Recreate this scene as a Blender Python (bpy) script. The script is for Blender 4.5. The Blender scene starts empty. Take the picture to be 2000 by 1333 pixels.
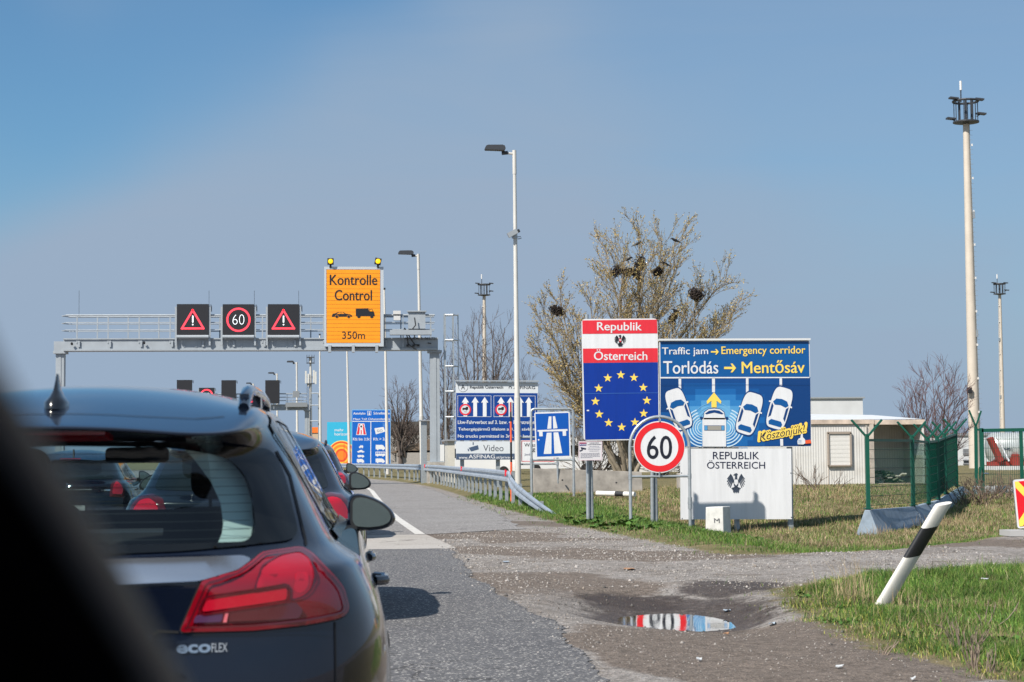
import bpy, bmesh, math, random
import numpy as np
from mathutils import Vector, Matrix
from mathutils.bvhtree import BVHTree
from mathutils.geometry import delaunay_2d_cdt, tessellate_polygon

SC = bpy.context.scene
COL = SC.collection
R = math.radians
rng = np.random.default_rng(7)
random.seed(11)

# ------------------------------------------------------------------ camera
H_EYE = 1.30
FPX = 3600.0                      # focal length in pixels of the 2000 px photograph
YAW, PITCH, ROLL = R(5.1), R(3.62), R(0.45)
_f = Vector((math.sin(YAW) * math.cos(PITCH), math.cos(YAW) * math.cos(PITCH), math.sin(PITCH)))
_r0 = Vector((math.cos(YAW), -math.sin(YAW), 0))
_u0 = _r0.cross(_f)
_u = _u0 * math.cos(ROLL) + _r0 * math.sin(ROLL)
_r = _r0 * math.cos(ROLL) - _u0 * math.sin(ROLL)
EYE = Vector((0, 0, H_EYE))
cam_d = bpy.data.cameras.new('camera')
cam = bpy.data.objects.new('camera', cam_d)
COL.objects.link(cam)
cam.matrix_world = Matrix((( _r.x, _u.x, -_f.x, EYE.x), (_r.y, _u.y, -_f.y, EYE.y), (_r.z, _u.z, -_f.z, EYE.z), (0, 0, 0, 1)))
cam_d.sensor_width = 36
cam_d.lens = 36 * FPX / 2000
cam_d.clip_start = 0.02
cam_d.clip_end = 9000
cam_d.dof.use_dof = True
cam_d.dof.focus_distance = 33
cam_d.dof.aperture_fstop = 8.5
SC.camera = cam

# ------------------------------------------------------------------ light
# sun stands behind the viewer's left shoulder
SUN_TO_FWD = R(39.9)              # the light travels this far to the right of the view axis
SUN_EL = R(44.3)
_a = YAW + SUN_TO_FWD
LIGHT = Vector((math.sin(_a) * math.cos(SUN_EL), math.cos(_a) * math.cos(SUN_EL), -math.sin(SUN_EL)))
sd = bpy.data.lights.new('sun', 'SUN')
sd.energy = 4.9
sd.angle = R(0.53)
sd.color = (1.0, 0.93, 0.83)
so = bpy.data.objects.new('sun', sd)
COL.objects.link(so)
so.rotation_euler = LIGHT.to_track_quat('-Z', 'Y').to_euler()
so.location = (-30, -30, 60)
W = bpy.data.worlds.new('World')
SC.world = W
W.use_nodes = True
wn, wl = W.node_tree.nodes, W.node_tree.links
wn.clear()
wo = wn.new('ShaderNodeOutputWorld')
bg = wn.new('ShaderNodeBackground')
sky = wn.new('ShaderNodeTexSky')
sky.sky_type = 'NISHITA'
sky.sun_disc = False
sky.sun_elevation = SUN_EL
_to = -LIGHT
sky.sun_rotation = math.atan2(_to.x, _to.y)
sky.altitude = 120
sky.air_density = 1.0
sky.dust_density = 1.2
sky.ozone_density = 2.0
tc = wn.new('ShaderNodeTexCoord')
mp = wn.new('ShaderNodeMapping')
mp.inputs['Rotation'].default_value = (0, R(24), R(20))
mp.inputs['Scale'].default_value = (1.3, 1.3, 9.0)
nz = wn.new('ShaderNodeTexNoise')
nz.inputs['Scale'].default_value = 1.7
nz.inputs['Detail'].default_value = 7
nz.inputs['Roughness'].default_value = 0.52
nz.inputs['Distortion'].default_value = 0.5
rp = wn.new('ShaderNodeValToRGB')
rp.color_ramp.elements[0].position = 0.28
rp.color_ramp.elements[1].position = 0.78
mx = wn.new('ShaderNodeMix')
mx.data_type = 'RGBA'
SKY_GAIN = 0.100
gain = wn.new('ShaderNodeMix')
gain.data_type = 'RGBA'
gain.blend_type = 'MULTIPLY'
gain.inputs[0].default_value = 1.0
gain.inputs[7].default_value = (0.48, 0.745, 0.88, 1)
wl.new(sky.outputs[0], gain.inputs[6])
wl.new(tc.outputs['Generated'], mp.inputs[0])
wl.new(mp.outputs[0], nz.inputs[0])
wl.new(nz.outputs[0], rp.inputs[0])
# thin high cloud: streaks from the noise, thickening towards the horizon
sx_ = wn.new('ShaderNodeSeparateXYZ')
wl.new(tc.outputs['Generated'], sx_.inputs[0])
hz = wn.new('ShaderNodeMapRange')
hz.inputs[1].default_value = 0.02
hz.inputs[2].default_value = 0.24
hz.inputs[3].default_value = 1.0
hz.inputs[4].default_value = 0.44
wl.new(sx_.outputs[2], hz.inputs[0])
wnz = wn.new('ShaderNodeTexNoise'); wnz.inputs['Scale'].default_value = 2.2; wnz.inputs['Detail'].default_value = 3
wl.new(tc.outputs['Generated'], wnz.inputs[0])
wsub = wn.new('ShaderNodeVectorMath'); wsub.operation = 'MULTIPLY_ADD'; wsub.inputs[1].default_value = (0.16, 0.16, 0.16); wsub.inputs[2].default_value = (-0.08, -0.08, -0.08)
wl.new(wnz.outputs['Color'], wsub.inputs[0])
warp = wn.new('ShaderNodeVectorMath'); warp.operation = 'ADD'
wl.new(tc.outputs['Generated'], warp.inputs[0]); wl.new(wsub.outputs[0], warp.inputs[1])
SKY_GAPS = [(tuple((_f + _r * (-0.30) + _u * 0.215).normalized()), 4.0, 9.0, 0.92), (tuple((_f + _r * 0.27 + _u * 0.145).normalized()), 3.0, 10.0, 0.38), (tuple((_f - _r * 1.6 + _u * 0.8).normalized()), 28, 14, 0.6)]
mul = wn.new('ShaderNodeMath')
mul.operation = 'MULTIPLY_ADD'
mul.use_clamp = True
mul.inputs[1].default_value = 0.46
wl.new(rp.outputs[0], mul.inputs[0])
wl.new(hz.outputs[0], mul.inputs[2])
clear = mul.outputs[0]
for (dx_, dy_, dz_), half, soft, amt in SKY_GAPS:   # gaps in the thin cloud
    dt = wn.new('ShaderNodeVectorMath'); dt.operation = 'DOT_PRODUCT'; dt.inputs[1].default_value = (dx_, dy_, dz_)
    wl.new(warp.outputs[0], dt.inputs[0])
    m_ = wn.new('ShaderNodeMapRange'); m_.interpolation_type = 'SMOOTHSTEP'
    m_.inputs[1].default_value = math.cos(R(half + soft)); m_.inputs[2].default_value = math.cos(R(max(0.1, half - soft)))
    m_.inputs[3].default_value = 1.0; m_.inputs[4].default_value = 1 - amt
    wl.new(dt.outputs['Value'], m_.inputs[0])
    mm_ = wn.new('ShaderNodeMath'); mm_.operation = 'MULTIPLY'
    wl.new(clear, mm_.inputs[0]); wl.new(m_.outputs[0], mm_.inputs[1]); clear = mm_.outputs[0]
wl.new(clear, mx.inputs[0])
wl.new(gain.outputs[2], mx.inputs[6])
mx.inputs[7].default_value = (2.56, 3.34, 4.42, 1)
wl.new(mx.outputs[2], bg.inputs[0])
bg.inputs[1].default_value = SKY_GAIN
wl.new(bg.outputs[0], wo.inputs[0])
SC.view_settings.view_transform = 'Standard'
SC.view_settings.look = 'None'
SC.view_settings.gamma = 1.0
SC.view_settings.exposure = 0.34
SC.cycles.max_bounces = 8
SC.cycles.transparent_max_bounces = 16
SC.cycles.caustics_reflective = False
SC.cycles.caustics_refractive = False

# ------------------------------------------------------------------ pixel <-> place helpers (2000 x 1333 photograph)
def ray(px, py):
    return _f + _r * ((px - 1000) / FPX) + _u * ((666.5 - py) / FPX)
def PY(px, py, Y):                # the point of the upright plane Y = const behind a pixel
    d = ray(px, py)
    return EYE + d * (Y / d.y)
def PG(px, py, z=0.0):            # the point of a level plane behind a pixel
    d = ray(px, py)
    return EYE + d * ((z - H_EYE) / d.z)
def XY(px, Y):
    return PY(px, 893, Y).x

# ------------------------------------------------------------------ materials
def lin(r, g, b):
    def f(c):
        c = c / 255.0
        return c / 12.92 if c <= 0.04045 else ((c + 0.055) / 1.055) ** 2.4
    return (f(r), f(g), f(b))
MATS = {}
def M(name, col=None, rough=0.5, metal=0.0, var=0.0, scale=6.0, bump=0.0, coat=0.0, emit=0.0, dirt=0.0, spec=0.5, streak=0.0):
    if name in MATS:
        return MATS[name]
    m = bpy.data.materials.new(name)
    m.use_nodes = True
    nt = m.node_tree
    b = nt.nodes['Principled BSDF']
    b.inputs['Base Color'].default_value = (*col, 1)
    b.inputs['Roughness'].default_value = rough
    b.inputs['Metallic'].default_value = metal
    b.inputs['Specular IOR Level'].default_value = spec
    if coat:
        b.inputs['Coat Weight'].default_value = coat
        b.inputs['Coat Roughness'].default_value = 0.04
    if emit:
        b.inputs['Emission Color'].default_value = (*col, 1)
        b.inputs['Emission Strength'].default_value = emit
    if streak:                       # rain streaks and road film down a panel
        t = nt.nodes.new('ShaderNodeTexCoord'); mp_ = nt.nodes.new('ShaderNodeMapping'); mp_.inputs['Scale'].default_value = (5.0, 1.0, 0.55)
        n = nt.nodes.new('ShaderNodeTexNoise'); n.inputs['Scale'].default_value = 1.6; n.inputs['Detail'].default_value = 8; n.inputs['Roughness'].default_value = 0.65
        nt.links.new(t.outputs['Object'], mp_.inputs[0]); nt.links.new(mp_.outputs[0], n.inputs[0])
        mr = nt.nodes.new('ShaderNodeMapRange'); mr.inputs[1].default_value = 0.35; mr.inputs[2].default_value = 0.75; mr.inputs[3].default_value = 1.03; mr.inputs[4].default_value = 1 - streak; nt.links.new(n.outputs[0], mr.inputs[0])
        mm = nt.nodes.new('ShaderNodeMix'); mm.data_type = 'RGBA'; mm.blend_type = 'MULTIPLY'; mm.inputs[0].default_value = 1; mm.inputs[6].default_value = (*col, 1)
        nt.links.new(mr.outputs[0], mm.inputs[7]); nt.links.new(mm.outputs[2], b.inputs['Base Color']); var = 0
    if var or bump or dirt:
        t = nt.nodes.new('ShaderNodeTexCoord')
        n = nt.nodes.new('ShaderNodeTexNoise')
        n.inputs['Scale'].default_value = scale
        n.inputs['Detail'].default_value = 6
        n.inputs['Roughness'].default_value = 0.6
        nt.links.new(t.outputs['Object'], n.inputs[0])
        if var or dirt:
            mr = nt.nodes.new('ShaderNodeMapRange')
            mr.inputs[1].default_value = 0.3
            mr.inputs[2].default_value = 0.7
            mr.inputs[3].default_value = 1 - max(var, dirt)
            mr.inputs[4].default_value = 1 + var
            nt.links.new(n.outputs[0], mr.inputs[0])
            mm = nt.nodes.new('ShaderNodeMix')
            mm.data_type = 'RGBA'
            mm.blend_type = 'MULTIPLY'
            mm.inputs[0].default_value = 1
            mm.inputs[6].default_value = (*col, 1)
            nt.links.new(mr.outputs[0], mm.inputs[7])
            nt.links.new(mm.outputs[2], b.inputs['Base Color'])
        if bump:
            bp = nt.nodes.new('ShaderNodeBump')
            bp.inputs['Strength'].default_value = bump
            bp.inputs['Distance'].default_value = 0.02
            nt.links.new(n.outputs[0], bp.inputs['Height'])
            nt.links.new(bp.outputs[0], b.inputs['Normal'])
    MATS[name] = m
    return m
def glass_mat(name, tint, refl=0.06, rough=0.01):
    if name in MATS:
        return MATS[name]
    m = bpy.data.materials.new(name)
    m.use_nodes = True
    nt = m.node_tree
    nt.nodes.clear()
    o = nt.nodes.new('ShaderNodeOutputMaterial')
    tr = nt.nodes.new('ShaderNodeBsdfTransparent')
    tr.inputs[0].default_value = (*tint, 1)
    gl = nt.nodes.new('ShaderNodeBsdfGlossy')
    gl.inputs['Roughness'].default_value = rough
    lw = nt.nodes.new('ShaderNodeLayerWeight')
    lw.inputs['Blend'].default_value = 0.5
    pw = nt.nodes.new('ShaderNodeMath')
    pw.operation = 'POWER'
    pw.inputs[1].default_value = 4.5
    ad = nt.nodes.new('ShaderNodeMath')
    ad.operation = 'MULTIPLY_ADD'
    ad.inputs[1].default_value = 0.9
    ad.inputs[2].default_value = 0.06
    nt.links.new(lw.outputs['Facing'], pw.inputs[0])
    nt.links.new(pw.outputs[0], ad.inputs[0])
    ms = nt.nodes.new('ShaderNodeMixShader')
    nt.links.new(ad.outputs[0], ms.inputs[0])
    nt.links.new(tr.outputs[0], ms.inputs[1])
    nt.links.new(gl.outputs[0], ms.inputs[2])
    nt.links.new(ms.outputs[0], o.inputs[0])
    MATS[name] = m
    return m

WHITE = M('sign_white', (0.74, 0.755, 0.785), 0.42, var=0.05, scale=2.5, streak=0.11)
BLACK = M('sign_black', (0.012, 0.014, 0.02), 0.45)
RED = M('sign_red', lin(222, 48, 62), 0.42, var=0.04, scale=3, streak=0.14)
RED2 = M('limit_red', lin(224, 36, 44), 0.42, var=0.04, scale=3, streak=0.08)
YEL = M('sign_yellow', lin(246, 214, 96), 0.45)
EUB = M('sign_eu_blue', lin(0, 52, 150), 0.40, var=0.06, scale=2, streak=0.20)
AUTB = M('sign_motorway_blue', lin(8, 84, 176), 0.40, var=0.05, scale=2, streak=0.11)
NAVY = M('sign_navy', lin(20, 30, 62), 0.45)
LKWB = M('sign_lorry_blue', lin(6, 62, 140), 0.40, var=0.05, scale=2, streak=0.18)
GALV = M('galvanised_steel', (0.40, 0.44, 0.47), 0.45, 0.55, var=0.16, scale=14)
RAILM = M('guardrail_steel', (0.41, 0.47, 0.54), 0.45, 0.45, var=0.22, scale=5)
GANT = M('gantry_paint', (0.35, 0.39, 0.43), 0.55, 0.15, var=0.08, scale=2)
ALU = M('aluminium_back', (0.45, 0.46, 0.48), 0.4, 0.6, var=0.08)
POLE = M('pole_paint', (0.58, 0.57, 0.54), 0.5, 0.05, var=0.07, scale=2)
MAST = M('mast_paint', (0.56, 0.50, 0.43), 0.6, 0.0, var=0.08, scale=1)
DARK = M('dark_plastic', (0.018, 0.02, 0.024), 0.5)
LAMPG = M('lamp_housing', (0.05, 0.055, 0.065), 0.5, 0.2)
CONC = M('concrete', (0.36, 0.34, 0.31), 0.85, var=0.28, scale=4, bump=0.3)
CONCB = M('painted_concrete', (0.25, 0.315, 0.39), 0.8, var=0.22, scale=5, bump=0.15)
GREENP = M('green_fence_paint', (0.006, 0.095, 0.063), 0.45, 0.1)
BARK = M('bark', (0.13, 0.105, 0.08), 0.9, var=0.3, scale=8)

# ------------------------------------------------------------------ mesh building
def tag(o, label=None, cat=None, group=None, kind=None):
    if label: o['label'] = label
    if cat: o['category'] = cat
    if group: o['group'] = group
    if kind: o['kind'] = kind
    return o
def thing(name, loc, label, cat, group=None, rz=0.0):
    o = bpy.data.objects.new(name, None)
    COL.objects.link(o)
    o.location = loc
    o.rotation_euler = (0, 0, rz)
    o.empty_display_size = 0.2
    return tag(o, label, cat, group)
def root_loc(p):
    v = Vector((0, 0, 0))
    while p is not None:
        v += Vector(p.location)
        p = p.parent
    return v
class MB:
    """collects faces; build() links them as ONE mesh object"""
    def __init__(s):
        s.v, s.f, s.m, s.ms = [], [], [], []
    def mi(s, m):
        if m not in s.ms: s.ms.append(m)
        return s.ms.index(m)
    def add(s, verts, faces, m):
        b = len(s.v); k = s.mi(m)
        s.v += [tuple(x) for x in verts]
        for f in faces:
            s.f.append(tuple(i + b for i in f)); s.m.append(k)
    def box(s, c, size, m, rot=None):
        x, y, z = (a / 2 for a in size)
        vs = [Vector((i * x, j * y, k * z)) for k in (-1, 1) for j in (-1, 1) for i in (-1, 1)]
        if rot is not None: vs = [rot @ v for v in vs]
        c = Vector(c)
        s.add([v + c for v in vs], [(0, 2, 3, 1), (4, 5, 7, 6), (0, 1, 5, 4), (2, 6, 7, 3), (0, 4, 6, 2), (1, 3, 7, 5)], m)
    def bar(s, a, b, w, h, m, up=Vector((0, 0, 1))):   # rectangular bar from a to b
        a, b = Vector(a), Vector(b); d = (b - a)
        L = d.length; d.normalize()
        if abs(d.dot(up)) > 0.98: up = Vector((0, 1, 0))
        x = d.cross(up).normalized(); y = x.cross(d).normalized()
        vs = []
        for p in (a, b):
            for i, j in ((-1, -1), (1, -1), (1, 1), (-1, 1)):
                vs.append(p + x * (i * w / 2) + y * (j * h / 2))
        s.add(vs, [(0, 1, 2, 3), (7, 6, 5, 4), (0, 4, 5, 1), (1, 5, 6, 2), (2, 6, 7, 3), (3, 7, 4, 0)], m)
    def tube(s, pts, rad, m, n=8, caps=True):
        pts = [Vector(p) for p in pts]
        rs = rad if isinstance(rad, (list, tuple)) else [rad] * len(pts)
        vs, ref = [], None
        for i, p in enumerate(pts):
            t = (pts[min(i + 1, len(pts) - 1)] - pts[max(i - 1, 0)])
            if t.length < 1e-9: t = Vector((0, 0, 1))
            t.normalize()
            if ref is None:
                ref = Vector((1, 0, 0)) if abs(t.x) < 0.8 else Vector((0, 1, 0))
            x = (ref - t * ref.dot(t)).normalized(); y = t.cross(x); ref = x
            for k in range(n):
                a = 2 * math.pi * k / n
                vs.append(p + x * (rs[i] * math.cos(a)) + y * (rs[i] * math.sin(a)))
        fs = []
        for i in range(len(pts) - 1):
            for k in range(n):
                k2 = (k + 1) % n
                fs.append((i * n + k, i * n + k2, (i + 1) * n + k2, (i + 1) * n + k))
        if caps:
            fs.append(tuple(range(n - 1, -1, -1))); fs.append(tuple(range((len(pts) - 1) * n, len(pts) * n)))
        s.add(vs, fs, m)
    def prism(s, poly, off, m, m_side=None, m_back=None):   # poly: 3D loop, extruded by off
        n = len(poly); off = Vector(off)
        a = [Vector(p) for p in poly]; b = [p + off for p in a]
        tri = tessellate_polygon([a])
        s.add(a, tri, m)
        s.add(b, [tuple(reversed(t)) for t in tri], m_back or m)
        s.add(a + b, [(i, (i + 1) % n, n + (i + 1) % n, n + i) for i in range(n)], m_side or m)
    def lathe(s, c, prof, m, n=24, axis='Z'):   # prof [(r, h)]
        c = Vector(c); vs = []
        for r_, h in prof:
            for k in range(n):
                a = 2 * math.pi * k / n
                p = (r_ * math.cos(a), r_ * math.sin(a), h)
                if axis == 'X': p = (h, p[0], p[1])
                if axis == 'Y': p = (p[0], h, p[1])
                vs.append(c + Vector(p))
        fs = []
        for i in range(len(prof) - 1):
            for k in range(n):
                k2 = (k + 1) % n
                fs.append((i * n + k, i * n + k2, (i + 1) * n + k2, (i + 1) * n + k))
        fs.append(tuple(range(n - 1, -1, -1))); fs.append(tuple(range((len(prof) - 1) * n, len(prof) * n)))
        s.add(vs, fs, m)
    def build(s, name, parent=None, local=False, smooth=None, bevel=0.0):
        me = bpy.data.meshes.new(name)
        off = Vector((0, 0, 0)) if (parent is None or local) else root_loc(parent)
        me.from_pydata([(x - off.x, y - off.y, z - off.z) for x, y, z in s.v], [], s.f)
        for m in s.ms: me.materials.append(m)
        me.polygons.foreach_set('material_index', s.m)
        if smooth is not None:
            me.polygons.foreach_set('use_smooth', [True] * len(s.f))
        me.update()
        o = bpy.data.objects.new(name, me)
        COL.objects.link(o)
        if parent is not None: o.parent = parent
        if smooth is not None and smooth < 180:
            bm = bmesh.new(); bm.from_mesh(me)
            bmesh.ops.recalc_face_normals(bm, faces=bm.faces)
            bm.to_mesh(me); bm.free()
            md = o.modifiers.new('es', 'EDGE_SPLIT'); md.split_angle = R(smooth)
        if bevel:
            md = o.modifiers.new('bv', 'BEVEL'); md.width = bevel; md.segments = 2; md.limit_method = 'ANGLE'
        return o
_tc = {}
def text_geo(s, bold=0.0, shear=0.0):
    k = (s, bold, shear)
    if k not in _tc:
        c = bpy.data.curves.new('t', 'FONT'); c.body = s; c.offset = bold; c.shear = shear
        c.resolution_u = 4
        o = bpy.data.objects.new('t', c); COL.objects.link(o)
        dg = bpy.context.evaluated_depsgraph_get()
        me = bpy.data.meshes.new_from_object(o.evaluated_get(dg))
        vs = [(v.co.x, v.co.y) for v in me.vertices]; fs = [tuple(p.vertices) for p in me.polygons]
        bpy.data.objects.remove(o); bpy.data.curves.remove(c); bpy.data.meshes.remove(me)
        x0 = min(v[0] for v in vs); x1 = max(v[0] for v in vs); y0 = min(v[1] for v in vs); y1 = max(v[1] for v in vs)
        _tc[k] = ([((x - x0) / (x1 - x0), (y - y0) / (y1 - y0)) for x, y in vs], fs)
    return _tc[k]
def zoomer(x0, y0, k):            # coordinates read in an enlarged crop -> photograph pixels
    return lambda x, y: (x0 + x / k, y0 + y / k)
class Sign:
    """a flat rectangular panel in its own upright plane; its print is given in photograph pixels"""
    LAY = 0.004
    def __init__(s, corners, Y):
        s.mb = MB(); s.Y = Y
        P = [PY(*c, Y) for c in corners]
        ex = ((P[1] - P[0]) + (P[2] - P[3])); ez = ((P[0] - P[3]) + (P[1] - P[2]))
        a1 = math.atan2(ex.z, ex.x); a2 = math.atan2(-ez.x, ez.z); a = (a1 + a2) / 2
        s.ux = Vector((math.cos(a), 0, math.sin(a))); s.uz = Vector((-math.sin(a), 0, math.cos(a)))
        s.W = ex.length / 2; s.H = ez.length / 2
        s.C = (P[0] + P[1] + P[2] + P[3]) / 4
        A = np.array([[c[0], c[1], 1] for c in corners], float)
        B = np.array([[-s.W / 2, s.H / 2], [s.W / 2, s.H / 2], [s.W / 2, -s.H / 2], [-s.W / 2, -s.H / 2]])
        s.A = np.linalg.lstsq(A, B, rcond=None)[0]
    def loc(s, px, py):
        l = np.array([px, py, 1.0]) @ s.A
        return l[0], l[1]
    def at(s, lx, lz, l=0.0):
        return s.C + s.ux * lx + s.uz * lz + Vector((0, -l, 0))
    def map(s, px, py, lay=0):
        return s.at(*s.loc(px, py), lay * s.LAY)
    def panel(s, r=0.05, m=WHITE, th=0.04, back=ALU, grow=0.0):
        w, h = s.W / 2 + grow, s.H / 2 + grow; pts = []
        for cx, cz, a0 in ((w - r, h - r, 0), (-w + r, h - r, 90), (-w + r, -h + r, 180), (w - r, -h + r, 270)):
            for k in range(5):
                a = R(a0 + k * 22.5)
                pts.append(s.at(cx + r * math.cos(a), cz + r * math.sin(a)))
        s.mb.prism(pts, (0, th, 0), m, m_side=back, m_back=back)
    def poly(s, pts, m, lay=1):
        v = [s.map(*p, lay) for p in pts]
        s.mb.add(v, tessellate_polygon([v]), m)
    def rect(s, x0, y0, x1, y1, m, lay=1):
        s.poly([(x0, y0), (x1, y0), (x1, y1), (x0, y1)], m, lay)
    def frame(s, x0, y0, x1, y1, t, m, lay=1):
        for a in ((x0, y0, x1, y0 + t), (x0, y1 - t, x1, y1), (x0, y0 + t, x0 + t, y1 - t), (x1 - t, y0 + t, x1, y1 - t)):
            s.rect(*a, m, lay)
    def disc(s, cx, cy, r_, m, lay=1, ry=None, n=40):
        ry = ry or r_
        s.poly([(cx + r_ * math.cos(2 * math.pi * k / n), cy + ry * math.sin(2 * math.pi * k / n)) for k in range(n)], m, lay)
    def ring(s, cx, cy, r0, r1, m, lay=1, a0=0, a1=360, n=48):
        v, f = [], []
        for k in range(n + 1):
            a = R(a0 + (a1 - a0) * k / n)
            v.append(s.map(cx + r0 * math.cos(a), cy + r0 * math.sin(a), lay)); v.append(s.map(cx + r1 * math.cos(a), cy + r1 * math.sin(a), lay))
        for k in range(n): f.append((2 * k, 2 * k + 1, 2 * k + 3, 2 * k + 2))
        s.mb.add(v, f, m)
    def outline(s, pts, t, m, lay=1, closed=True):       # stroke of width t px along a px polyline
        n = len(pts)
        for i in range(n if closed else n - 1):
            a, b = Vector(pts[i]), Vector(pts[(i + 1) % n]); d = (b - a).normalized(); q = Vector((-d.y, d.x)) * t / 2
            e = d * t / 2
            s.poly([tuple(a - e + q), tuple(b + e + q), tuple(b + e - q), tuple(a - e - q)], m, lay + 0.02 * (i % 2))
    def text(s, t, x0, y0, x1, y1, m, lay=2, bold=0.0, shear=0.0, rot=0.0):
        g, f = text_geo(t, min(bold, 0.0), shear)
        cx, cy = (x0 + x1) / 2, (y0 + y1) / 2; c_, s_ = math.cos(R(rot)), math.sin(R(rot))
        d = max(bold, 0) * (y1 - y0) * 1.15; offs = [(0, 0)]      # heavier strokes: the same letters again, a hair aside and a hair proud
        if d > 0: offs = [(-d, 0), (d, 0), (0, d * .6), (0, -d * .6)]
        if bold > 0.05: offs = [(d * math.cos(R(a)), d * math.sin(R(a))) for a in range(0, 360, 24)]
        for k, (ox, oy) in enumerate(offs):
            v = []
            for u, w in g:
                x, y = x0 + u * (x1 - x0) - cx + ox, y1 - w * (y1 - y0) - cy + oy
                v.append(s.map(cx + x * c_ - y * s_, cy + x * s_ + y * c_, lay + 0.06 * k))
            s.mb.add(v, f, m)
    def star(s, cx, cy, r_, m, lay=2, rot=0):
        s.poly([(cx + (r_ if k % 2 == 0 else r_ * 0.4) * math.sin(R(36 * k + rot)), cy - (r_ if k % 2 == 0 else r_ * 0.4) * math.cos(R(36 * k + rot))) for k in range(10)], m, lay)
    def eagle(s, x0, y0, x1, y1, m, shield=None, lay=2):
        cx = (x0 + x1) / 2; w = (x1 - x0) / 2; h = y1 - y0
        q = lambda a, b: (cx + a * w, y0 + b * h)
        s.poly([q(-0.10, 0.10), q(0.12, 0.12), q(0.14, 0.28), q(0.30, 0.36), q(0.24, 0.62), q(0.0, 0.72), q(-0.24, 0.62), q(-0.30, 0.36), q(-0.14, 0.28)], m, lay)
        s.poly([q(-0.12, 0.02), q(0.10, 0.0), q(0.20, 0.07), q(0.10, 0.14), q(-0.10, 0.14), q(-0.34, 0.10)], m, lay + 0.1)
        for sg in (-1, 1):
            q2 = lambda a, b: q(sg * a, b)
            s.poly([q2(0.24, 0.34), q2(0.42, 0.14), q2(0.66, 0.02), q2(0.60, 0.16), q2(0.50, 0.30), q2(0.34, 0.50)], m, lay + 0.2)
            for (ax, ay, bx, by, t) in ((0.56, 0.06, 0.98, 0.30, 0.07), (0.54, 0.12, 1.0, 0.44, 0.07), (0.50, 0.18, 0.94, 0.57, 0.07), (0.44, 0.26, 0.82, 0.66, 0.07), (0.36, 0.34, 0.66, 0.72, 0.07)):
                a, b = Vector(q2(ax, ay)), Vector(q2(bx, by)); d = (b - a); pn = Vector((-d.y, d.x)).normalized() * (t * w)
                s.poly([tuple(a - pn), tuple(a + pn), tuple(b + pn * 0.9), tuple(b), tuple(b - pn * 0.5)], m, lay + 0.3)
            for (ax, ay, bx, by) in ((0.10, 0.66, 0.40, 0.84), (0.16, 0.72, 0.52, 0.76), (0.22, 0.80, 0.30, 0.94)):
                a, b = Vector(q2(ax, ay)), Vector(q2(bx, by)); d = (b - a); pn = Vector((-d.y, d.x)).normalized() * (0.06 * w)
                s.poly([tuple(a - pn), tuple(a + pn), tuple(b + pn), tuple(b - pn)], m, lay + 0.4)
        for sx in (-0.22, 0.0, 0.22):
            s.poly([q(sx * 0.4 - 0.07, 0.66), q(sx * 0.4 + 0.07, 0.66), q(sx + 0.09, 0.94), q(sx, 1.0), q(sx - 0.09, 0.94)], m, lay + 0.5)
        if shield:
            mr, mw = shield
            s.poly([q(-0.22, 0.32), q(0.22, 0.32), q(0.20, 0.52), q(0, 0.62), q(-0.20, 0.52)], mr, lay + 0.7)
            s.poly([q(-0.22, 0.40), q(0.22, 0.40), q(0.21, 0.48), q(-0.21, 0.48)], mw, lay + 0.9)
    def build(s, name, parent):
        return s.mb.build(name, parent)
def smooth01(x, a, b):
    t = np.clip((np.asarray(x, float) - a) / (b - a), 0, 1)
    return t * t * (3 - 2 * t)
# ------------------------------------------------------------------ ground, road, gravel, puddle
VERGE = [(5.5, 24.0), (4.9, 24.7), (4.7, 27.2), (4.46, 30.9), (4.15, 35.2), (3.95, 43.7), (3.85, 57), (3.85, 75), (3.7, 85), (3.35, 95), (2.7, 107), (0.3, 130),
         (-5.5, 160), (-14, 200), (-80, 400), (-420, 1200), (3000, 3000), (3000, 60), (40, 42), (16, 34), (10.8, 29.2), (8.9, 26.4), (6.9, 24.5)]
FRONT = [(4.1, 17.9), (5, 19.2), (6.5, 20.3), (8.5, 20.9), (12, 21.5), (40, 26), (40, 5), (4.1, 5), (3.65, 8), (3.8, 10), (3.6, 11.6), (3.5, 12.4), (3.62, 14.3), (3.8, 16)]
PUD = (2.74, 16.35)
def sdist(poly, X, Y):            # signed distance to a polygon, positive inside
    X = np.asarray(X, float); Y = np.asarray(Y, float)
    d = np.full(X.shape, 1e9); ins = np.zeros(X.shape, bool)
    n = len(poly)
    for i in range(n):
        ax, ay = poly[i]; bx, by = poly[(i + 1) % n]
        ex, ey = bx - ax, by - ay
        t = np.clip(((X - ax) * ex + (Y - ay) * ey) / (ex * ex + ey * ey), 0, 1)
        d = np.minimum(d, np.hypot(X - ax - t * ex, Y - ay - t * ey))
        c = ((ay > Y) != (by > Y)) & (X < (bx - ax) * (Y - ay) / ((by - ay) if by != ay else 1e-9) + ax)
        ins ^= c
    return np.where(ins, d, -d)
def wob(X, Y, f, seed=0):         # cheap smooth noise in about -1..1
    a = np.sin(X * f * 1.7 + 1.3 * seed + 1.1 * np.sin(Y * f * 1.1 + seed)) + np.sin(Y * f * 1.9 - 0.7 * seed + 1.3 * np.sin(X * f * 0.9 + 2 * seed))
    return (a + 0.5 * np.sin((X + Y) * f * 4.1 + seed) * np.sin((X - Y) * f * 3.3 + 2.1 * seed)) / 2.3
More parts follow.
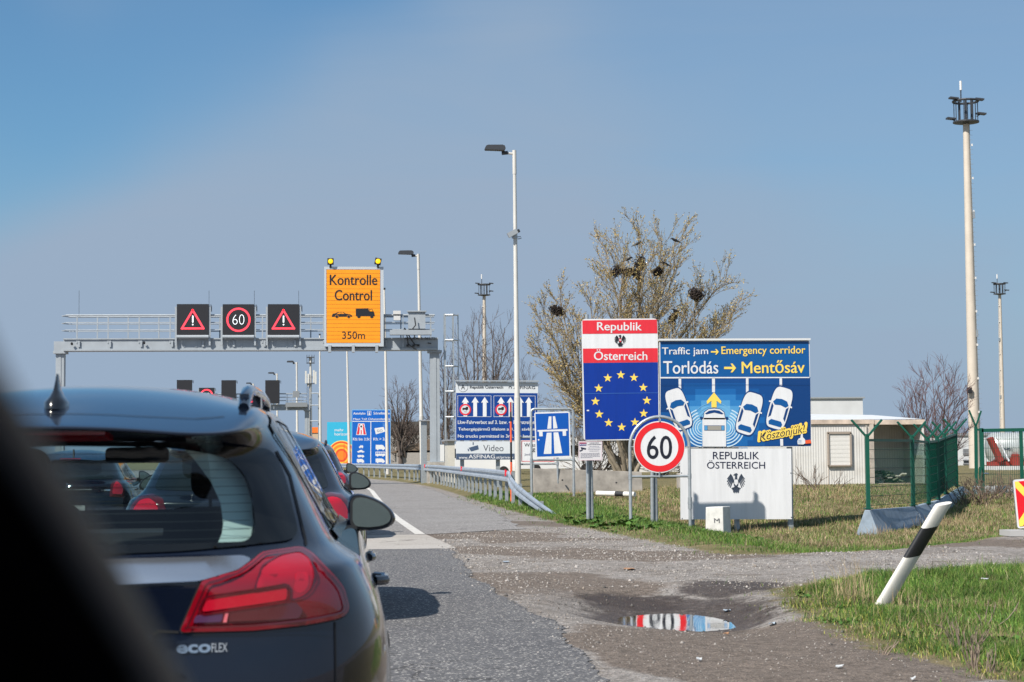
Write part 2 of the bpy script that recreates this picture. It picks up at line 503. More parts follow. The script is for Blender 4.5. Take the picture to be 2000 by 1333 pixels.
def height(X, Y):
    X = np.asarray(X, float); Y = np.asarray(Y, float)
    sA = sdist(VERGE, X, Y); sB = sdist(FRONT, X, Y)
    bank = 0.19 - 0.15 * (X - 4.6)
    bank = np.clip(bank, -0.28, 0.2)
    bank = bank + (np.clip(0.10 - bank, 0, 1)) * smooth01(Y, 38.5, 52)
    rise = smooth01(X, 9.0, 12.0) * smooth01(Y, 33, 45) * 0.28
    h = smooth01(sA, 0.0, 1.3) * np.minimum(bank + rise, 0.24) * (1 - smooth01(Y, 150, 400))
    h = h + smooth01(sB, 0.0, 0.8) * (0.05 + 0.03 * wob(X, Y, 0.9, 3))
    rough = smooth01(X, 1.7, 2.4) * (1 - smooth01(Y, 24, 40)) * (1 - smooth01(X, 30, 60))
    h = h + rough * (0.012 * wob(X, Y, 1.3, 1) + 0.008 * wob(X, Y, 4.1, 2) - 0.008)
    bas = np.hypot((X - 2.95) / 1.38, (Y - 16.3) / 3.8)
    h = h - 0.15 * (1 - smooth01(bas, .12, 1.0)) * (1 - smooth01(sB, -.45, .1))
    dx, dy = (X - PUD[0]) / 0.94, (Y - PUD[1]) / 1.0
    rr = np.hypot(dx, dy) + 0.10 * wob(X, Y, 3.0, 5)
    h = h - 0.06 * (1 - smooth01(rr, 0.2, 1.5))
    return h
def gz(x, y):
    return float(height(np.array([x]), np.array([y]))[0])

def axis(parts):
    out = []
    for a, b, st in parts:
        out += list(np.arange(a, b, st))
    return np.array(out + [parts[-1][1]])
gx = np.concatenate([-np.geomspace(3500, 16, 30), axis([(-15, -3, 1.0), (-3, 1.0, 0.4), (1.0, 9.5, 0.085), (9.5, 14, 0.3), (14, 30, 1.0)]), np.geomspace(31, 3500, 30)])
gy = np.concatenate([np.array([-3500, -800, -200, -60, -20, -8, -2]), axis([(0, 9, 0.6), (9, 26, 0.075), (26, 48, 0.16), (48, 80, 0.7), (80, 200, 3)]), np.geomspace(205, 5200, 32)])
GX, GY = np.meshgrid(gx, gy)
GZ_ = height(GX, GY)
ny, nx = GX.shape
me = bpy.data.meshes.new('ground')
vv = np.stack([GX, GY, GZ_], -1).reshape(-1, 3)
ii = np.arange(ny * nx).reshape(ny, nx)
qq = np.stack([ii[:-1, :-1], ii[:-1, 1:], ii[1:, 1:], ii[1:, :-1]], -1).reshape(-1, 4)
me.vertices.add(len(vv)); me.vertices.foreach_set('co', vv.ravel())
me.loops.add(qq.size); me.loops.foreach_set('vertex_index', qq.ravel().astype(np.int32))
me.polygons.add(len(qq)); me.polygons.foreach_set('loop_start', np.arange(0, qq.size, 4, dtype=np.int32)); me.polygons.foreach_set('loop_total', np.full(len(qq), 4, dtype=np.int32))
me.polygons.foreach_set('use_smooth', np.ones(len(qq), bool))
me.update(calc_edges=True)
sA = sdist(VERGE, GX, GY); sB = sdist(FRONT, GX, GY)
soil = np.maximum(smooth01(sA, -0.25, 0.35), smooth01(sB, -0.3, 0.35))
wx, wy = (GX - 2.9) / 1.1, (GY - 16.5) / 2.3
wet = 1 - smooth01(np.hypot(wx, wy) + 0.18 * wob(GX, GY, 1.6, 7), 0.45, 1.12)
wet2 = 1 - smooth01(np.hypot((GX - 3.9) / 0.7, (GY - 18.6) / 1.0) + 0.15 * wob(GX, GY, 2.0, 4), 0.5, 1.0)
brown = smooth01(wob(GX, GY, 0.55, 9) + 1.0 * (1 - smooth01(np.hypot((GX - 2.9) / 1.5, (GY - 12.2) / 2.8), 0.45, 1.15)), 0.1, 0.6) * (1 - smooth01(GY, 34, 50))
streak = (1 - smooth01(np.abs(GY - 29.2 - 0.25 * (GX - 3)) + 0.5 * wob(GX, GY, 0.8, 2), 0.35, 1.1)) * smooth01(GX, 1.6, 2.4) * (1 - smooth01(GX, 4.2, 4.8))
for nm, arr in (('soil', soil), ('wet', np.maximum(wet, wet2 * 0.9)), ('brown', np.maximum(brown, streak))):
    at = me.attributes.new(nm, 'FLOAT', 'POINT'); at.data.foreach_set('value', arr.ravel().astype(np.float32))
gm = bpy.data.materials.new('ground_gravel_and_soil'); gm.use_nodes = True
nt = gm.node_tree; N = nt.nodes; L = nt.links; bsdf = N['Principled BSDF']
def nd(t, **kw):
    n = N.new(t)
    for k, v in kw.items(): setattr(n, k, v)
    return n
def mixc(fac, a, b, blend='MIX'):
    m = nd('ShaderNodeMix', data_type='RGBA', blend_type=blend)
    for sock, v in ((m.inputs[0], fac), (m.inputs[6], a), (m.inputs[7], b)):
        if isinstance(v, (int, float)): sock.default_value = v
        elif isinstance(v, tuple): sock.default_value = (*v, 1)
        else: L.new(v, sock)
    return m.outputs[2]
def ramp(sock, p0, p1, c0=(0, 0, 0), c1=(1, 1, 1)):
    r_ = nd('ShaderNodeValToRGB'); e = r_.color_ramp.elements
    e[0].position, e[1].position = p0, p1; e[0].color = (*c0, 1); e[1].color = (*c1, 1)
    L.new(sock, r_.inputs[0]); return r_.outputs[0]
def noise(coord, sc, det=5, rough=0.6):
    n = nd('ShaderNodeTexNoise'); n.inputs['Scale'].default_value = sc; n.inputs['Detail'].default_value = det; n.inputs['Roughness'].default_value = rough
    L.new(coord, n.inputs[0]); return n.outputs[0]
def voro(coord, sc, out='Color'):
    n = nd('ShaderNodeTexVoronoi'); n.inputs['Scale'].default_value = sc; L.new(coord, n.inputs[0]); return n.outputs[out]
def attr(nm):
    a = nd('ShaderNodeAttribute'); a.attribute_name = nm; return a.outputs['Fac']
P_ = nd('ShaderNodeTexCoord').outputs['Object']
sep = nd('ShaderNodeSeparateColor'); L.new(voro(P_, 42), sep.inputs[0])
peb = ramp(sep.outputs[0], 0.05, 0.95, (0.13, 0.12, 0.113), (0.62, 0.575, 0.545))
sep2 = nd('ShaderNodeSeparateColor'); L.new(voro(P_, 19), sep2.inputs[0])
peb = mixc(0.45, peb, ramp(sep2.outputs[1], 0.1, 0.95, (0.14, 0.128, 0.118), (0.54, 0.50, 0.47)))
fine = noise(P_, 60, 4, 0.7)
g1 = mixc(0.38, peb, ramp(fine, 0.3, 0.7, (0.17, 0.157, 0.147), (0.47, 0.435, 0.41)))
big = noise(P_, 0.8, 5)
g2 = mixc(ramp(big, 0.38, 0.62), mixc(1.0, g1, (0.72, 0.70, 0.68), 'MULTIPLY'), g1)
g2 = mixc(ramp(noise(P_, 3.1, 6, 0.7), 0.52, 0.66), g2, mixc(1.0, g2, (0.70, 0.66, 0.62), 'MULTIPLY'))
br = mixc(1.0, g1, (0.54, 0.48, 0.43), 'MULTIPLY')
jit = nd('ShaderNodeMath', operation='MULTIPLY_ADD'); L.new(noise(P_, 5, 5), jit.inputs[0]); jit.inputs[1].default_value = 1.3; jit.inputs[2].default_value = -0.65
def plus(a, b, lo, hi):
    m = nd('ShaderNodeMath', operation='ADD'); L.new(a, m.inputs[0]); L.new(b, m.inputs[1]); return ramp(m.outputs[0], lo, hi)
g3 = mixc(plus(attr('brown'), jit.outputs[0], 0.35, 0.75), g2, br)
so_ = mixc(ramp(noise(P_, 2.5, 6), 0.35, 0.65), (0.115, 0.115, 0.045), (0.25, 0.20, 0.11))
g4 = mixc(plus(attr('soil'), jit.outputs[0], 0.35, 0.65), g3, so_)
wetf = plus(attr('wet'), jit.outputs[0], 0.30, 0.70)
g5 = mixc(wetf, g4, mixc(1.0, mixc(ramp(noise(P_, 14, 5, 0.7), 0.4, 0.65), g4, (0.15, 0.12, 0.10)), (0.40, 0.36, 0.335), 'MULTIPLY'))
L.new(g5, bsdf.inputs['Base Color'])
L.new(ramp(wetf, 0.0, 1.0, (0.95, 0.95, 0.95), (0.55, 0.55, 0.55)), bsdf.inputs['Roughness'])
bsdf.inputs['Specular IOR Level'].default_value = 0.25
bp = nd('ShaderNodeBump'); bp.inputs['Strength'].default_value = 0.7; bp.inputs['Distance'].default_value = 0.03
hs = nd('ShaderNodeMath', operation='ADD'); L.new(fine, hs.inputs[0]); L.new(voro(P_, 42, 'Distance'), hs.inputs[1]); L.new(hs.outputs[0], bp.inputs['Height']); L.new(bp.outputs[0], bsdf.inputs['Normal'])
me.materials.append(gm)
go = bpy.data.objects.new('ground', me); COL.objects.link(go); tag(go, 'pale gravel and trodden soil beside the asphalt', 'ground', kind='structure')

def sheet_mat(name, lo, hi, sc, patch, rough=0.9, bumpk=0.4):
    global N, L
    m = bpy.data.materials.new(name); m.use_nodes = True
    N = m.node_tree.nodes; L = m.node_tree.links; b = N['Principled BSDF']
    c = nd('ShaderNodeTexCoord').outputs['Object']
    s_ = nd('ShaderNodeSeparateColor'); L.new(voro(c, sc), s_.inputs[0])
    a = ramp(s_.outputs[0], 0.05, 0.98, lo, hi)
    f = noise(c, sc * 0.6, 4, 0.7)
    a = mixc(0.55, a, ramp(f, 0.3, 0.72, lo, hi))
    a = mixc(ramp(noise(c, 0.45, 6, 0.65), 0.40, 0.62), a, mixc(1.0, a, patch, 'MULTIPLY'))
    wv_ = nd('ShaderNodeTexNoise'); wv_.inputs['Scale'].default_value = 1.3; wv_.inputs['Detail'].default_value = 5; L.new(c, wv_.inputs[0])
    wc_ = nd('ShaderNodeVectorMath', operation='MULTIPLY_ADD'); wc_.inputs[1].default_value = (0.9, 0.9, 0.9); L.new(wv_.outputs['Color'], wc_.inputs[0]); L.new(c, wc_.inputs[2])
    ck = nd('ShaderNodeTexVoronoi', feature='DISTANCE_TO_EDGE'); ck.inputs['Scale'].default_value = 0.42; L.new(wc_.outputs[0], ck.inputs[0])
    crack = ramp(ck.outputs['Distance'], 0.002, 0.010, (1, 1, 1), (0, 0, 0))
    brk = nd('ShaderNodeMath', operation='MULTIPLY'); L.new(crack, brk.inputs[0]); L.new(ramp(noise(c, 0.7, 3), 0.48, 0.56), brk.inputs[1])
    a = mixc(brk.outputs[0], a, mixc(1.0, a, (0.45, 0.44, 0.43), 'MULTIPLY'))
    spk = ramp(s_.outputs[1], 0.90, 0.92)
    a = mixc(spk, a, mixc(0.7, a, (0.55, 0.53, 0.50)))
    L.new(a, b.inputs['Base Color']); b.inputs['Roughness'].default_value = rough; b.inputs['Specular IOR Level'].default_value = 0.3
    bp = nd('ShaderNodeBump'); bp.inputs['Strength'].default_value = bumpk; bp.inputs['Distance'].default_value = 0.012
    L.new(f, bp.inputs['Height']); L.new(bp.outputs[0], b.inputs['Normal'])
    return m
ASPH = sheet_mat('asphalt_dark', (0.040, 0.041, 0.046), (0.205, 0.203, 0.208), 70, (0.86, 0.86, 0.88))
ASPH2 = sheet_mat('asphalt_pale', (0.11, 0.106, 0.106), (0.36, 0.345, 0.34), 46, (0.86, 0.85, 0.84))
SLAB = sheet_mat('pale_paving', (0.30, 0.28, 0.26), (0.52, 0.49, 0.46), 70, (0.90, 0.89, 0.88))
PAINT = sheet_mat('road_paint', (0.48, 0.47, 0.45), (0.74, 0.73, 0.71), 45, (0.88, 0.87, 0.85))
def flat(name, poly, z, m, label, cat, jitter=0.0, step=0.12):
    pts = []
    n = len(poly)
    for i in range(n):
        a, b = Vector(poly[i][:2]), Vector(poly[(i + 1) % n][:2]); k = 1
        if jitter and (len(poly[i]) > 2): k = max(1, int((b - a).length / step))
        for j in range(k):
            p = a.lerp(b, j / k)
            if j and jitter: p = p + Vector((random.uniform(-1, 1), random.uniform(-1, 1))) * jitter * 0.5 + Vector((1, 0)) * jitter * float(wob(np.array(p.x), np.array(p.y), 1.5, 2))
            pts.append((p.x, p.y, z))
    mb = MB(); mb.add(pts, tessellate_polygon([[Vector(p) for p in pts]]), m)
    o = mb.build(name); tag(o, label, cat, kind='structure'); return o
rc = [(1.25, 31.5, 1), (3.2, 33.6, 1), (3.55, 44, 1), (3.5, 57, 1), (3.5, 75, 1), (3.3, 85), (2.9, 95), (2.2, 107), (-0.2, 130), (-6, 160), (-14.5, 200), (-82, 400), (-430, 1200), (-460, 1190), (-104, 390), (-34, 200), (-22, 160), (-14, 130), (-11, 107), (-9, 85), (-8.5, 60), (-8.5, 31.5)]
flat('road', rc, 0.006, ASPH2, 'pale worn asphalt of the border road running away to the left', 'road', 0.10, 0.3)
flat('lane_asphalt', [(-8.5, -30), (1.45, -30), (1.45, 5, 1), (1.47, 10.6, 1), (1.6, 13.9, 1), (1.5, 16.3, 1), (1.37, 19.7, 1), (1.45, 26.6), (-8.5, 26.6)], 0.006, ASPH, 'dark asphalt of the near lane beside the gravel', 'road', 0.06, 0.05)
flat('paving_strip', [(-8.5, 26.6), (1.55, 26.6), (1.48, 28.5), (1.32, 31.5), (-8.5, 31.5)], 0.007, SLAB, 'pale paved strip crossing the lane', 'road')
mk = MB()
def stripe(pts, w):
    for i in range(len(pts) - 1):
        (ax, ay), (bx, by) = pts[i], pts[i + 1]
        v = [(ax - w / 2, ay, 0.011), (ax + w / 2, ay, 0.011), (bx + w / 2, by, 0.011), (bx - w / 2, by, 0.011)]
        mk.add(v, [(0, 1, 2, 3)], PAINT)
stripe([(1.22, 31.6), (1.05, 40), (0.95, 50), (0.95, 75), (0.8, 85), (0.4, 95), (-0.4, 107), (-2.8, 130)], 0.17)
for y in range(-4, 84, 12):
    if not 26 < y < 32: stripe([(-2.95, y), (-2.95, y + 6)], 0.15)
stripe([(-6.6, -30), (-6.6, 26.5)], 0.2); stripe([(-6.6, 31.6), (-6.7, 80)], 0.2)
tag(mk.build('lane_marking'), 'white painted edge line and lane dashes on the asphalt', 'road marking', kind='structure')

# puddle
wm = bpy.data.materials.new('puddle_water'); wm.use_nodes = True
N = wm.node_tree.nodes; L = wm.node_tree.links; b = N['Principled BSDF']
b.inputs['Base Color'].default_value = (0.035, 0.030, 0.026, 1); b.inputs['Roughness'].default_value = 0.015; b.inputs['IOR'].default_value = 1.333
b.inputs['Specular IOR Level'].default_value = 1.0
b.inputs['Coat Weight'].default_value = 1.0; b.inputs['Coat Roughness'].default_value = 0.0; b.inputs['Coat IOR'].default_value = 1.6
c = nd('ShaderNodeTexCoord').outputs['Object']; bpn = nd('ShaderNodeBump'); bpn.inputs['Strength'].default_value = 0.032; bpn.inputs['Distance'].default_value = 0.01
L.new(noise(c, 14, 3), bpn.inputs['Height']); L.new(bpn.outputs[0], b.inputs['Coat Normal'])
mb = MB(); pts = [(PUD[0] + 1.15 * math.cos(k * math.pi / 24), PUD[1] + 1.5 * math.sin(k * math.pi / 24), -0.170) for k in range(48)]
mb.add(pts, [tuple(range(48))], wm)
tag(mb.build('puddle'), 'shallow brown puddle in the gravel mirroring the signs', 'puddle', kind='structure')
# ------------------------------------------------------------------ road signs
def post_to_ground(mb, px, py, Y, m, r=0.035, top=None, n=10):
    p = PY(px, py, Y); x = p.x
    g = gz(x, Y)
    mb.tube([(x, Y, g - 0.1), (x, Y, p.z)], r, m, n)
    return x, g
# -- border sign: red white red above the ring of stars
zb = zoomer(1100, 600, 4)
YR = 35.5
s = Sign([(1134.5, 624), (1285, 622), (1288, 859.5), (1141, 861)], YR)
cx = s.C.x
border = thing('border_sign', (cx, YR, gz(cx, YR)), 'tall red white red and blue border sign with a ring of yellow stars', 'border sign')
s.panel(0.07, WHITE, 0.05)
s.poly([(1137, 626.5), (1283, 624.5), (1284, 651.5), (1137.6, 652.8)], RED)
s.poly([(1138.3, 681.5), (1284.5, 680.5), (1285, 708), (1138.8, 709.5)], RED)
s.poly([(1139, 710), (1285, 708.5), (1286, 857), (1143, 859)], EUB)
s.text('Republik', 1166, 630, 1253, 651, WHITE, 2, 0.012)
s.text('Österreich', 1160, 683.3, 1264, 704, WHITE, 2, 0.012)
s.eagle(1200, 654.5, 1222, 678, BLACK, (RED, WHITE), 2)
for x, y in ((449, 532), (552, 553), (625, 631), (653, 732), (628, 833), (559, 901), (456, 940), (354, 905), (281, 838), (251, 738), (276, 636), (347, 556)):
    s.star(*zb(x, y), 8.9, YEL, 2, 1)
s.poly([(1140.5, 769), (1285.8, 767.6), (1285.8, 768.4), (1140.5, 769.8)], M('seam_blue', lin(60, 110, 190), 0.5), 2)
s.rect(1146, 801, 1150.5, 803.5, WHITE, 2)
s.build('panel', border)
mb = MB()
for px, top in ((1146, 614), (1272.5, 613)):
    for k in (0, 1):
        x = PY(px + (0 if k == 0 else 0), top, YR + 0.1).x + (0.0 if k == 0 else 0.02)
        xb = PY((1148.5, 1274)[px > 1200], 1000, YR + 0.1).x + (0 if k == 0 else 0.085)
        zt = PY(px, top, YR).z - k * 0.25
        pst = MB(); pst.tube([(xb, YR + 0.1 + 0.05 * k, gz(xb, YR) - 0.1), (x, YR + 0.1 + 0.05 * k, zt)], 0.037, GALV, 10); pst.build('post', border, smooth=40)
for z_, zz in ((0.5, 1), (1.7, 2)):
    mb = MB(); mb.bar(s.at(-s.W / 2 + 0.05, s.H / 2 - z_, -0.07), s.at(s.W / 2 - 0.05, s.H / 2 - z_, -0.07), 0.04, 0.05, GALV)
    mb.build('cross_rail', border)

# -- small white notice on the same posts
zn = zoomer(1010, 800, 5.882)
YN = 35.38
s = Sign([(1129.6, 861.5), (1176.3, 863), (1176.5, 900.5), (1130.3, 899)], YN)
nt_ = thing('notice_sign', (s.C.x, YN, s.C.z - s.H / 2), 'small white camera notice with fine print bolted under the star sign', 'notice sign')
s.panel(0.01, M('notice_white', (0.66, 0.65, 0.68), 0.5), 0.012)
PINK = M('notice_pink', lin(226, 196, 204), 0.5); INK = M('notice_ink', lin(120, 122, 140), 0.5); PURP = M('notice_purple', lin(84, 80, 150), 0.5); DINK = M('notice_dark_ink', lin(40, 46, 66), 0.5)
s.frame(1130.6, 862.6, 1175.6, 899.4, 0.7, PINK)
s.rect(*zn(715, 380), *zn(793, 415), PURP); s.rect(*zn(715, 380), *zn(793, 390), M('notice_red', lin(190, 70, 90), 0.5), 2)
s.text('POLIZEI', *zn(722, 395), *zn(788, 408), WHITE, 2, 0.03)
for i, (y, a, b) in enumerate(((384, 830, 935), (402, 808, 965), (424, 830, 940), (441, 815, 955), (459, 812, 955), (477, 830, 940), (502, 730, 950), (514, 730, 950), (526, 730, 945), (540, 730, 950), (551, 730, 870))):
    x = a; k = 0
    while x < b:                  # fine print far too small to read: rows of short dashes
        l = min(8 + (k * 7 + i * 5) % 17, b - x); s.rect(*zn(x, y), *zn(x + l, y + (6 if i < 2 else 4)), DINK if i < 2 else INK); x += l + 4; k += 1
s.poly([zn(728, 430), zn(792, 446), zn(788, 462), zn(760, 458), zn(735, 456)], DINK)
s.poly([zn(715, 470), zn(750, 458), zn(756, 468), zn(722, 484)], DINK)
s.build('panel', nt_)

# -- emergency corridor board with the white border plate beneath it on the same posts
YE = 38.2
TOPB = M('board_blue', lin(4, 84, 150), 0.4, var=0.03); BD = M('board_navy', lin(2, 58, 118), 0.4)
BLUES = [M('board_shade_%s' % n, c, 0.4) for n, c in (('deep', lin(6, 70, 136)), ('dark', lin(10, 82, 150)), ('mid', lin(20, 98, 168)), ('soft', lin(44, 122, 188)), ('light', lin(78, 150, 205)), ('pale', lin(106, 172, 217)))]
s = Sign([(1288, 667), (1581.3, 664.2), (1584.5, 872.5), (1290, 875.5)], YE)
cx = s.C.x
eb = thing('information_board', (cx, YE, gz(cx, YE)), 'wide blue traffic jam board with white cars and yellow arrows', 'information board')
s.panel(0.05, M('board_rim', (0.66, 0.68, 0.70), 0.45), 0.06)
s.poly([(1289.6, 668.6), (1580, 666), (1583, 871), (1291.5, 874)], TOPB)
# printed road scene in the lower half
ytop = lambda x: zb(0, 560 - (x - 758) * 0.012)[1]
n = 26
for i in range(n):
    for j in range(12):
        x0, x1 = 760 + (1930 - 760) * i / n, 760 + (1930 - 760) * (i + 1) / n
        t0, t1 = j / 12, (j + 1) / 12
        xm, tm = (x0 + x1) / 2, (t0 + t1) / 2
        q = math.exp(-(((xm - 1190) / 330) ** 2 + ((tm - 0.62) / 0.42) ** 2))
        col = BD if xm < 905 and tm < 0.5 or xm > 1705 else BLUES[min(5, int(q * 6.6))]
        yy = lambda x, t: 558 - (x - 758) * 0.012 + t * ((1092 - (x - 758) * 0.008) - (558 - (x - 758) * 0.012))
        s.poly([zb(x0, yy(x0, t0)), zb(x1 , yy(x1, t0)), zb(x1, yy(x1, t1)), zb(x0, yy(x0, t1))], col, 2)
s.poly([zb(758, 551), zb(1924, 545), zb(1924, 553), zb(758, 562)], WHITE, 3)
for xa, xb, y1 in ((900, 920, 652), (1160, 1183, 668), (1425, 1445, 690), (1688, 1708, 640)):
    s.poly([zb(xa, 556), zb(xb, 556), zb(xb, y1), zb(xa, y1)], WHITE, 3)
s.poly([zb(1690, 1030), zb(1713, 1030), zb(1714, 1084), zb(1692, 1085)], WHITE, 3)
s.poly([zb(914, 965), zb(930, 965), zb(930, 1090), zb(920, 1090)], WHITE, 3)
def arrow(x0, y0, x1, y1, m, lay=3):
    ym, h = (y0 + y1) / 2, (y1 - y0); t = h * 0.13
    xh = x1 - h * 0.62
    s.poly([zb(x0, ym - t), zb(x1 - h * 0.2, ym - t), zb(x1 - h * 0.2, ym + t), zb(x0, ym + t)], m, lay)
    s.poly([zb(xh, y0), zb(xh + h * 0.22, y0), zb(x1, ym), zb(xh + h * 0.22, y1), zb(xh, y1), zb(x1 - h * 0.3, ym)], m, lay + 0.2)
s.text('Traffic jam', *zb(772, 318), *zb(1130, 390), WHITE, 3, 0.01, 0, -0.8)
arrow(1152, 330, 1213, 374, YEL)
s.text('Emergency corridor', *zb(1235, 306), *zb(1892, 384), YEL, 3, 0.008, 0, -0.8)
s.text('Torlódás', *zb(782, 426), *zb(1208, 524), WHITE, 3, 0.012, 0, -0.6)
arrow(1255, 443, 1348, 512, YEL)
s.text('Mentősáv', *zb(1393, 416), *zb(1885, 516), YEL, 3, 0.012, 0, -0.8)
# rings of sound round the ambulance
for cx_, a0, a1 in ((1090, 95, 250), (1262, -70, 85)):
    for k, rr in enumerate((40, 58, 76, 96, 118, 142)):
        c = zb(cx_, 945); w_ = (6 if k < 3 else 9) / 4
        s.ring(c[0], c[1], rr / 4, rr / 4 + w_, M('ring_pale', lin(196, 222, 240), 0.4), 3.2, a0, a1, 30)
for k, rr in enumerate((132, 156, 182)):
    c = zb(1176, 935); s.ring(c[0], c[1], rr / 4 * 1.0, rr / 4 + 2.0 - k * 0.3, BLUES[5], 3.1, 200 - k * 4, 340 + k * 4, 30)
s.rect(*zb(1084, 868), *zb(1268, 1091), WHITE, 4)
s.poly([zb(1088, 880), zb(1096, 820), zb(1130, 796), zb(1176, 790), zb(1224, 796), zb(1256, 820), zb(1266, 880)], BD, 3.6)
s.poly([zb(1092, 880), zb(1100, 824), zb(1132, 801), zb(1176, 795), zb(1221, 801), zb(1252, 824), zb(1262, 880)], WHITE, 4)
s.poly([zb(1104, 834), zb(1136, 812), zb(1176, 806), zb(1216, 812), zb(1248, 834), zb(1236, 840), zb(1176, 826), zb(1116, 840)], BD, 5)
s.rect(*zb(1098, 926), *zb(1256, 966), BD, 5); s.rect(*zb(1124, 929), *zb(1230, 963), M('lamp_bar_grey', (0.32, 0.31, 0.28), 0.5), 6)
s.rect(*zb(1100, 929), *zb(1122, 963), BLUES[4], 6); s.rect(*zb(1232, 929), *zb(1253, 963), BLUES[4], 6)
for xx in (1078, 1274): s.disc(*zb(xx, 870), 3, BD, 4)
s.poly([zb(1175, 668), zb(1232, 738), zb(1228, 758), zb(1195, 734), zb(1195, 786), zb(1155, 786), zb(1155, 734), zb(1122, 760), zb(1117, 738)], YEL, 4)
def topcar(cx, cy, L, Wd, ang):
    c_, s_ = math.cos(R(ang)), math.sin(R(ang))
    def q(u, v): x, y = u * Wd / 2, v * L / 2; return zb(cx + x * c_ - y * s_, cy + x * s_ + y * c_)
    def body(k):
        pts = []
        for a in range(0, 360, 10):
            ca, sa = math.cos(R(a)), math.sin(R(a)); e = 0.45
            pts.append(q(k * math.copysign(abs(ca) ** e, ca), k * math.copysign(abs(sa) ** 0.55, sa)))
        return pts
    s.poly(body(1.07), BD, 3.5); s.poly(body(1.0), WHITE, 4)
    for sx in (-1, 1): s.poly([q(sx * 0.95, -0.24), q(sx * 1.18, -0.22), q(sx * 1.18, -0.15), q(sx * 0.95, -0.16)], WHITE, 4.2)
    s.poly([q(-0.80, -0.22), q(-0.55, -0.40), q(0, -0.45), q(0.55, -0.40), q(0.80, -0.22), q(0.56, -0.10), q(0, -0.15), q(-0.56, -0.10)], TOPB, 5)
    for sx in (-1, 1):
        s.poly([q(sx * 0.86, -0.16), q(sx * 0.64, -0.04), q(sx * 0.64, 0.44), q(sx * 0.86, 0.56)], BD, 5)
    s.poly([q(-0.70, 0.72), q(-0.5, 0.60), q(0.5, 0.60), q(0.70, 0.72), q(0.62, 0.86), q(-0.62, 0.86)], TOPB, 5)
topcar(900, 800, 322, 150, -18.5); topcar(1450, 833, 330, 158, 17); topcar(1686, 790, 330, 158, 16)
s.text('Köszönjük!', *zb(1512, 942), *zb(1908, 1034), YEL, 5.0, 0.088, 0.35, -11)
s.text('Köszönjük!', *zb(1524, 952), *zb(1894, 1030), NAVY, 6.0, 0.0, 0.35, -11)
s.poly([zb(1826, 1072), zb(1824, 1046), zb(1834, 1028), zb(1848, 1022), zb(1852, 992), zb(1866, 990), zb(1868, 1018), zb(1884, 1034), zb(1886, 1064), zb(1870, 1074)], WHITE, 7)
for yy in (1040, 1050, 1060): s.poly([zb(1828, yy), zb(1856, yy), zb(1856, yy + 2), zb(1828, yy + 2)], BLUES[4], 8)
s.poly([zb(1886, 1042), zb(1926, 1036), zb(1934, 1064), zb(1888, 1068)], M('sleeve_orange', lin(232, 92, 50), 0.5), 7)
s.poly([zb(756, 612), zb(1930, 602), zb(1930, 604), zb(756, 614)], BD, 6.2)
s.build('panel', eb)
for px in (1352, 1440, 1545):
    p = MB(); x = XY(px, YE) + 0.0; p.bar((x, YE + 0.14, gz(x, YE) - 0.1), (x, YE + 0.14, s.C.z + s.H / 2 - 0.1), 0.10, 0.10, GALV); p.build('post', eb)
mb = MB()
mb.bar(s.at(-s.W / 2 - 0.01, s.H / 2 + 0.02, -0.01), s.at(s.W / 2 + 0.01, s.H / 2 + 0.02, -0.01), 0.14, 0.04, M('board_rim', None)); mb.build('top_rim', eb)
YW = 38.2
s = Sign([(1328.5, 876.5), (1545.3, 876.5), (1547, 1014.5), (1329, 1015)], YW)
wp = thing('border_plate', (s.C.x, YW, s.C.z - s.H / 2), 'white plate with black eagle under the blue traffic jam board', 'border sign')
s.panel(0.005, WHITE, 0.02)
s.text('REPUBLIK', 1392, 883, 1482.5, 897.5, NAVY, 1, 0.004)
s.text('ÖSTERREICH', 1380.5, 899.5, 1494, 915.8, NAVY, 1, 0.004)
s.eagle(1420, 924.5, 1454.5, 964, M('eagle_slate', lin(58, 68, 84), 0.5), (WHITE, WHITE), 1)
for x, y in ((1331, 924.5), (1544.5, 924.5), (1332.5, 1013), (1545.5, 1011)): s.disc(x, y, 1.0, DARK, 1)
s.build('panel', wp)

# -- speed limit sign in a tube arch
Y6 = 34.6
s = Sign([(1237.8, 823.5), (1337.8, 823.5), (1337.8, 923.5), (1237.8, 923.5)], Y6)
lim = thing('speed_limit_sign', (s.C.x, Y6, gz(s.C.x, Y6)), 'round red and white 60 speed limit sign in a tubular arch', 'speed limit sign')
c = s.C
pts = [s.at(s.W / 2 * math.cos(2 * math.pi * k / 64), s.W / 2 * math.sin(2 * math.pi * k / 64)) for k in range(64)]
s.mb.prism(pts, (0, 0.03, 0), WHITE, ALU, ALU)
s.ring(1287.8, 873.5, 36.8, 48.6, RED2, 1, n=72)
s.text('60', 1263.6, 851.5, 1312, 896.8, M('sign_ink', lin(26, 30, 44), 0.45), 1, 0.008)
s.build('disc', lim)
TUBE = M('tube_steel', (0.42, 0.46, 0.49), 0.42, 0.5, var=0.12, scale=10)
f = MB(); xl, xr = PY(1231.5, 900, Y6).x, PY(1347.6, 900, Y6).x; xm = (xl + xr) / 2; rr = (xr - xl) / 2; zc = PY(1288, 873, Y6).z
arc = [(xl, Y6 + 0.06, gz(xl, Y6) - 0.1)] + [(xm - rr * math.cos(R(a)), Y6 + 0.06, zc + rr * math.sin(R(a))) for a in range(0, 181, 9)] + [(xr, Y6 + 0.06, gz(xr, Y6) - 0.1)]
f.tube(arc, 0.031, TUBE, 12)
zb_ = PY(1288, 931, Y6).z; f.tube([(xl, Y6 + 0.06, zb_), (xr, Y6 + 0.06, zb_)], 0.024, TUBE, 10)
f.build('arch_frame', lim, smooth=50)
def one(name, root, fn, smooth=50):
    f = MB(); fn(f); return f.build(name, root, smooth=smooth)
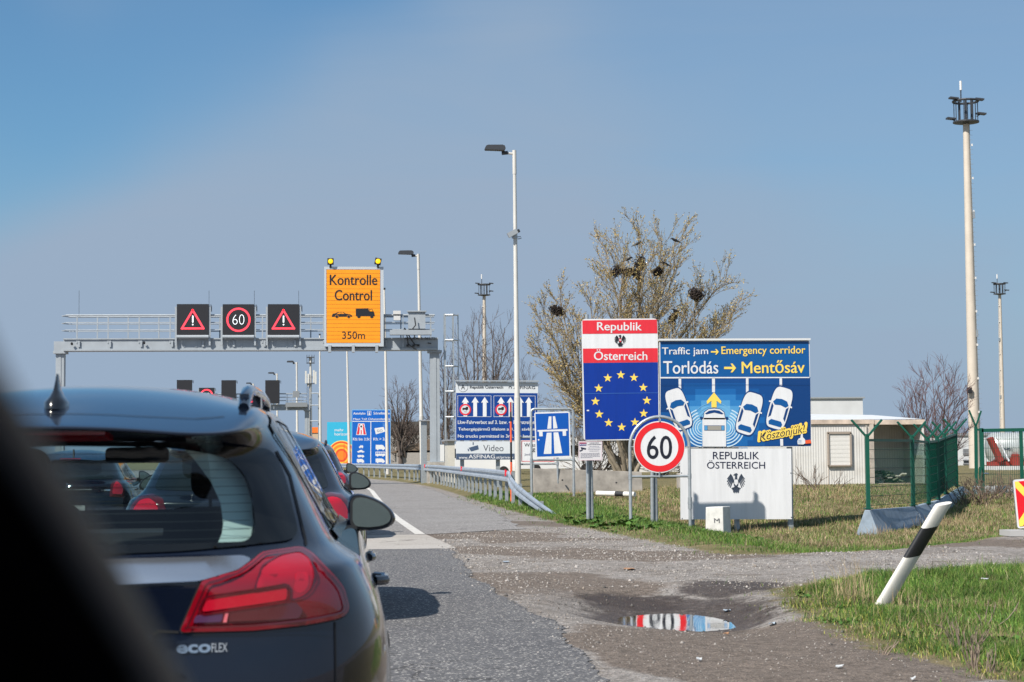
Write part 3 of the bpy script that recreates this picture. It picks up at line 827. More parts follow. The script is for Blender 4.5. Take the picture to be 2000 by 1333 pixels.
for px, py in ((1288, 819), (1288, 927)):
    p = PY(px, py, Y6); one('clamp', lim, lambda f: f.box((p.x, Y6 + 0.03, p.z), (0.02, 0.1, 0.11), GALV), None)
for x in (xl, xr): one('clamp', lim, lambda f: f.tube([(x, Y6 + 0.06, zb_ - 0.05), (x, Y6 + 0.06, zb_ + 0.05)], 0.037, GALV, 12))
one('sleeve', lim, lambda f: f.tube([(xr, Y6 + 0.06, zb_ - 0.62), (xr, Y6 + 0.06, zb_ - 0.53), (xr, Y6 + 0.06, zb_ - 0.529), (xr, Y6 + 0.06, zb_ - 0.49), (xr, Y6 + 0.06, zb_ - 0.489), (xr, Y6 + 0.06, zb_ - 0.40)], [0.04, 0.04, 0.045, 0.045, 0.04, 0.04], GALV, 12))
for x, sg in ((xl, 1), (xr, -1)): one('clamp', lim, lambda f: f.tube([(x, Y6 + 0.04, zc), (x + sg * 0.1, Y6 + 0.04, zc)], 0.012, GALV, 8))

# -- motorway sign in its tube frame
zm = zoomer(850, 720, 6.06)
YM = 54
s = Sign([(1043, 805.8), (1112.4, 804), (1115, 893.2), (1047, 895)], YM)
mw = thing('motorway_sign', (s.C.x, YM, gz(s.C.x, YM)), 'blue motorway symbol sign in a grey tube frame beside the lamp post', 'motorway sign')
s.panel(0.05, WHITE, 0.03)
s.poly([(1045.5, 808.6), (1110, 806.8), (1112.3, 890.6), (1049.3, 892.2)], AUTB)
s.poly([zm(1343, 568), zm(1374, 568), zm(1374, 713), zm(1325, 715)], WHITE, 2); s.poly([zm(1391, 566), zm(1417, 566), zm(1447, 708), zm(1397, 713)], WHITE, 2)
s.poly([zm(1210, 730), zm(1565, 718), zm(1566, 740), zm(1548, 742), zm(1550, 798), zm(1510, 799), zm(1507, 744), zm(1270, 748), zm(1272, 803), zm(1231, 804), zm(1228, 748), zm(1211, 746)], WHITE, 2)
s.poly([zm(1320, 762), zm(1376, 760), zm(1376, 1011), zm(1285, 1012)], WHITE, 2); s.poly([zm(1400, 758), zm(1456, 757), zm(1504, 1003), zm(1411, 1007)], WHITE, 2)
s.disc(*zm(1224, 845), 1.5, WHITE, 2)
s.build('panel', mw)
def tube_frame(root, pxl, pxr, pyt, pyb, Y, r, low=True):
    f = MB(); a, b = PY(pxl, (pyt + pyb) / 2, Y).x, PY(pxr, (pyt + pyb) / 2, Y).x; zt = PY((pxl + pxr) / 2, pyt, Y).z; zl = PY((pxl + pxr) / 2, pyb, Y).z; k = 0.09
    y = Y + 0.06
    f.tube([(a, y, gz(a, Y) - 0.1), (a, y, zt - k), (a + k * 0.3, y, zt - k * 0.3), (a + k, y, zt), (b - k, y, zt), (b - k * 0.3, y, zt - k * 0.3), (b, y, zt - k), (b, y, gz(b, Y) - 0.1)], r, TUBE, 10)
    f.tube([(a, y, zl), (b, y, zl)], r * 0.8, TUBE, 8)
    f.build('tube_frame', root, smooth=50)
    for x in (a, b):
        for z0, z1 in [(zl - 0.05, zl + 0.05), (zt - 0.5, zt - 0.44)] + ([(gz(x, Y) + 0.15, gz(x, Y) + 0.42)] if x == b else []): one('clamp', root, lambda f: f.tube([(x, y, z0), (x, y, z1)], r * 1.27, GALV, 10))
tube_frame(mw, 1038, 1120.2, 799, 899, YM, 0.036)
# -- water notice behind it
YV = 60
s = Sign([(1018, 861), (1083, 860.5), (1083, 901.5), (1018.4, 902.5)], YV)
wn_ = thing('water_notice', (s.C.x, YV, gz(s.C.x, YV)), 'white notice with thin red border half hidden behind the motorway sign', 'notice sign')
s.panel(0.02, WHITE, 0.02); s.frame(1018.6, 861.4, 1082.6, 902, 1.0, RED, 1)
s.text('Wass', 1024, 866, 1046, 873, BLACK, 2, 0.0); s.text('ge', 1040, 876, 1050, 883.5, BLACK, 2); s.text('Jede', 1024, 886, 1039, 891, INK, 2)
s.build('panel', wn_); tube_frame(wn_, 1013, 1089, 854.5, 907, YV, 0.034)

# -- lorry lane sign with camera plate
YA = 75
za = zm
s = Sign([za(243, 163), za(1217, 165), za(1217, 853), za(240, 855)], YA)
ls = thing('lorry_lane_sign', (s.C.x, YA, gz(s.C.x, YA)), 'large blue lorry ban sign with white arrows behind the tall lamp post', 'road sign')
GREYP = M('sign_pale_grey', (0.62, 0.66, 0.70), 0.42, var=0.03)
s.panel(0.03, GREYP, 0.08)
s.poly([za(247, 292), za(1212, 292), za(1211, 848), za(246, 851)], LKWB)
s.ring(*za(330, 222), 9.0, 9.5, BLACK, 2); s.mb.f; s.text('A', *za(306, 192), *za(352, 250), BLACK, 2, 0.0)
s.text('Republik Österreich', *za(411, 198), *za(803, 250), BLACK, 2, 0.012)
c = za(888, 229); s.ring(c[0], c[1], 1.9, 3.1, BLACK, 2, 150, 400, 24); s.text('ASFiNAG', *za(925, 210), *za(1183, 243), BLACK, 2, 0.01)
for bx0, bx1, xs in ((265, 662, (356, 472, 585)), (691, 1186, (778, 890, 1005, 1107))):
    a = za(bx0, 323); b = za(bx1, 574); s.frame(*a, *b, 0.7, WHITE, 2)
    for k, x in enumerate(xs):
        s.poly([za(x - 44, 407), za(x, 338), za(x + 44, 407), za(x + 22, 403), za(x + 22, 573), za(x - 22, 573), za(x - 22, 403)], WHITE, 3)
    c = za(xs[0], 489); s.disc(c[0], c[1], 11.2, RED, 4); s.disc(c[0], c[1], 8.2, GREYP, 5)
    x = xs[0]
    s.poly([za(x - 34, 468), za(x + 4, 468), za(x + 4, 456), za(x + 32, 456), za(x + 34, 490), za(x + 22, 490), za(x + 20, 498), za(x + 8, 498), za(x + 6, 490), za(x - 20, 490), za(x - 24, 498), za(x - 34, 494)], BLACK, 6)
    s.text('7,5t', *za(x - 18, 505), *za(x + 18, 524), INK, 6)
s.text('Lkw-Fahrverbot auf 3. bzw. 4. Fahrstreifen', *za(268, 615), *za(1178, 658), WHITE, 3, 0.014)
s.text('Tehergépjármű tilalom a 3., 4. sávban', *za(272, 698), *za(1178, 746), WHITE, 3, 0.014)
s.text('No trucks permitted in 3rd, 4th lanes', *za(268, 782), *za(1150, 832), WHITE, 3, 0.014)
s.build('panel', ls)
mb = MB(); mb.bar(s.at(-s.W / 2 - 0.03, s.H / 2 + 0.05, 0.06), s.at(s.W / 2 + 0.03, s.H / 2 + 0.05, 0.06), 0.16, 0.05, GANT); mb.build('top_rim', ls)
for px in (903, 973, 1040):
    x = XY(px, YA); mb = MB(); mb.bar((x, YA + 0.16, gz(x, YA) - 0.1), (x, YA + 0.16, s.C.z + s.H * 0.4), 0.16, 0.14, GALV); mb.build('post', ls)
s = Sign([za(245, 862), za(950, 862), za(950, 1080), za(245, 1082)], YA - 0.1)
vs = thing('camera_plate', (s.C.x, YA - 0.1, s.C.z - s.H / 2), 'grey and white video camera plate under the lorry ban sign', 'road sign')
s.panel(0.05, GREYP, 0.03)
SL = M('sign_slate', lin(66, 84, 112), 0.45)
s.poly([za(247, 1008), za(948, 1008), za(948, 1078), za(247, 1080)], SL)
s.poly([za(395, 940), za(505, 908), za(516, 958), za(425, 984)], SL, 1); s.poly([za(382, 950), za(398, 956), za(402, 978), za(388, 980)], SL, 1); s.rect(*za(443, 874), *za(455, 906), SL, 1)
s.text('Video', *za(568, 906), *za(808, 980), M('sign_grey_ink', lin(50, 56, 70), 0.5), 1, -0.004)
s.text('www.', *za(280, 1048), *za(388, 1070), WHITE, 2, 0.01); s.text('ASFINAG', *za(396, 1020), *za(706, 1066), WHITE, 2, 0.012); s.text('.at/privacy', *za(712, 1036), *za(922, 1076), WHITE, 2, 0.008)
s.build('panel', vs)

# -- toll sign and sunny billboard down the road
zt = zoomer(630, 680, 5.553)
YT = 140
TOLB = M('toll_blue', lin(10, 96, 190), 0.42, var=0.05, scale=2)
s = Sign([zt(315, 666), zt(738, 668), zt(738, 1275), zt(315, 1275)], YT)
ts = thing('toll_sign', (s.C.x, YT, gz(s.C.x, YT)), 'tall blue toll sign with two columns of white vehicle symbols', 'road sign')
s.panel(0.05, M('toll_rim', lin(120, 170, 215), 0.4), 0.08)
s.poly([zt(322, 676), zt(731, 678), zt(731, 1272), zt(322, 1272)], TOLB)
s.text('Autobahn', *zt(334, 696), *zt(462, 722), WHITE, 2, 0.02); s.text('Schnellstraße', *zt(553, 694), *zt(726, 722), WHITE, 2, 0.02); s.text('Maut Toll Úthasználati díj', *zt(334, 756), *zt(726, 786), WHITE, 2, 0.02)
s.frame(*zt(484, 684), *zt(526, 730), 0.8, WHITE, 2); s.poly([zt(498, 724), zt(503, 690), zt(508, 690), zt(514, 724)], WHITE, 2)
s.rect(*zt(322, 792), *zt(731, 800), WHITE, 2); s.rect(*zt(519, 800), *zt(527, 1272), WHITE, 2)
s.poly([zt(386, 820), zt(452, 820), zt(476, 944), zt(364, 944)], WHITE, 2); s.poly([zt(392, 826), zt(408, 826), zt(396, 938), zt(370, 938)], RED, 3); s.poly([zt(432, 826), zt(446, 826), zt(469, 938), zt(444, 938)], RED, 3)
s.disc(*zt(419, 852), 3.8, WHITE, 4); s.disc(*zt(419, 852), 1.9, NAVY, 5); s.rect(*zt(413, 890), *zt(424, 938), RED, 3)
s.poly([zt(562, 872), zt(662, 858), zt(680, 908), zt(578, 938)], WHITE, 2); s.text('GO', *zt(588, 886), *zt(650, 912), SL, 3)
for k in range(3): c = zt(645, 862); s.ring(c[0], c[1], 4 + k * 2.0, 4.7 + k * 2.0, M('wave_pale', lin(110, 165, 215), 0.4), 3, -80, 0, 12)
s.text('Kfz bis 3,5t', *zt(330, 974), *zt(510, 1008), WHITE, 2, 0.015); s.text('Kfz > 3,5t', *zt(551, 974), *zt(716, 1008), WHITE, 2, 0.015)
def veh(x0, y0, x1, y1, kind):
    w, h = x1 - x0, y1 - y0; q = lambda a, b: zt(x0 + a * w, y0 + b * h)
    if kind == 'van': s.poly([q(0, 0), q(0.68, 0), q(0.8, 0.12), q(0.95, 0.5), q(1, 0.85), q(0, 0.85)], WHITE, 2)
    elif kind == 'bus': s.poly([q(0, 0), q(1, 0), q(1, 0.85), q(0, 0.85)], WHITE, 2); [s.rect(*q(0.06 + k * 0.19, 0.15), *q(0.2 + k * 0.19, 0.42), TOLB, 3) for k in range(5)]
    elif kind == 'car': s.poly([q(0, 0.5), q(0.2, 0.42), q(0.38, 0.05), q(0.68, 0.05), q(0.82, 0.42), q(1, 0.55), q(1, 0.82), q(0, 0.82)], WHITE, 2)
    elif kind == 'pick': s.poly([q(0, 0.1), q(0.55, 0.1), q(0.55, 0.4), q(0.62, 0.1), q(0.85, 0.1), q(1, 0.5), q(1, 0.82), q(0, 0.82)], WHITE, 2)
    else: s.poly([q(0, 0.6), q(0.3, 0.3), q(0.45, 0.0), q(0.6, 0.25), q(0.9, 0.1), q(1, 0.7), q(0.6, 0.8), q(0, 0.85)], WHITE, 2)
    for a in (0.22, 0.78): c = q(a, 0.86); s.disc(c[0], c[1], 0.14 * h / 5.553 + 0.3, WHITE, 2.5)
for bx in (((395, 1052, 442, 1086), 'moto'), ((376, 1106, 454, 1136), 'car'), ((380, 1158, 452, 1188), 'pick'), ((372, 1204, 454, 1246), 'van'), ((576, 1052, 680, 1108), 'van'), ((574, 1126, 678, 1178), 'bus'), ((576, 1200, 678, 1248), 'van')): veh(*bx[0], bx[1])
s.build('panel', ts)
for px in (697, 752):
    x = XY(px, YT); mb = MB(); mb.bar((x, YT + 0.2, gz(x, YT) - 0.2), (x, YT + 0.2, s.C.z + s.H * 0.4), 0.2, 0.15, GALV); mb.build('post', ts)
YB = 165
s = Sign([zt(48, 803), zt(330, 805), zt(330, 1290), zt(48, 1290)], YB)
bb = thing('billboard', (s.C.x, YB, gz(s.C.x, YB)), 'turquoise billboard with an orange swirl in the distance', 'billboard')
TURQ = M('billboard_turquoise', lin(52, 176, 214), 0.45, var=0.04); ORA = M('billboard_orange', lin(244, 134, 44), 0.45); ORD = M('billboard_red', lin(226, 84, 46), 0.45); OYE = M('billboard_yellow', lin(250, 190, 70), 0.45)
s.panel(0.05, TURQ, 0.15)
s.text('mehr', *zt(130, 874), *zt(228, 904), WHITE, 2, 0.015); s.text('horizont', *zt(130, 918), *zt(292, 950), WHITE, 2, 0.015)
c = zt(205, 1165)
for k, (rr, m_) in enumerate(((29, YEL), (27.5, ORD), (24, OYE), (21, ORA), (16, OYE), (13, ORD), (9, ORA))):
    pts = [(c[0] + rr * math.cos(R(a)) * 0.95, min(c[1] + rr * math.sin(R(a)), zt(0, 1286)[1])) for a in range(0, 360, 8)]
    s.poly([(min(max(x, zt(52, 0)[0]), zt(326, 0)[0]), y) for x, y in pts], m_, 2 + k * 0.4)
s.rect(*zt(230, 1040), *zt(236, 1280), ORD, 6); s.rect(*zt(52, 1220), *zt(140, 1286), ORD, 6)
s.build('panel', bb)
for px in (645, 684):
    x = XY(px, YB); mb = MB(); mb.bar((x, YB + 0.3, gz(x, YB) - 0.2), (x, YB + 0.3, s.C.z + s.H * 0.4), 0.3, 0.2, GALV); mb.build('post', bb)

# ------------------------------------------------------------------ gantries
YG = 92
LEDR = M('led_red', (1.0, 0.05, 0.08), 0.5, emit=0.75); LEDW = M('led_white', (0.9, 0.95, 1.0), 0.5, emit=0.7); LEDB = M('led_face', (0.012, 0.013, 0.018), 0.55, var=0.3, scale=30); AMB = M('amber_lamp', (1.0, 0.60, 0.01), 0.4, emit=0.9)
def gantry(Y, xl, xr, zbot, zrail, name, label, led=True):
    g0 = gz(xr, Y)
    root = thing(name, (xr, Y, g0), label, 'gantry', 'sign gantries over the road')
    hb = 0.62 * (zrail - zbot) / 1.77
    mb = MB(); zt_ = zbot + hb
    mb.box(((xl + xr) / 2, Y, zbot + hb / 2), (xr - xl + 0.3, 1.0, hb), GANT)
    mb.box(((xl + xr) / 2, Y - 0.53, zbot + 0.05), (xr - xl + 0.3, 0.06, 0.10), GANT); mb.box(((xl + xr) / 2, Y - 0.53, zt_ - 0.03), (xr - xl + 0.3, 0.08, 0.06), GANT)
    k = xl + 0.6
    while k < xr - 1:
        mb.box((k, Y - 0.56, zbot + hb * 0.55), (0.10, 0.05, hb * 0.5), GANT); k += 1.5
    mb.build('beam', root)
    mb = MB(); x = xl + 0.5
    posts = []
    while x < xr:
        posts.append(x); x += 1.5
    for y_ in (Y - 0.5, Y + 0.5):
        for px_ in posts: mb.bar((px_ + (0 if y_ < Y else 0.85), y_, zbot + hb * 0.6), (px_ + (0 if y_ < Y else 0.85), y_, zrail), 0.06, 0.06, GANT)
        for zz, r_ in ((zrail, 0.045), (zrail - (zrail - zt_) * 0.32, 0.025), (zrail - (zrail - zt_) * 0.64, 0.025)):
            mb.tube([(xl - 0.05, y_, zz), (xr, y_, zz)], r_, GANT, 8)
    for zz in (zrail, zrail - (zrail - zt_) * 0.32, zrail - (zrail - zt_) * 0.64): mb.tube([(xl - 0.05, Y - 0.5, zz), (xl - 0.3, Y, zz), (xl - 0.05, Y + 0.5, zz)], 0.025, GANT, 6)
    mb.build('railing', root)
    for x, wd in ((xl - 0.35, 0.40), (xr, 0.48)):
        mb = MB(); gg = gz(x, Y)
        mb.box((x, Y, (zbot + gg) / 2 + 0.45), (wd, 0.55, zbot - gg - 0.9), GANT)
        mb.box((x, Y - 0.25, (zbot + gg) / 2 + 0.45), (wd * 0.3, 0.1, zbot - gg - 0.95), GANT)
        mb.box((x, Y, zbot - 0.06), (wd + 0.22, 0.85, 0.12), GANT)
        if x < xl: mb.box((x, Y, zbot + hb * 0.35), (wd + 0.15, 0.8, hb * 0.85), GANT)
        mb.box((x, Y, gg + 0.98), (wd + 0.35, 0.9, 0.05), GANT)
        mb.build('column', root)
        mb = MB(); mb.box((x + 0.1, Y, gg + 0.4), (1.0, 1.2, 1.1), CONC); mb.build('footing', root)
    return root
xl, xr = PY(133, 670, YG).x, PY(848.5, 670, YG).x
zbot = PY(500, 686, YG).z; zrail = PY(500, 617.5, YG).z
ga = gantry(YG, xl, xr, zbot, zrail, 'gantry', 'grey steel sign gantry spanning the road ahead with railing and ladder')
# caged ladder, cable trays and boxes of the near gantry
mb = MB()
la, lb = XY(870, YG), XY(896, YG)
for x, y_ in ((la, YG - 0.2), (la, YG + 0.25)): mb.bar((x, y_, gz(x, YG) + 0.9), (x, y_, zrail + 0.1), 0.09, 0.06, GALV)
z = 1.2
while z < zrail:
    mb.tube([(la, YG - 0.2, z), (la, YG + 0.25, z)], 0.018, GALV, 6); z += 0.28
for x, y_ in ((lb, YG), (lb - 0.25, YG - 0.3), (lb - 0.25, YG + 0.3)): mb.bar((x, y_, 2.6), (x, y_, zrail + 0.1), 0.06, 0.03, GALV)
for py in (616, 665, 716, 765, 815):
    z = PY(880, py, YG).z
    mb.tube([(la, YG - 0.25, z), (lb - 0.28, YG - 0.33, z), (lb, YG, z), (lb - 0.28, YG + 0.33, z), (la, YG + 0.3, z)], 0.035, M('hoop_steel', (0.62, 0.66, 0.70), 0.35, 0.5), 6)
for z in (2.0, 3.3, 4.6, 5.9): mb.bar((xr + 0.2, YG, z), (la, YG, z), 0.05, 0.05, GALV)
mb.build('ladder', ga)
z6 = zoomer(480, 480, 4.762)
mb = MB()
def gbox(x0, y0, x1, y1, dy, m, th=0.25):
    a, b = PY(*z6(x0, y0), YG - dy), PY(*z6(x1, y1), YG - dy)
    mb.box(((a.x + b.x) / 2, YG - dy, (a.z + b.z) / 2), (abs(b.x - a.x), th, abs(a.z - b.z)), m)
gbox(1370, 608, 1440, 640, 0.62, M('camera_white', (0.6, 0.6, 0.6), 0.5)); gbox(1375, 655, 1438, 695, 0.62, M('camera_white', None))
gbox(1510, 615, 1670, 775, 0.60, GANT, 0.3); gbox(1500, 608, 1680, 618, 0.65, GANT, 0.4)
gbox(1340, 788, 1728, 832, 0.85, GANT, 0.5); gbox(1458, 650, 1468, 945, 0.62, GALV, 0.08)
mb.build('equipment_box', ga)
for pts in (((1475, 765), (1500, 840), (1510, 915), (1570, 960), (1590, 965)), ((1478, 768), (1530, 860), (1570, 920), (1605, 925)), ((1570, 670), (1580, 740), (1540, 790), (1490, 795)), ((1690, 905), (1725, 910))):
    mb = MB(); mb.tube([PY(*z6(*p), YG - 0.95 if p[1] < 850 else YG - 0.66) for p in pts], 0.03, DARK, 6); mb.build('cable', ga)
for p in ((1505, 930), (1560, 930), (1605, 928)): a = PY(*z6(*p), YG - 0.62); mb = MB(); mb.box(a, (0.12, 0.12, 0.10), DARK); mb.build('cable_clip', ga)
for p in ((905, 545), (200, 555)): a = PY(100 + p[0] / 5, 560 + p[1] / 5, YG - 0.62); mb = MB(); mb.tube([a, a + Vector((0.03, -0.12, -0.05))], 0.06, DARK, 8); mb.build('camera', ga)
tx = Sign([z6(1478, 850), z6(1772, 850), z6(1772, 878), z6(1478, 878)], YG - 0.58)
tx.text('A04 A04_2_065,721', *z6(1478, 852), *z6(1772, 878), DARK, 0.5, 0.01); tx.build('lettering', ga)
for px in (152, 407, 496, 583, 690): a = PY(px, 610, YG); one('lightning_rod', ga, lambda f: f.tube([(a.x, YG + 0.4, zrail), (a.x, YG + 0.4, zrail + 1.3)], 0.008, DARK, 4))
z5 = zoomer(100, 560, 4.9925)
def matrix_sign(corners, Y, label, kind, zz):
    s = Sign(corners, Y); r_ = thing('matrix_sign', (s.C.x, Y, s.C.z - s.H / 2), label, 'matrix sign', 'variable message signs on the gantries')
    s.panel(0.02, LEDB, 0.35, DARK)
    x0, y0, x1, y1 = corners[0][0], corners[0][1], corners[2][0], corners[2][1]; w, h = x1 - x0, y1 - y0
    q = lambda a, b: (x0 + a * w, y0 + b * h)
    if kind == '!':
        s.outline([q(0.5, 0.20), q(0.84, 0.795), q(0.16, 0.795)], w * 0.058, LEDR, 1)
        s.rect(*q(0.482, 0.38), *q(0.522, 0.60), LEDW, 1); s.rect(*q(0.482, 0.65), *q(0.522, 0.69), LEDW, 1)
    elif kind == '60':
        c = q(0.505, 0.51); s.ring(c[0], c[1], w * 0.325, w * 0.385, LEDR, 1); s.text('60', *q(0.32, 0.34), *q(0.69, 0.665), LEDW, 1, -0.028)
    elif kind == 'ring':
        c = q(0.5, 0.5); s.ring(c[0], c[1], w * 0.33, w * 0.42, LEDR, 1); s.text('60', *q(0.32, 0.34), *q(0.69, 0.665), LEDW, 1, -0.02)
    s.build('display', r_)
    mb = MB()
    if kind:
        for sx in (-1, 1): mb.bar(s.at(sx * (s.W / 2 + 0.05), s.H / 2 - 0.12, -0.1), s.at(sx * (s.W / 2 + 0.05), -s.H / 2 - 0.95 * zz, -0.1), 0.09, 0.12, GANT)
        mb.tube([s.at(-s.W / 2, -s.H / 2 - 0.10, 0.02), s.at(s.W / 2, -s.H / 2 - 0.10, 0.02)], 0.085, GANT, 10)
    else:
        mb.box(s.at(0, 0, -0.5), (s.W * 0.6, 0.25, s.H), GANT)
    for sx in (-0.28, 0.1): mb.bar(s.at(sx * s.W, -s.H / 2, -0.25), s.at(sx * s.W, -s.H / 2 - 0.6, -0.25), 0.06, 0.06, GANT)
    mb.build('bracket', r_)
    mb = MB()
    for k in range(5):
        a = s.at(s.W / 2, s.H / 2 - 0.05 - 0.06 * k, -0.1); mb.tube([a, a + Vector((0.12, 0, 0.02)), a + Vector((0.15, 0, -0.10))], 0.014, DARK, 5)
    mb.build('cable', r_)
    return r_
matrix_sign([(345.3, 594.3), (407.4, 594.3), (407.4, 654.2), (345.3, 654.2)], YG - 0.75, 'black display with red warning triangle above the left lane', '!', 0.55)
matrix_sign([(434.8, 594.6), (496, 594.6), (496, 654.2), (434.8, 654.2)], YG - 0.75, 'black display with glowing 60 in a red ring between two triangles', '60', 0.55)
matrix_sign([(523, 594.5), (584.2, 594.5), (584.2, 654.2), (523, 654.2)], YG - 0.75, 'black display with red warning triangle next to the orange control sign', '!', 0.55)
# orange control sign
YK = YG - 0.95
s = Sign([z6(730, 197), z6(1282, 197), z6(1282, 939), z6(730, 939)], YK)
ks = thing('control_sign', (s.C.x, YK, s.C.z - s.H / 2), 'tall orange control sign with car and lorry symbols on the gantry', 'control sign')
s.panel(0.01, M('control_rim', (0.50, 0.55, 0.60), 0.5, 0.2), 0.35, GANT)
ORG = M('control_orange', lin(243, 152, 22), 0.45, var=0.05, scale=1.5); ORL = M('control_orange_line', lin(176, 100, 14), 0.5)
s.poly([z6(751, 224), z6(1250, 224), z6(1250, 905), z6(751, 905)], ORG, 1)
for k in range(19):
    y = 224 + 35.9 * (k + 1)
    if y < 900: s.poly([z6(751, y - 1.6), z6(1250, y - 1.6), z6(1250, y + 1.6), z6(751, y + 1.6)], ORL, 1.5)
s.frame(*z6(749, 222), *z6(1252, 907), 0.5, DARK, 1.6)
s.text('Kontrolle', *z6(782, 273), *z6(1222, 367), BLACK, 3, 0.016); s.text('Control', *z6(828, 414), *z6(1172, 511), BLACK, 3, 0.016); s.text('350m', *z6(896, 800), *z6(1107, 868), BLACK, 3, 0.004)
s.poly([z6(801, 652), z6(808, 636), z6(838, 630), z6(862, 618), z6(902, 618), z6(930, 634), z6(970, 640), z6(988, 650), z6(990, 662), z6(801, 664)], BLACK, 3)
s.poly([z6(850, 632), z6(868, 622), z6(884, 622), z6(884, 636), z6(850, 637)], ORG, 4); s.poly([z6(888, 622), z6(900, 622), z6(920, 636), z6(888, 636)], ORG, 4)
for x in (846, 956): c = z6(x, 661); s.disc(c[0], c[1], 3.3, ORG, 4); s.disc(c[0], c[1], 2.8, BLACK, 5)
s.poly([z6(1022, 588), z6(1140, 586), z6(1146, 612), z6(1186, 612), z6(1194, 622), z6(1200, 658), z6(1024, 658)], BLACK, 3)
s.poly([z6(1146, 592), z6(1176, 592), z6(1190, 618), z6(1150, 618)], BLACK, 3); s.poly([z6(1152, 597), z6(1173, 597), z6(1182, 613), z6(1154, 613)], ORG, 4)
for x in (1050, 1171): c = z6(x, 660); s.disc(c[0], c[1], 3.2, BLACK, 5)
s.build('panel', ks)
for x in (780, 1000, 1218): a = PY(*z6(x, 960), YG - 0.9); one('bracket', ks, lambda f: f.box((a.x, YG - 0.75, a.z), (0.14, 0.5, 0.35), GANT), None)
for i, (x0, y0, x1, y1, t) in enumerate(((757, 116, 820, 182, 0), (1197, 114, 1262, 183, 12))):
    a, b = PY(*z6(x0, y0), YK), PY(*z6(x1, y1), YK); c = (a + b) / 2; w = (b.x - a.x) * 0.92
    r_ = thing('warning_beacon', (c.x, YK, b.z - 0.1), ('amber beacon upright on the left corner of the orange sign', 'amber beacon tilted on the right corner of the orange sign')[i], 'warning light', 'amber beacons on the control sign')
    rot = Matrix.Rotation(R(t), 3, 'Y')
    mb = MB(); mb.box(c, (w, 0.22, w), DARK, rot); mb.bar((c.x, YK, b.z - 0.14), (c.x, YK, c.z), 0.1, 0.06, DARK); mb.build('housing', r_)
    mb = MB(); mb.lathe(c, [(w * 0.40, -0.112), (w * 0.40, -0.14), (w * 0.30, -0.17), (w * 0.05, -0.185)], AMB, 20, 'Y'); mb.build('lens', r_, smooth=60)
    mb = MB(); mb.lathe(c, [(w * 0.46, -0.112), (w * 0.46, -0.2), (w * 0.42, -0.2), (w * 0.42, -0.112)], DARK, 20, 'Y'); mb.build('hood', r_)
# far gantry
YF = 200
zf = zoomer(440, 690, 8.33)
xr2 = PY(*zf(1330, 900), YF).x
gb = gantry(YF, xr2 - 26, xr2, PY(*zf(1100, 930), YF).z, PY(*zf(1100, 662), YF).z, 'gantry', 'distant sign gantry half hidden behind the roof of the black estate car')
mb = MB()
for (x0, y0, x1, y1, dy) in ((1105, 625, 1210, 725, 0.7), (985, 812, 1340, 880, 0.9)):
    a, b = PY(*zf(x0, y0), YF), PY(*zf(x1, y1), YF); mb.box(((a.x + b.x) / 2, YF - dy, (a.z + b.z) / 2), (b.x - a.x, 0.5, a.z - b.z), M('tray_grey', (0.22, 0.24, 0.26), 0.5))
la2, lb2 = PY(*zf(1385, 800), YF).x, PY(*zf(1520, 800), YF).x
for x in (la2, lb2): mb.bar((x, YF, 0.5), (x, YF, PY(*zf(1400, 655), YF).z), 0.16, 0.1, GALV)
for py in (655, 850, 1105): z = PY(*zf(1400, py), YF).z; mb.tube([(la2, YF - 0.3, z), (lb2, YF - 0.3, z)], 0.06, M('hoop_steel', None), 6)
mb.build('ladder', gb)
for i, (x0, x1, y0, y1, kind, lb_) in enumerate(((345.2, 375, 742.5, 790, '', 'blank black display, leftmost of the three on the far gantry'), (432.3, 460.8, 743, 790, '', 'blank black display in the middle of the far gantry'), (518, 546, 743, 788.5, '', 'blank black display nearest the far gantry ladder'),
        (388.5, 418.5, 757.8, 788, 'ring', 'display with red ring just above the black car roof'), (474.6, 502.6, 760.5, 790, 'ring', 'display with red ring beside the roof rail'))):
    matrix_sign([(x0, y0), (x1, y0), (x1, y1), (x0, y1)], YF - 0.8 - 0.4 * (kind == ''), lb_, kind, 0.5)

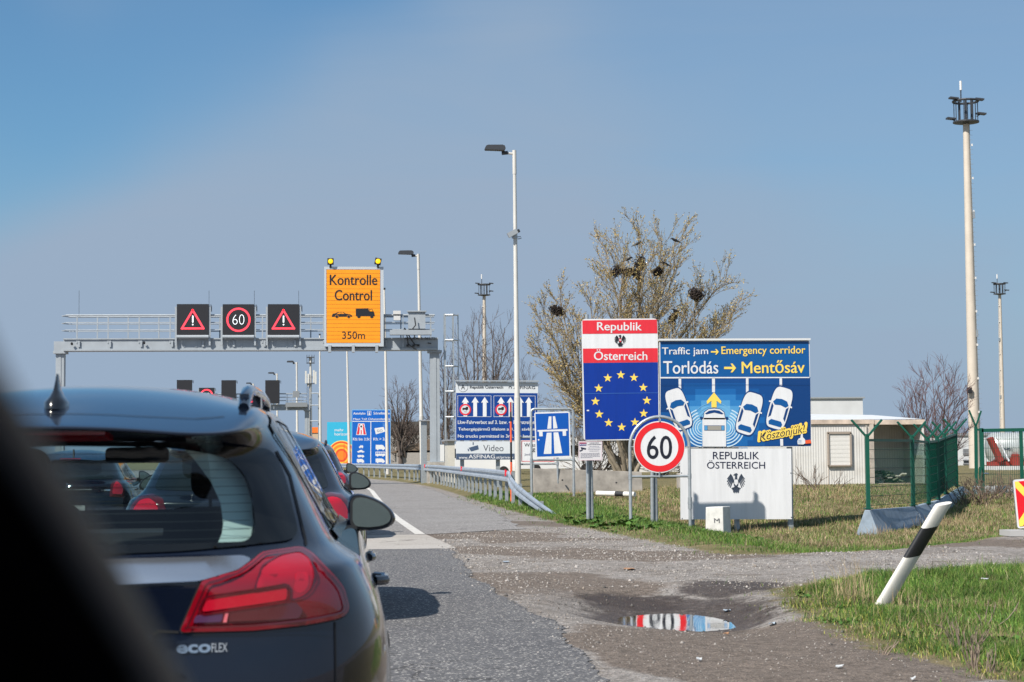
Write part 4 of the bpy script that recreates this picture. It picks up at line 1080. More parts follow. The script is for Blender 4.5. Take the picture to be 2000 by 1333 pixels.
# ------------------------------------------------------------------ street lamps, masts, poles
def street_lamp(px_top, py_top, px_base, Y, label, head_px, r=0.095, mount=False):
    top = PY(px_top, py_top, Y); xb = XY(px_base, Y)
    lean = XY(px_base, Y)
    g = gz(xb, Y); root = thing('street_lamp', (xb, Y, g), label, 'street lamp', 'street lamps along the road')
    mb = MB(); f = lambda t: (xb + (top.x - xb) * t, Y, g + (top.z - g) * t)
    mb.tube([f(0), f(0.28)], [r, r], POLE, 14); mb.tube([f(0.278), f(0.285), f(0.97)], [r * 1.02, r * 0.86, r * 0.55], POLE, 14); mb.tube([f(0.93), f(1.0)], r * 0.66, POLE, 14)
    mb.build('pole', root, smooth=40)
    h = PY(head_px[0], head_px[2], Y); e = PY(head_px[1], head_px[2], Y); L_ = e.x - h.x
    mb = MB(); mb.tube([(top.x, Y, top.z - 0.12), (e.x - 0.02, Y, top.z - 0.09)], r * 0.4, POLE, 8); mb.tube([(e.x - 0.12, Y, top.z - 0.10), (e.x + 0.08, Y, top.z - 0.08)], r * 0.62, LAMPG, 8); mb.build('arm', root, smooth=40)
    zz = top.z + 0.07; hw = 0.16
    prof = [(h.x, -0.02), (h.x + 0.06 * L_, 0.045), (h.x + 0.15 * L_, 0.07), (h.x + 0.85 * L_, 0.075), (h.x + 0.96 * L_, 0.05), (e.x, -0.02), (e.x - 0.02, -0.07), (h.x + 0.02, -0.055)]
    mb = MB(); k = L_ / 0.56
    mb.prism([(x, Y - hw, zz + z * k) for x, z in prof], (0, 2 * hw, 0), LAMPG)
    mb.build('lamp_head', root, bevel=0.02)
    if mount:
        a = PY(1005, 459, Y)
        mb = MB(); rot = Matrix.Rotation(R(-28), 3, 'Y')
        mb.box((a.x - 0.08, Y - 0.16, a.z + 0.03), (0.34, 0.15, 0.16), M('camera_grey', (0.3, 0.33, 0.36), 0.45), rot); mb.box((a.x + 0.12, Y, a.z + 0.12), (0.1, 0.15, 0.1), DARK, rot)
        mb.tube([(a.x, Y, a.z - 0.12), (a.x, Y, a.z + 0.0)], r * 0.95, GALV, 12); mb.tube([(a.x, Y, a.z - 0.08), (a.x + 0.2, Y, a.z - 0.06), (a.x + 0.22, Y, a.z - 0.12), (a.x + 0.1, Y, a.z - 0.14)], 0.012, DARK, 5)
        mb.build('camera', root)
    return root
street_lamp(1004.5, 294, 1011.5, 60, 'tallest grey street lamp in front of the lorry ban sign', (946.5, 987, 294.5), 0.10, True)
street_lamp(816.8, 496.5, 825, 100, 'street lamp rising just right of the orange control sign', (777.5, 808, 497), 0.12)
street_lamp(579.5, 708, 581, 205, 'small distant street lamp beside the far gantry platform', (560, 574, 708.5), 0.16)
street_lamp(541.3, 730, 542, 240, 'distant street lamp behind the blank display nearest the ladder', (523.5, 536, 730.5), 0.16)
street_lamp(495, 749.8, 496, 275, 'faintest street lamp above the roof rail', (480.5, 491, 750.5), 0.16)
def high_mast(px_top, py_top, px_base, Y, label, ring_w, flip=1):
    top = PY(px_top, py_top, Y); xb = XY(px_base, Y); g = gz(xb, Y)
    root = thing('high_mast', (xb, Y, g), label, 'light mast', 'tall light masts')
    f = lambda t: Vector((xb + (top.x - xb) * t, Y, g + (top.z - g) * t)); H_ = top.z - g
    tp = 1 - 2.0 / H_
    mb = MB(); mb.tube([f(0), f(0.3), f(tp)], [0.44, 0.38, 0.235], MAST, 16); mb.build('mast', root, smooth=40)
    mb = MB()
    for k in range(int(H_ * 2.2)):
        t = 0.12 + (tp - 0.12) * k / (H_ * 2.2); p = f(t); r_ = 0.44 - 0.2 * t
        mb.bar(p + Vector((r_ * 0.75 * flip, -r_ * 0.5, 0)), p + Vector(((r_ + 0.17) * flip, -r_ * 0.5, 0)), 0.02, 0.02, GALV)
    for k in range(9):
        p = f(0.15 + 0.09 * k); mb.box(p + Vector((0.30 * flip, -0.33, 0)), (0.10, 0.08, 0.16), M('bracket_white', (0.7, 0.7, 0.7), 0.4))
    a, b = f(0.12), f(tp); mb.bar(a + Vector((0.36 * flip, -0.3, 0)), b + Vector((0.2 * flip, -0.16, 0)), 0.03, 0.03, GALV)
    for t in (0.36, 0.68): p = f(t); mb.box(p + Vector((0.30 * flip, -0.3, 0)), (0.16, 0.16, 0.5), GALV)
    mb.build('climbing_rungs', root)
    mb = MB(); c = f(tp)
    RW = ring_w / 2
    mb.lathe(c, [(RW * 0.2, 0), (RW, 0.12), (RW, 0.22), (RW * 0.2, 0.24)], LAMPG, 20)
    ring = [c + Vector((RW * 0.96 * math.cos(k * math.pi / 10), RW * 0.96 * math.sin(k * math.pi / 10), 1.75)) for k in range(21)]
    mb.tube(ring, 0.09, LAMPG, 6)
    for k in range(8): a = k * math.pi / 4 + 0.3; mb.bar(c + Vector((RW * 0.9 * math.cos(a), RW * 0.9 * math.sin(a), 0.2)), c + Vector((RW * 0.9 * math.cos(a), RW * 0.9 * math.sin(a), 1.75)), 0.05, 0.05, LAMPG)
    for a in (-0.5, 0, 0.45): mb.bar(c + Vector((a, 0, 0.1)), c + Vector((a, 0, 1.9)), 0.14, 0.14, LAMPG)
    mb.build('platform', root)
    for a, hh, dz in ((0.15, 0.95, 1.95), (3.0, 1.05, 0.45), (-0.35, 1.35, 0.75), (3.5, 0.7, 1.9)):
        mb = MB(); p = c + Vector((math.cos(a) * RW * 1.15, math.sin(a) * RW * 1.15, dz)); mb.box(p, (0.66, 0.5, 0.12), LAMPG, Matrix.Rotation(R(6), 3, 'Y')); mb.bar(p, c + Vector((math.cos(a) * RW * 0.8, math.sin(a) * RW * 0.8, dz - 0.2)), 0.07, 0.07, LAMPG); mb.build('floodlight', root)
    mb = MB(); mb.tube([c + Vector((-0.35, 0, 1.7)), c + Vector((-0.35, 0, 2.6))], 0.05, LAMPG, 6); mb.tube([c + Vector((-0.35, 0, 2.6)), c + Vector((-0.35, 0, 3.3))], 0.09, M('bracket_white', None), 8); mb.build('beacon', root)
    return root
hm = high_mast(1885.5, 192, 1904, 134, 'tallest cream light mast with round platform beside the gate', 1.95)
mb = MB(); a = PY(1893.5, 763, 133.5); mb.box(a, (0.30, 0.3, 0.44), DARK); mb.build('loudspeaker', hm)
high_mast(1952, 552, 1959, 281, 'cream light mast on the right edge behind the gate', 1.9, -1)
high_mast(945.5, 553, 946.5, 275, 'cream light mast rising through the bare tree', 1.9, -1)
def flagpole(px_top, py_top, px_base, Y, label, r):
    top = PY(px_top, py_top, Y); xb = XY(px_base, Y); g = gz(xb, Y)
    mb = MB(); n_ = 5
    mb.tube([(xb + (top.x - xb) * k / n_, Y, g + (top.z - g) * k / n_) for k in range(n_ + 1)], [r * (1 - 0.55 * k / n_) for k in range(n_ + 1)], M('flagpole_white', (0.62, 0.60, 0.56), 0.45, var=0.05), 10)
    mb.tube([top, top + Vector((0, 0, 0.12))], r * 0.7, DARK, 8)
    o = mb.build('flagpole', smooth=40); tag(o, label, 'flagpole', 'bare white flagpoles')
flagpole(750.5, 566, 757, 130, 'bare white flagpole in front of the toll sign edge', 0.13)
flagpole(677, 652, 683, 150, 'bare white flagpole in front of the turquoise billboard', 0.13)
flagpole(624.5, 655, 626, 172, 'bare white flagpole left of the turquoise billboard', 0.13)
# telecom mast
YC = 260
top = PY(606.5, 697, YC); xb = XY(607, YC)
tm = thing('antenna_mast', (xb, YC, gz(xb, YC)), 'slim telecom mast with pale panel antennas behind the far gantry', 'antenna mast')
mb = MB(); mb.tube([(xb, YC, 0), (top.x, YC, top.z)], [0.24, 0.14], POLE, 10); mb.build('mast', tm, smooth=40)
for dx, dz in ((-0.65, -1.0), (0.45, -0.9), (0.72, -1.1), (-0.3, -1.4)):
    mb = MB(); mb.box((top.x + dx, YC - 0.2, top.z - 1.9 + dz), (0.24, 0.2, 1.75), M('antenna_pale', (0.6, 0.6, 0.57), 0.5)); mb.bar((top.x, YC, top.z - 1.9 + dz), (top.x + dx, YC, top.z - 1.9 + dz), 0.06, 0.06, LAMPG); mb.build('panel_antenna', tm)
mb = MB()
for z in (-0.1, -0.9, -3.8): mb.box((top.x, YC, top.z + z), (1.1, 0.9, 0.08), LAMPG)
for dx in (-0.5, -0.2, 0.2, 0.5): mb.bar((top.x + dx, YC, top.z - 1), (top.x + dx, YC, top.z + 0.25), 0.07, 0.07, LAMPG)
mb.build('platform', tm)
mb = MB(); mb.bar((top.x - 0.7, YC - 0.3, 0), (top.x - 0.45, YC - 0.3, top.z - 3.8), 0.06, 0.06, LAMPG); mb.bar((top.x - 0.3, YC - 0.3, 0), (top.x - 0.2, YC - 0.3, top.z - 3.8), 0.06, 0.06, LAMPG); mb.build('ladder', tm)

# ------------------------------------------------------------------ guardrail with its posts and reflectors
railp = [(4.56, 40.0, -0.12), (4.46, 42.2, 0.22), (4.36, 45.0, 0.58), (4.3, 47.2, 0.70), (4.3, 52, 0.72), (4.3, 60, 0.72), (4.3, 75, 0.72), (4.2, 85, 0.72), (3.85, 95, 0.72), (3.2, 107, 0.72), (0.8, 130, 0.72), (-5, 160, 0.72)]
def railat(y):
    for (x0, y0, h0), (x1, y1, h1) in zip(railp, railp[1:]):
        if y <= y1: t = (y - y0) / (y1 - y0); return x0 + (x1 - x0) * t, h0 + (h1 - h0) * t
    return railp[-1][0], railp[-1][2]
gr = thing('guardrail', (4.3, 48, gz(4.3, 48)), 'galvanised guardrail along the right road edge dipping to the ground', 'guardrail')
ys = list(np.arange(40, 50, 0.5)) + list(np.arange(50, 160, 2.0))
prof = [(-0.03, 0.0), (-0.075, 0.03), (-0.075, 0.09), (-0.02, 0.13), (-0.02, 0.17), (-0.075, 0.21), (-0.075, 0.27), (-0.03, 0.31)]
def railtop(y):
    x, h = railat(y)
    if y < 49: return float(np.interp(y, [40, 42, 44.1, 46.5, 49], [.055, .215, .39, .60, .86]))
    return gz(x + 0.15, y) + 0.72 + 0.155
V_, F_ = [], []
for y in ys:
    x, h = railat(y); k_ = float(np.interp(y, [40, 47], [.5, 1])); z0_ = railtop(y) - 0.31 * k_
    for px_, pz in prof: V_.append((x + px_, y, z0_ + pz * k_))
    for px_, pz in prof: V_.append((x + px_ + 0.012, y, z0_ + pz * k_))
n = len(prof)
for i in range(len(ys) - 1):
    b, c = i * 2 * n, (i + 1) * 2 * n
    for k in range(n - 1):
        F_.append((b + k, b + k + 1, c + k + 1, c + k)); F_.append((b + n + k + 1, b + n + k, c + n + k, c + n + k + 1))
    F_.append((b, c, c + n, b + n)); F_.append((b + n - 1, b + 2 * n - 1, c + 2 * n - 1, c + n - 1))
mb = MB(); mb.add(V_, F_, RAILM)
for y in np.arange(47, 110, 4.0):
    x, h = railat(y); g = gz(x + 0.15, y)
    for dz in (0.05, 0.25): mb.box((x - 0.08, y, railtop(y) - 0.31 + dz), (0.02, 0.05, 0.03), GALV)
mb.build('rail_beam', gr)
y = 43.0; k = 0
while y < 150:
    x, h = railat(y)
    g = gz(x + 0.15, y)
    mb = MB(); top = railtop(y) - .02
    if top < g + .1: y += 2.0; continue
    mb.box((x + 0.07, y, (top + g - 0.15) / 2), (0.09, 0.06, top - g + 0.15), GALV); mb.box((x + 0.0, y, top - 0.15), (0.06, 0.05, 0.12), GALV); mb.build('post', gr)
    y += 2.0 if y < 100 else 3.0
for y in (49.5, 69, 93):
    x, h = railat(y); g = gz(x + 0.15, y); mb = MB(); z = railtop(y) + .01
    mb.prism([(x - 0.11, y - 0.05, z - 0.17), (x - 0.11, y - 0.05, z + 0.03), (x + 0.02, y - 0.05, z - 0.06)], (0, 0.02, 0), M('reflector_red', lin(226, 40, 56), 0.4, emit=0.0)); mb.build('reflector', gr)
# snow pole
Yp = 50; p0 = PY(997.5, 786, Yp); x = p0.x
mb = MB(); z = gz(x, Yp) - 0.1; cols = [M('pole_orange', lin(240, 96, 56), 0.5), DARK]
top = p0.z; seg = [z, PY(997, 903, Yp).z, PY(997, 864, Yp).z, PY(997, 824, Yp).z, PY(997, 805, Yp).z, top]
for i in range(5): mb.tube([(x, Yp, seg[i]), (x, Yp, seg[i + 1])], 0.029 - 0.001 * i, (cols[0], DARK, cols[0], DARK, M('pole_red', lin(170, 50, 50), 0.5))[i], 10)
tag(mb.build('snow_pole', smooth=40), 'orange and black banded snow pole at the guardrail bend', 'snow pole')
mb = MB(); Yq = 131; p0 = PY(756.5, 845, Yq); z = gz(p0.x, Yq)
for i, (a, b) in enumerate(((935, 905), (905, 885), (885, 862), (862, 845))):
    q0, q1 = PY(757, a, Yq).z, PY(757, b, Yq).z; mb.tube([(p0.x, Yq, q0), (p0.x, Yq, q1)], 0.05, (cols[0], DARK)[i % 2], 8)
tag(mb.build('snow_pole', smooth=40), 'slim banded snow pole beside the toll sign', 'snow pole')
# ------------------------------------------------------------------ cars
def paint(name, col, rough=0.22, metal=0.0, coat=1.0):
    m = M(name, col, rough, metal, coat=coat)
    nt = m.node_tree; b = nt.nodes['Principled BSDF']       # a thin uneven film of road dust
    t = nt.nodes.new('ShaderNodeTexCoord'); n = nt.nodes.new('ShaderNodeTexNoise'); n.inputs['Scale'].default_value = 9; n.inputs['Detail'].default_value = 8; n.inputs['Roughness'].default_value = 0.7
    nt.links.new(t.outputs['Object'], n.inputs[0])
    r_ = nt.nodes.new('ShaderNodeMapRange'); r_.inputs[1].default_value = 0.35; r_.inputs[2].default_value = 0.75; r_.inputs[3].default_value = 0.02; r_.inputs[4].default_value = 0.07; nt.links.new(n.outputs[0], r_.inputs[0]); nt.links.new(r_.outputs[0], b.inputs['Coat Roughness'])
    x = nt.nodes.new('ShaderNodeMix'); x.data_type = 'RGBA'; x.inputs[6].default_value = (*col, 1); x.inputs[7].default_value = (0.07, 0.075, 0.085, 1)
    q = nt.nodes.new('ShaderNodeMapRange'); q.inputs[1].default_value = 0.5; q.inputs[2].default_value = 0.85; q.inputs[4].default_value = 0.025; nt.links.new(n.outputs[0], q.inputs[0]); nt.links.new(q.outputs[0], x.inputs[0]); nt.links.new(x.outputs[2], b.inputs['Base Color'])
    b.inputs['Specular IOR Level'].default_value = 0.2
    return m
PB = paint('car_paint_black', (0.003, 0.006, 0.016), 0.22, 0.0)
PB2 = paint('car_paint_dark_blue', (0.006, 0.010, 0.022), 0.3, 0.0)
PB3 = paint('car_paint_graphite', (0.022, 0.025, 0.032), 0.3, 0.1)
INT = M('cabin_dark', (0.012, 0.012, 0.014), 0.8); SEAT = M('seat_fabric', (0.02, 0.02, 0.023), 0.85, var=0.2, scale=30)
GLO = M('glass_opaque', (0.006, 0.009, 0.010), 0.04, coat=0.5)
FRIT = M('glass_border', (0.004, 0.005, 0.006), 0.06)
GLT = glass_mat('glass_tinted', (0.58, 0.71, 0.72)); GLC = glass_mat('glass_clear', (0.86, 0.94, 0.93)); GLD = glass_mat('glass_privacy', (0.16, 0.20, 0.20))
CHR = M('chrome', (0.72, 0.74, 0.76), 0.10, 1.0); CHRB = M('brushed_trim', (0.50, 0.54, 0.60), 0.20, 0.9)
MIRG = M('mirror_glass', (0.22, 0.30, 0.32), 0.04, 1.0)
TYRE = M('tyre', (0.015, 0.015, 0.016), 0.8); RIM = M('rim_alloy', (0.42, 0.43, 0.45), 0.3, 0.8)
LRED = M('lens_red', lin(128, 6, 24), 0.10, coat=1.0); LRB = M('lens_red_bright', lin(196, 12, 42), 0.15, coat=1.0); LRD = M('lens_red_deep', lin(86, 6, 20), 0.12, coat=1.0)
LVI = M('lens_violet', lin(84, 50, 84), 0.12, coat=1.0); LBR = M('lens_brown', lin(88, 26, 32), 0.12, coat=1.0); LPK = M('lens_rib', lin(226, 110, 120), 0.2, coat=1.0); LAM = M('lens_amber', lin(224, 96, 36), 0.15, coat=1.0)
SEAM = M('panel_gap', (0.003, 0.003, 0.004), 0.7)
TRIMP = M('pillar_trim', (0.80, 0.82, 0.76), 0.8)
LH = dict(   # control rows: height rear/side/front, half width, rear y, front y, side stations, front corner y
    rows=[dict(zr=.22, zs=.20, zf=.22, w=.86, yr=.16, yf=4.72, S=(.55, 1.3, 2.3, 3.3, 4.1), fc=4.55),
          dict(zr=.40, zs=.40, zf=.42, w=.955, yr=.03, yf=4.85, S=(.50, 1.25, 2.3, 3.3, 4.1), fc=4.62),
          dict(zr=.62, zs=.60, zf=.60, w=.985, yr=-.02, yf=4.87, S=(.48, 1.25, 2.3, 3.3, 4.1), fc=4.62),
          dict(zr=.80, zs=.84, zf=.74, w=.985, yr=.02, yf=4.80, S=(.45, 1.2, 2.2, 3.2, 4.0), fc=4.52),
          dict(zr=.965, zs=.99, zf=.84, w=.915, yr=.0, yf=4.58, S=(.46, 1.2, 2.1, 3.0, 3.7), fc=4.25),
          dict(zr=1.035, zs=1.045, zf=1.03, w=.825, yr=.085, yf=3.45, S=(.52, 1.2, 1.9, 2.6, 3.1), fc=3.32),
          dict(zr=1.20, zs=1.22, zf=1.22, w=.735, yr=.185, yf=3.0, S=(.60, 1.15, 1.75, 2.35, 2.75), fc=2.9),
          dict(zR=(1.352, 1.348, 1.332, 1.352), zr=1.35, zs=1.41, zf=1.41, w=.645, yr=.28, yf=2.55, S=(.68, 1.1, 1.6, 2.1, 2.4), fc=2.48),
          dict(zR=(1.394, 1.388, 1.364, 1.386), yR=(.03, .038, .075, .20), xR=(0, .245, .455, .615), zr=1.40, zs=1.475, zf=1.475, w=.585, yr=.03, yf=2.38, S=(.60, 1.05, 1.55, 2.0, 2.26), fc=2.34)],
    corner=[(.0, .0, 1.0), (.40, .005, 1.0), (.72, .05, 1.0), (.965, .20, 1.0)])
def car_shell(m, W=1.0, Lk=1.0, Hk=1.0, rear_rake=0.0, wide=1.0):
    """closed body skin from rings of control points, smoothed by subdivision"""
    rows = LH['rows']; V, ring = [], []
    def add(p):
        V.append(p); return len(V) - 1
    def ky(y): return y if y < 0.8 else 0.8 + (y - 0.8) * Lk
    for ri, r_ in enumerate(rows):
        w = r_['w'] * W; pts = []
        rk = rear_rake * max(0, r_['zr'] - 0.95)
        for j, (fx, dy, _) in enumerate(LH['corner']):
            zz = r_['zr'] + (r_['zs'] - r_['zr']) * (j / 3) ** 2
            k = 1.0 if ri < 7 else 1.0
            if 'zR' in r_: zz = r_['zR'][j]
            pts.append((r_['xR'][j] * W if 'xR' in r_ else w * fx * (0.97 if j == 3 else 1), (r_['yR'][j] + rk) if 'yR' in r_ else r_['yr'] + rk + dy * (1.0 if ri < 5 else 1.25), zz))
        for si, y in enumerate(r_['S']): pts.append((w * (1.035 if ri in (1, 2) and si < 2 else 1.0), ky(y) + (rk if y < 1.5 else 0) * 0.5, r_['zs']))
        fw = w * (0.93 if ri < 5 else 0.96)
        for j, fx in enumerate((.93, .70, .38, .0)):
            zz = r_['zs'] + (r_['zf'] - r_['zs']) * (1 if j > 0 else 0.6); yy = r_['fc'] + (r_['yf'] - r_['fc']) * (0, .62, .9, 1)[j]
            pts.append((fw * fx if j else fw, ky(yy), zz))
        ids = [add((x, y, z * Hk)) for x, y, z in pts]
        left = [add((-x, y, z * Hk)) for x, y, z in pts[1:-1]]
        ring.append(ids + left[::-1])
    F = []
    n = len(ring[0])
    for a, b in zip(ring, ring[1:]):
        for k in range(n): F.append((a[k], a[(k + 1) % n], b[(k + 1) % n], b[k]))
    top = ring[-1]; R0 = top[0:4]; S_ = top[4:9]; Fr = top[9:13]; half = top[:13]
    L_ = lambda idx: top[(n - half.index(idx)) % n]
    lines = [[R0[k] for k in (0, 1, 2, 3)]]
    zc = {0: (1.505, 1.49, 1.47), 1: (1.555, 1.545, 1.515), 2: (1.575, 1.565, 1.53), 3: (1.57, 1.56, 1.525), 4: (1.545, 1.535, 1.505)}
    for j, sidx in enumerate(S_):
        y = V[sidx][1]; row = []
        for k, fx in enumerate((0, .42, .80)): row.append(add((V[sidx][0] * fx, y - (0.0 if j == 0 else 0), zc[j][k] * Hk)))
        lines.append(row + [sidx])
    lines.append([Fr[3], Fr[2], Fr[1], Fr[0]])
    mirror = {}
    def lf(i):
        if V[i][0] < 1e-6: return i
        if i in half: return L_(i)
        if i not in mirror: mirror[i] = add((-V[i][0], V[i][1], V[i][2]))
        return mirror[i]
    for a, b in zip(lines, lines[1:]):
        for k in range(3):
            F.append((a[k], a[k + 1], b[k + 1], b[k])); F.append((lf(a[k + 1]), lf(a[k]), lf(b[k]), lf(b[k + 1])))
    bt = ring[0]; F.append(tuple(reversed(bt)))
    me = bpy.data.meshes.new('shell'); me.from_pydata(V, [], F); me.materials.append(m); me.update()
    o = bpy.data.objects.new('shell', me); COL.objects.link(o)
    bm = bmesh.new(); bm.from_mesh(me); bmesh.ops.recalc_face_normals(bm, faces=bm.faces)
    cl = bm.edges.layers.float.new('crease_edge'); bm.verts.index_update(); bm.edges.ensure_lookup_table()
    ringset = {}
    for ri, rg in enumerate(ring):
        for k in range(n): ringset[frozenset((rg[k], rg[(k + 1) % n]))] = ri
    for e in bm.edges:
        ri = ringset.get(frozenset((e.verts[0].index, e.verts[1].index)))
        if ri is None: continue
        if ri == 4: e[cl] = 0.45
        if ri == 5: e[cl] = 0.35
        if ri == 8: e[cl] = 0.8 if max(v.co.y for v in e.verts) < 0.5 else 0.25
        if ri == 3: e[cl] = 0.15
        if ri == 0: e[cl] = 0.5
    bm.to_mesh(me); bm.free()
    sub = o.modifiers.new('s', 'SUBSURF'); sub.levels = 4; sub.render_levels = 4
    dg = bpy.context.evaluated_depsgraph_get(); me2 = bpy.data.meshes.new_from_object(o.evaluated_get(dg))
    bpy.data.objects.remove(o); bpy.data.meshes.remove(me)
    me2.polygons.foreach_set('use_smooth', [True] * len(me2.polygons))
    return me2
def inpoly(p, poly):
    x, y = p; c = False; n = len(poly)
    for i in range(n):
        ax, ay = poly[i]; bx, by = poly[i - 1]
        if (ay > y) != (by > y) and x < (bx - ax) * (y - ay) / (by - ay) + ax: c = not c
    return c
def roundp(poly, r, n=5):          # rounded corners
    out = []; N_ = len(poly)
    for i in range(N_):
        p, a, b = Vector(poly[i]), Vector(poly[i - 1]), Vector(poly[(i + 1) % N_])
        da, db = (a - p), (b - p); t = min(r, da.length * 0.45, db.length * 0.45)
        q0, q1 = p + da.normalized() * t, p + db.normalized() * t
        for k in range(n + 1):
            s_ = k / n; out.append(tuple(q0 * (1 - s_) ** 2 + p * 2 * s_ * (1 - s_) + q1 * s_ ** 2))
    return out
class Skin:
    """wraps trim, lamps and glass round a body shell"""
    def __init__(s, me):
        s.v = [v.co.copy() for v in me.vertices]; s.f = [tuple(p.vertices) for p in me.polygons]
        s.t = BVHTree.FromPolygons(s.v, s.f)
    def hit(s, u, v, ax):
        if ax == 'rear': o, d = Vector((u, -3, v)), Vector((0, 1, 0))
        elif ax == 'glass': o, d = Vector((u, .13 if v > 1.28 else -3, v)), Vector((0, 1, 0))      # under the spoiler lip
        elif ax == 'front': o, d = Vector((u, 9, v)), Vector((0, -1, 0))
        elif ax == 'right': o, d = Vector((3, u, v)), Vector((-1, 0, 0))
        elif ax == 'left': o, d = Vector((-3, u, v)), Vector((1, 0, 0))
        else: o, d = Vector((u, v, 4)), Vector((0, 0, -1))
        h, nn, i, _ = s.t.ray_cast(o, d)
        if h is None:
            h, nn, i, _ = s.t.find_nearest(o + d * 2.5)
        if nn.dot(d) > 0: nn = -nn
        return h, nn
    def patch(s, mb, poly, ax, m, off=0.004, res=0.05, skirt=0.02, dome=0.0):
        P = [Vector(p) for p in poly]; n = len(P)
        area = sum(P[i].x * P[(i + 1) % n].y - P[(i + 1) % n].x * P[i].y for i in range(n))
        if area < 0: P.reverse()
        # refine the outline
        B = []
        for i in range(n):
            a, b = P[i], P[(i + 1) % n]; k = max(1, int((b - a).length / res))
            for j in range(k): B.append(a.lerp(b, j / k))
        xs = [p.x for p in B]; ys = [p.y for p in B]; poly2 = [(p.x, p.y) for p in B]; inner = []
        x = min(xs) + res * 0.5
        while x < max(xs):
            y = min(ys) + res * 0.5
            while y < max(ys):
                if inpoly((x, y), poly2): inner.append(Vector((x, y)))
                y += res
            x += res
        vv, _, ff, *_ = delaunay_2d_cdt(B + inner, [], [list(range(len(B)))], 1, 1e-5)
        nb = len(B); top = []; low = []
        def dist(p):
            return min(((p - B[i]).length for i in range(0, nb)), default=0)
        for p in vv:
            h, nn = s.hit(p.x, p.y, ax)
            dd = dome * min(1.0, dist(p) / 0.06) if dome else 0
            top.append(h + nn * (off + dd)); low.append(h - nn * skirt)
        if ax in ('front', 'left'): ff = [tuple(reversed(f)) for f in ff]
        mb.add(top, [tuple(f) for f in ff], m)
        # boundary skirt
        ec = {}
        for f in ff:
            for i in range(len(f)):
                e = (f[i], f[(i + 1) % len(f)]); ec[e] = 1
        bd = [e for e in ec if (e[1], e[0]) not in ec]
        vs, fs = [], []
        for a, b in bd:
            k = len(vs); vs += [top[a], top[b], low[b], low[a]]; fs.append((k + 1, k, k + 3, k + 2))
        mb.add(vs, fs, m)
    def strip(s, mb, pts, w, ax, m, off=0.002, closed=False, res=0.04):
        P = [Vector(p) for p in pts]; Q = []
        for i in range(len(P) - (0 if closed else 1)):
            a, b = P[i], P[(i + 1) % len(P)]; k = max(1, int((b - a).length / res))
            for j in range(k): Q.append(a.lerp(b, j / k))
        if not closed: Q.append(P[-1])
        n = len(Q); vs, fs = [], []
        for i, p in enumerate(Q):
            t = (Q[(i + 1) % n] - Q[i - 1]) if closed else (Q[min(i + 1, n - 1)] - Q[max(i - 1, 0)])
            t.normalize(); q = Vector((-t.y, t.x)) * w / 2
            for sg in (1, -1):
                h, nn = s.hit(p.x + q.x * sg, p.y + q.y * sg, ax); vs.append(h + nn * off)
        for i in range(n if closed else n - 1):
            j = (i + 1) % n; fs.append((2 * i, 2 * i + 1, 2 * j + 1, 2 * j))
        mb.add(vs, fs, m)
def wheel(root, x, y, r=0.33, wd=0.22):
    sg = 1 if x > 0 else -1
    mb = MB(); mb.lathe((x, y, r), [(r * 0.66, -sg * wd / 2), (r * 0.96, -sg * wd / 2), (r, -sg * wd * 0.3), (r, sg * wd * 0.3), (r * 0.96, sg * wd / 2), (r * 0.66, sg * wd / 2)], TYRE, 28, 'X')
    t = mb.build('wheel', root, local=True, smooth=40)
    mb = MB(); mb.lathe((x, y, r), [(r * 0.1, sg * wd * 0.40), (r * 0.16, sg * wd * 0.46), (r * 0.14, sg * wd * 0.3)], RIM, 16, 'X')
    for k in range(5):
        a = 2 * math.pi * k / 5 + 0.3; mb.bar((x + sg * wd * 0.42, y + 0.1 * r * math.cos(a), r + 0.1 * r * math.sin(a)), (x + sg * wd * 0.46, y + 0.66 * r * math.cos(a), r + 0.66 * r * math.sin(a)), 0.07, 0.05, RIM, Vector((1, 0, 0)))
    mb.lathe((x, y, r), [(r * 0.60, sg * wd * 0.38), (r * 0.68, sg * wd * 0.5), (r * 0.64, sg * wd * 0.52), (r * 0.58, sg * wd * 0.42)], RIM, 28, 'X')
    mb.build('rim', t, local=True, smooth=40)
def door_mirror(root, m, x, y, z, w=0.235, h=0.165):
    sg = 1 if x > 0 else -1
    out = [(-.50, -.30), (-.42, -.46), (-.10, -.50), (.25, -.46), (.44, -.34), (.50, -.18), (.44, .02), (.25, .25), (0, .41), (-.25, .50), (-.42, .48), (-.50, .34)]
    out = roundp(out, 0.12, 3); mb = MB(); n = len(out)
    cx = x + sg * (w / 2 + 0.02)
    def ringp(k, yy, dx=0.0): return [(cx + sg * (u * w * k + dx), yy, z + v * h * k) for u, v in out]
    rings = [ringp(0.92, y - 0.004), ringp(1.0, y + 0.01), ringp(1.0, y + 0.05), ringp(0.86, y + 0.11, 0.0), ringp(0.5, y + 0.16, 0.0), ringp(0.12, y + 0.18)]
    V_ = [p for r_ in rings for p in r_]; F_ = []
    for i in range(len(rings) - 1):
        for k in range(n): F_.append((i * n + k, i * n + (k + 1) % n, (i + 1) * n + (k + 1) % n, (i + 1) * n + k))
    mb.add(V_, F_, m)
    mb.add(ringp(0.92, y - 0.002), [tuple(range(n))], DARK)
    mb.prism([(x - sg * 0.10, y + 0.03, z - h * 0.52), (x - sg * 0.10, y + 0.03, z - h * 0.20), (x + sg * 0.05, y + 0.03, z - h * 0.18), (x + sg * 0.09, y + 0.03, z - h * 0.50)], (0, 0.09, 0), DARK)
    hs = mb.build('door_mirror', root, local=True, smooth=50)
    mb = MB(); g = ringp(0.80, y - 0.012); g = [(p[0], p[1] + 0.012 * (p[0] - cx) * sg / w, p[2]) for p in g]
    mb.add(g, tessellate_polygon([[Vector(p) for p in g]]), MIRG); mb.build('mirror_glass', hs, local=True)
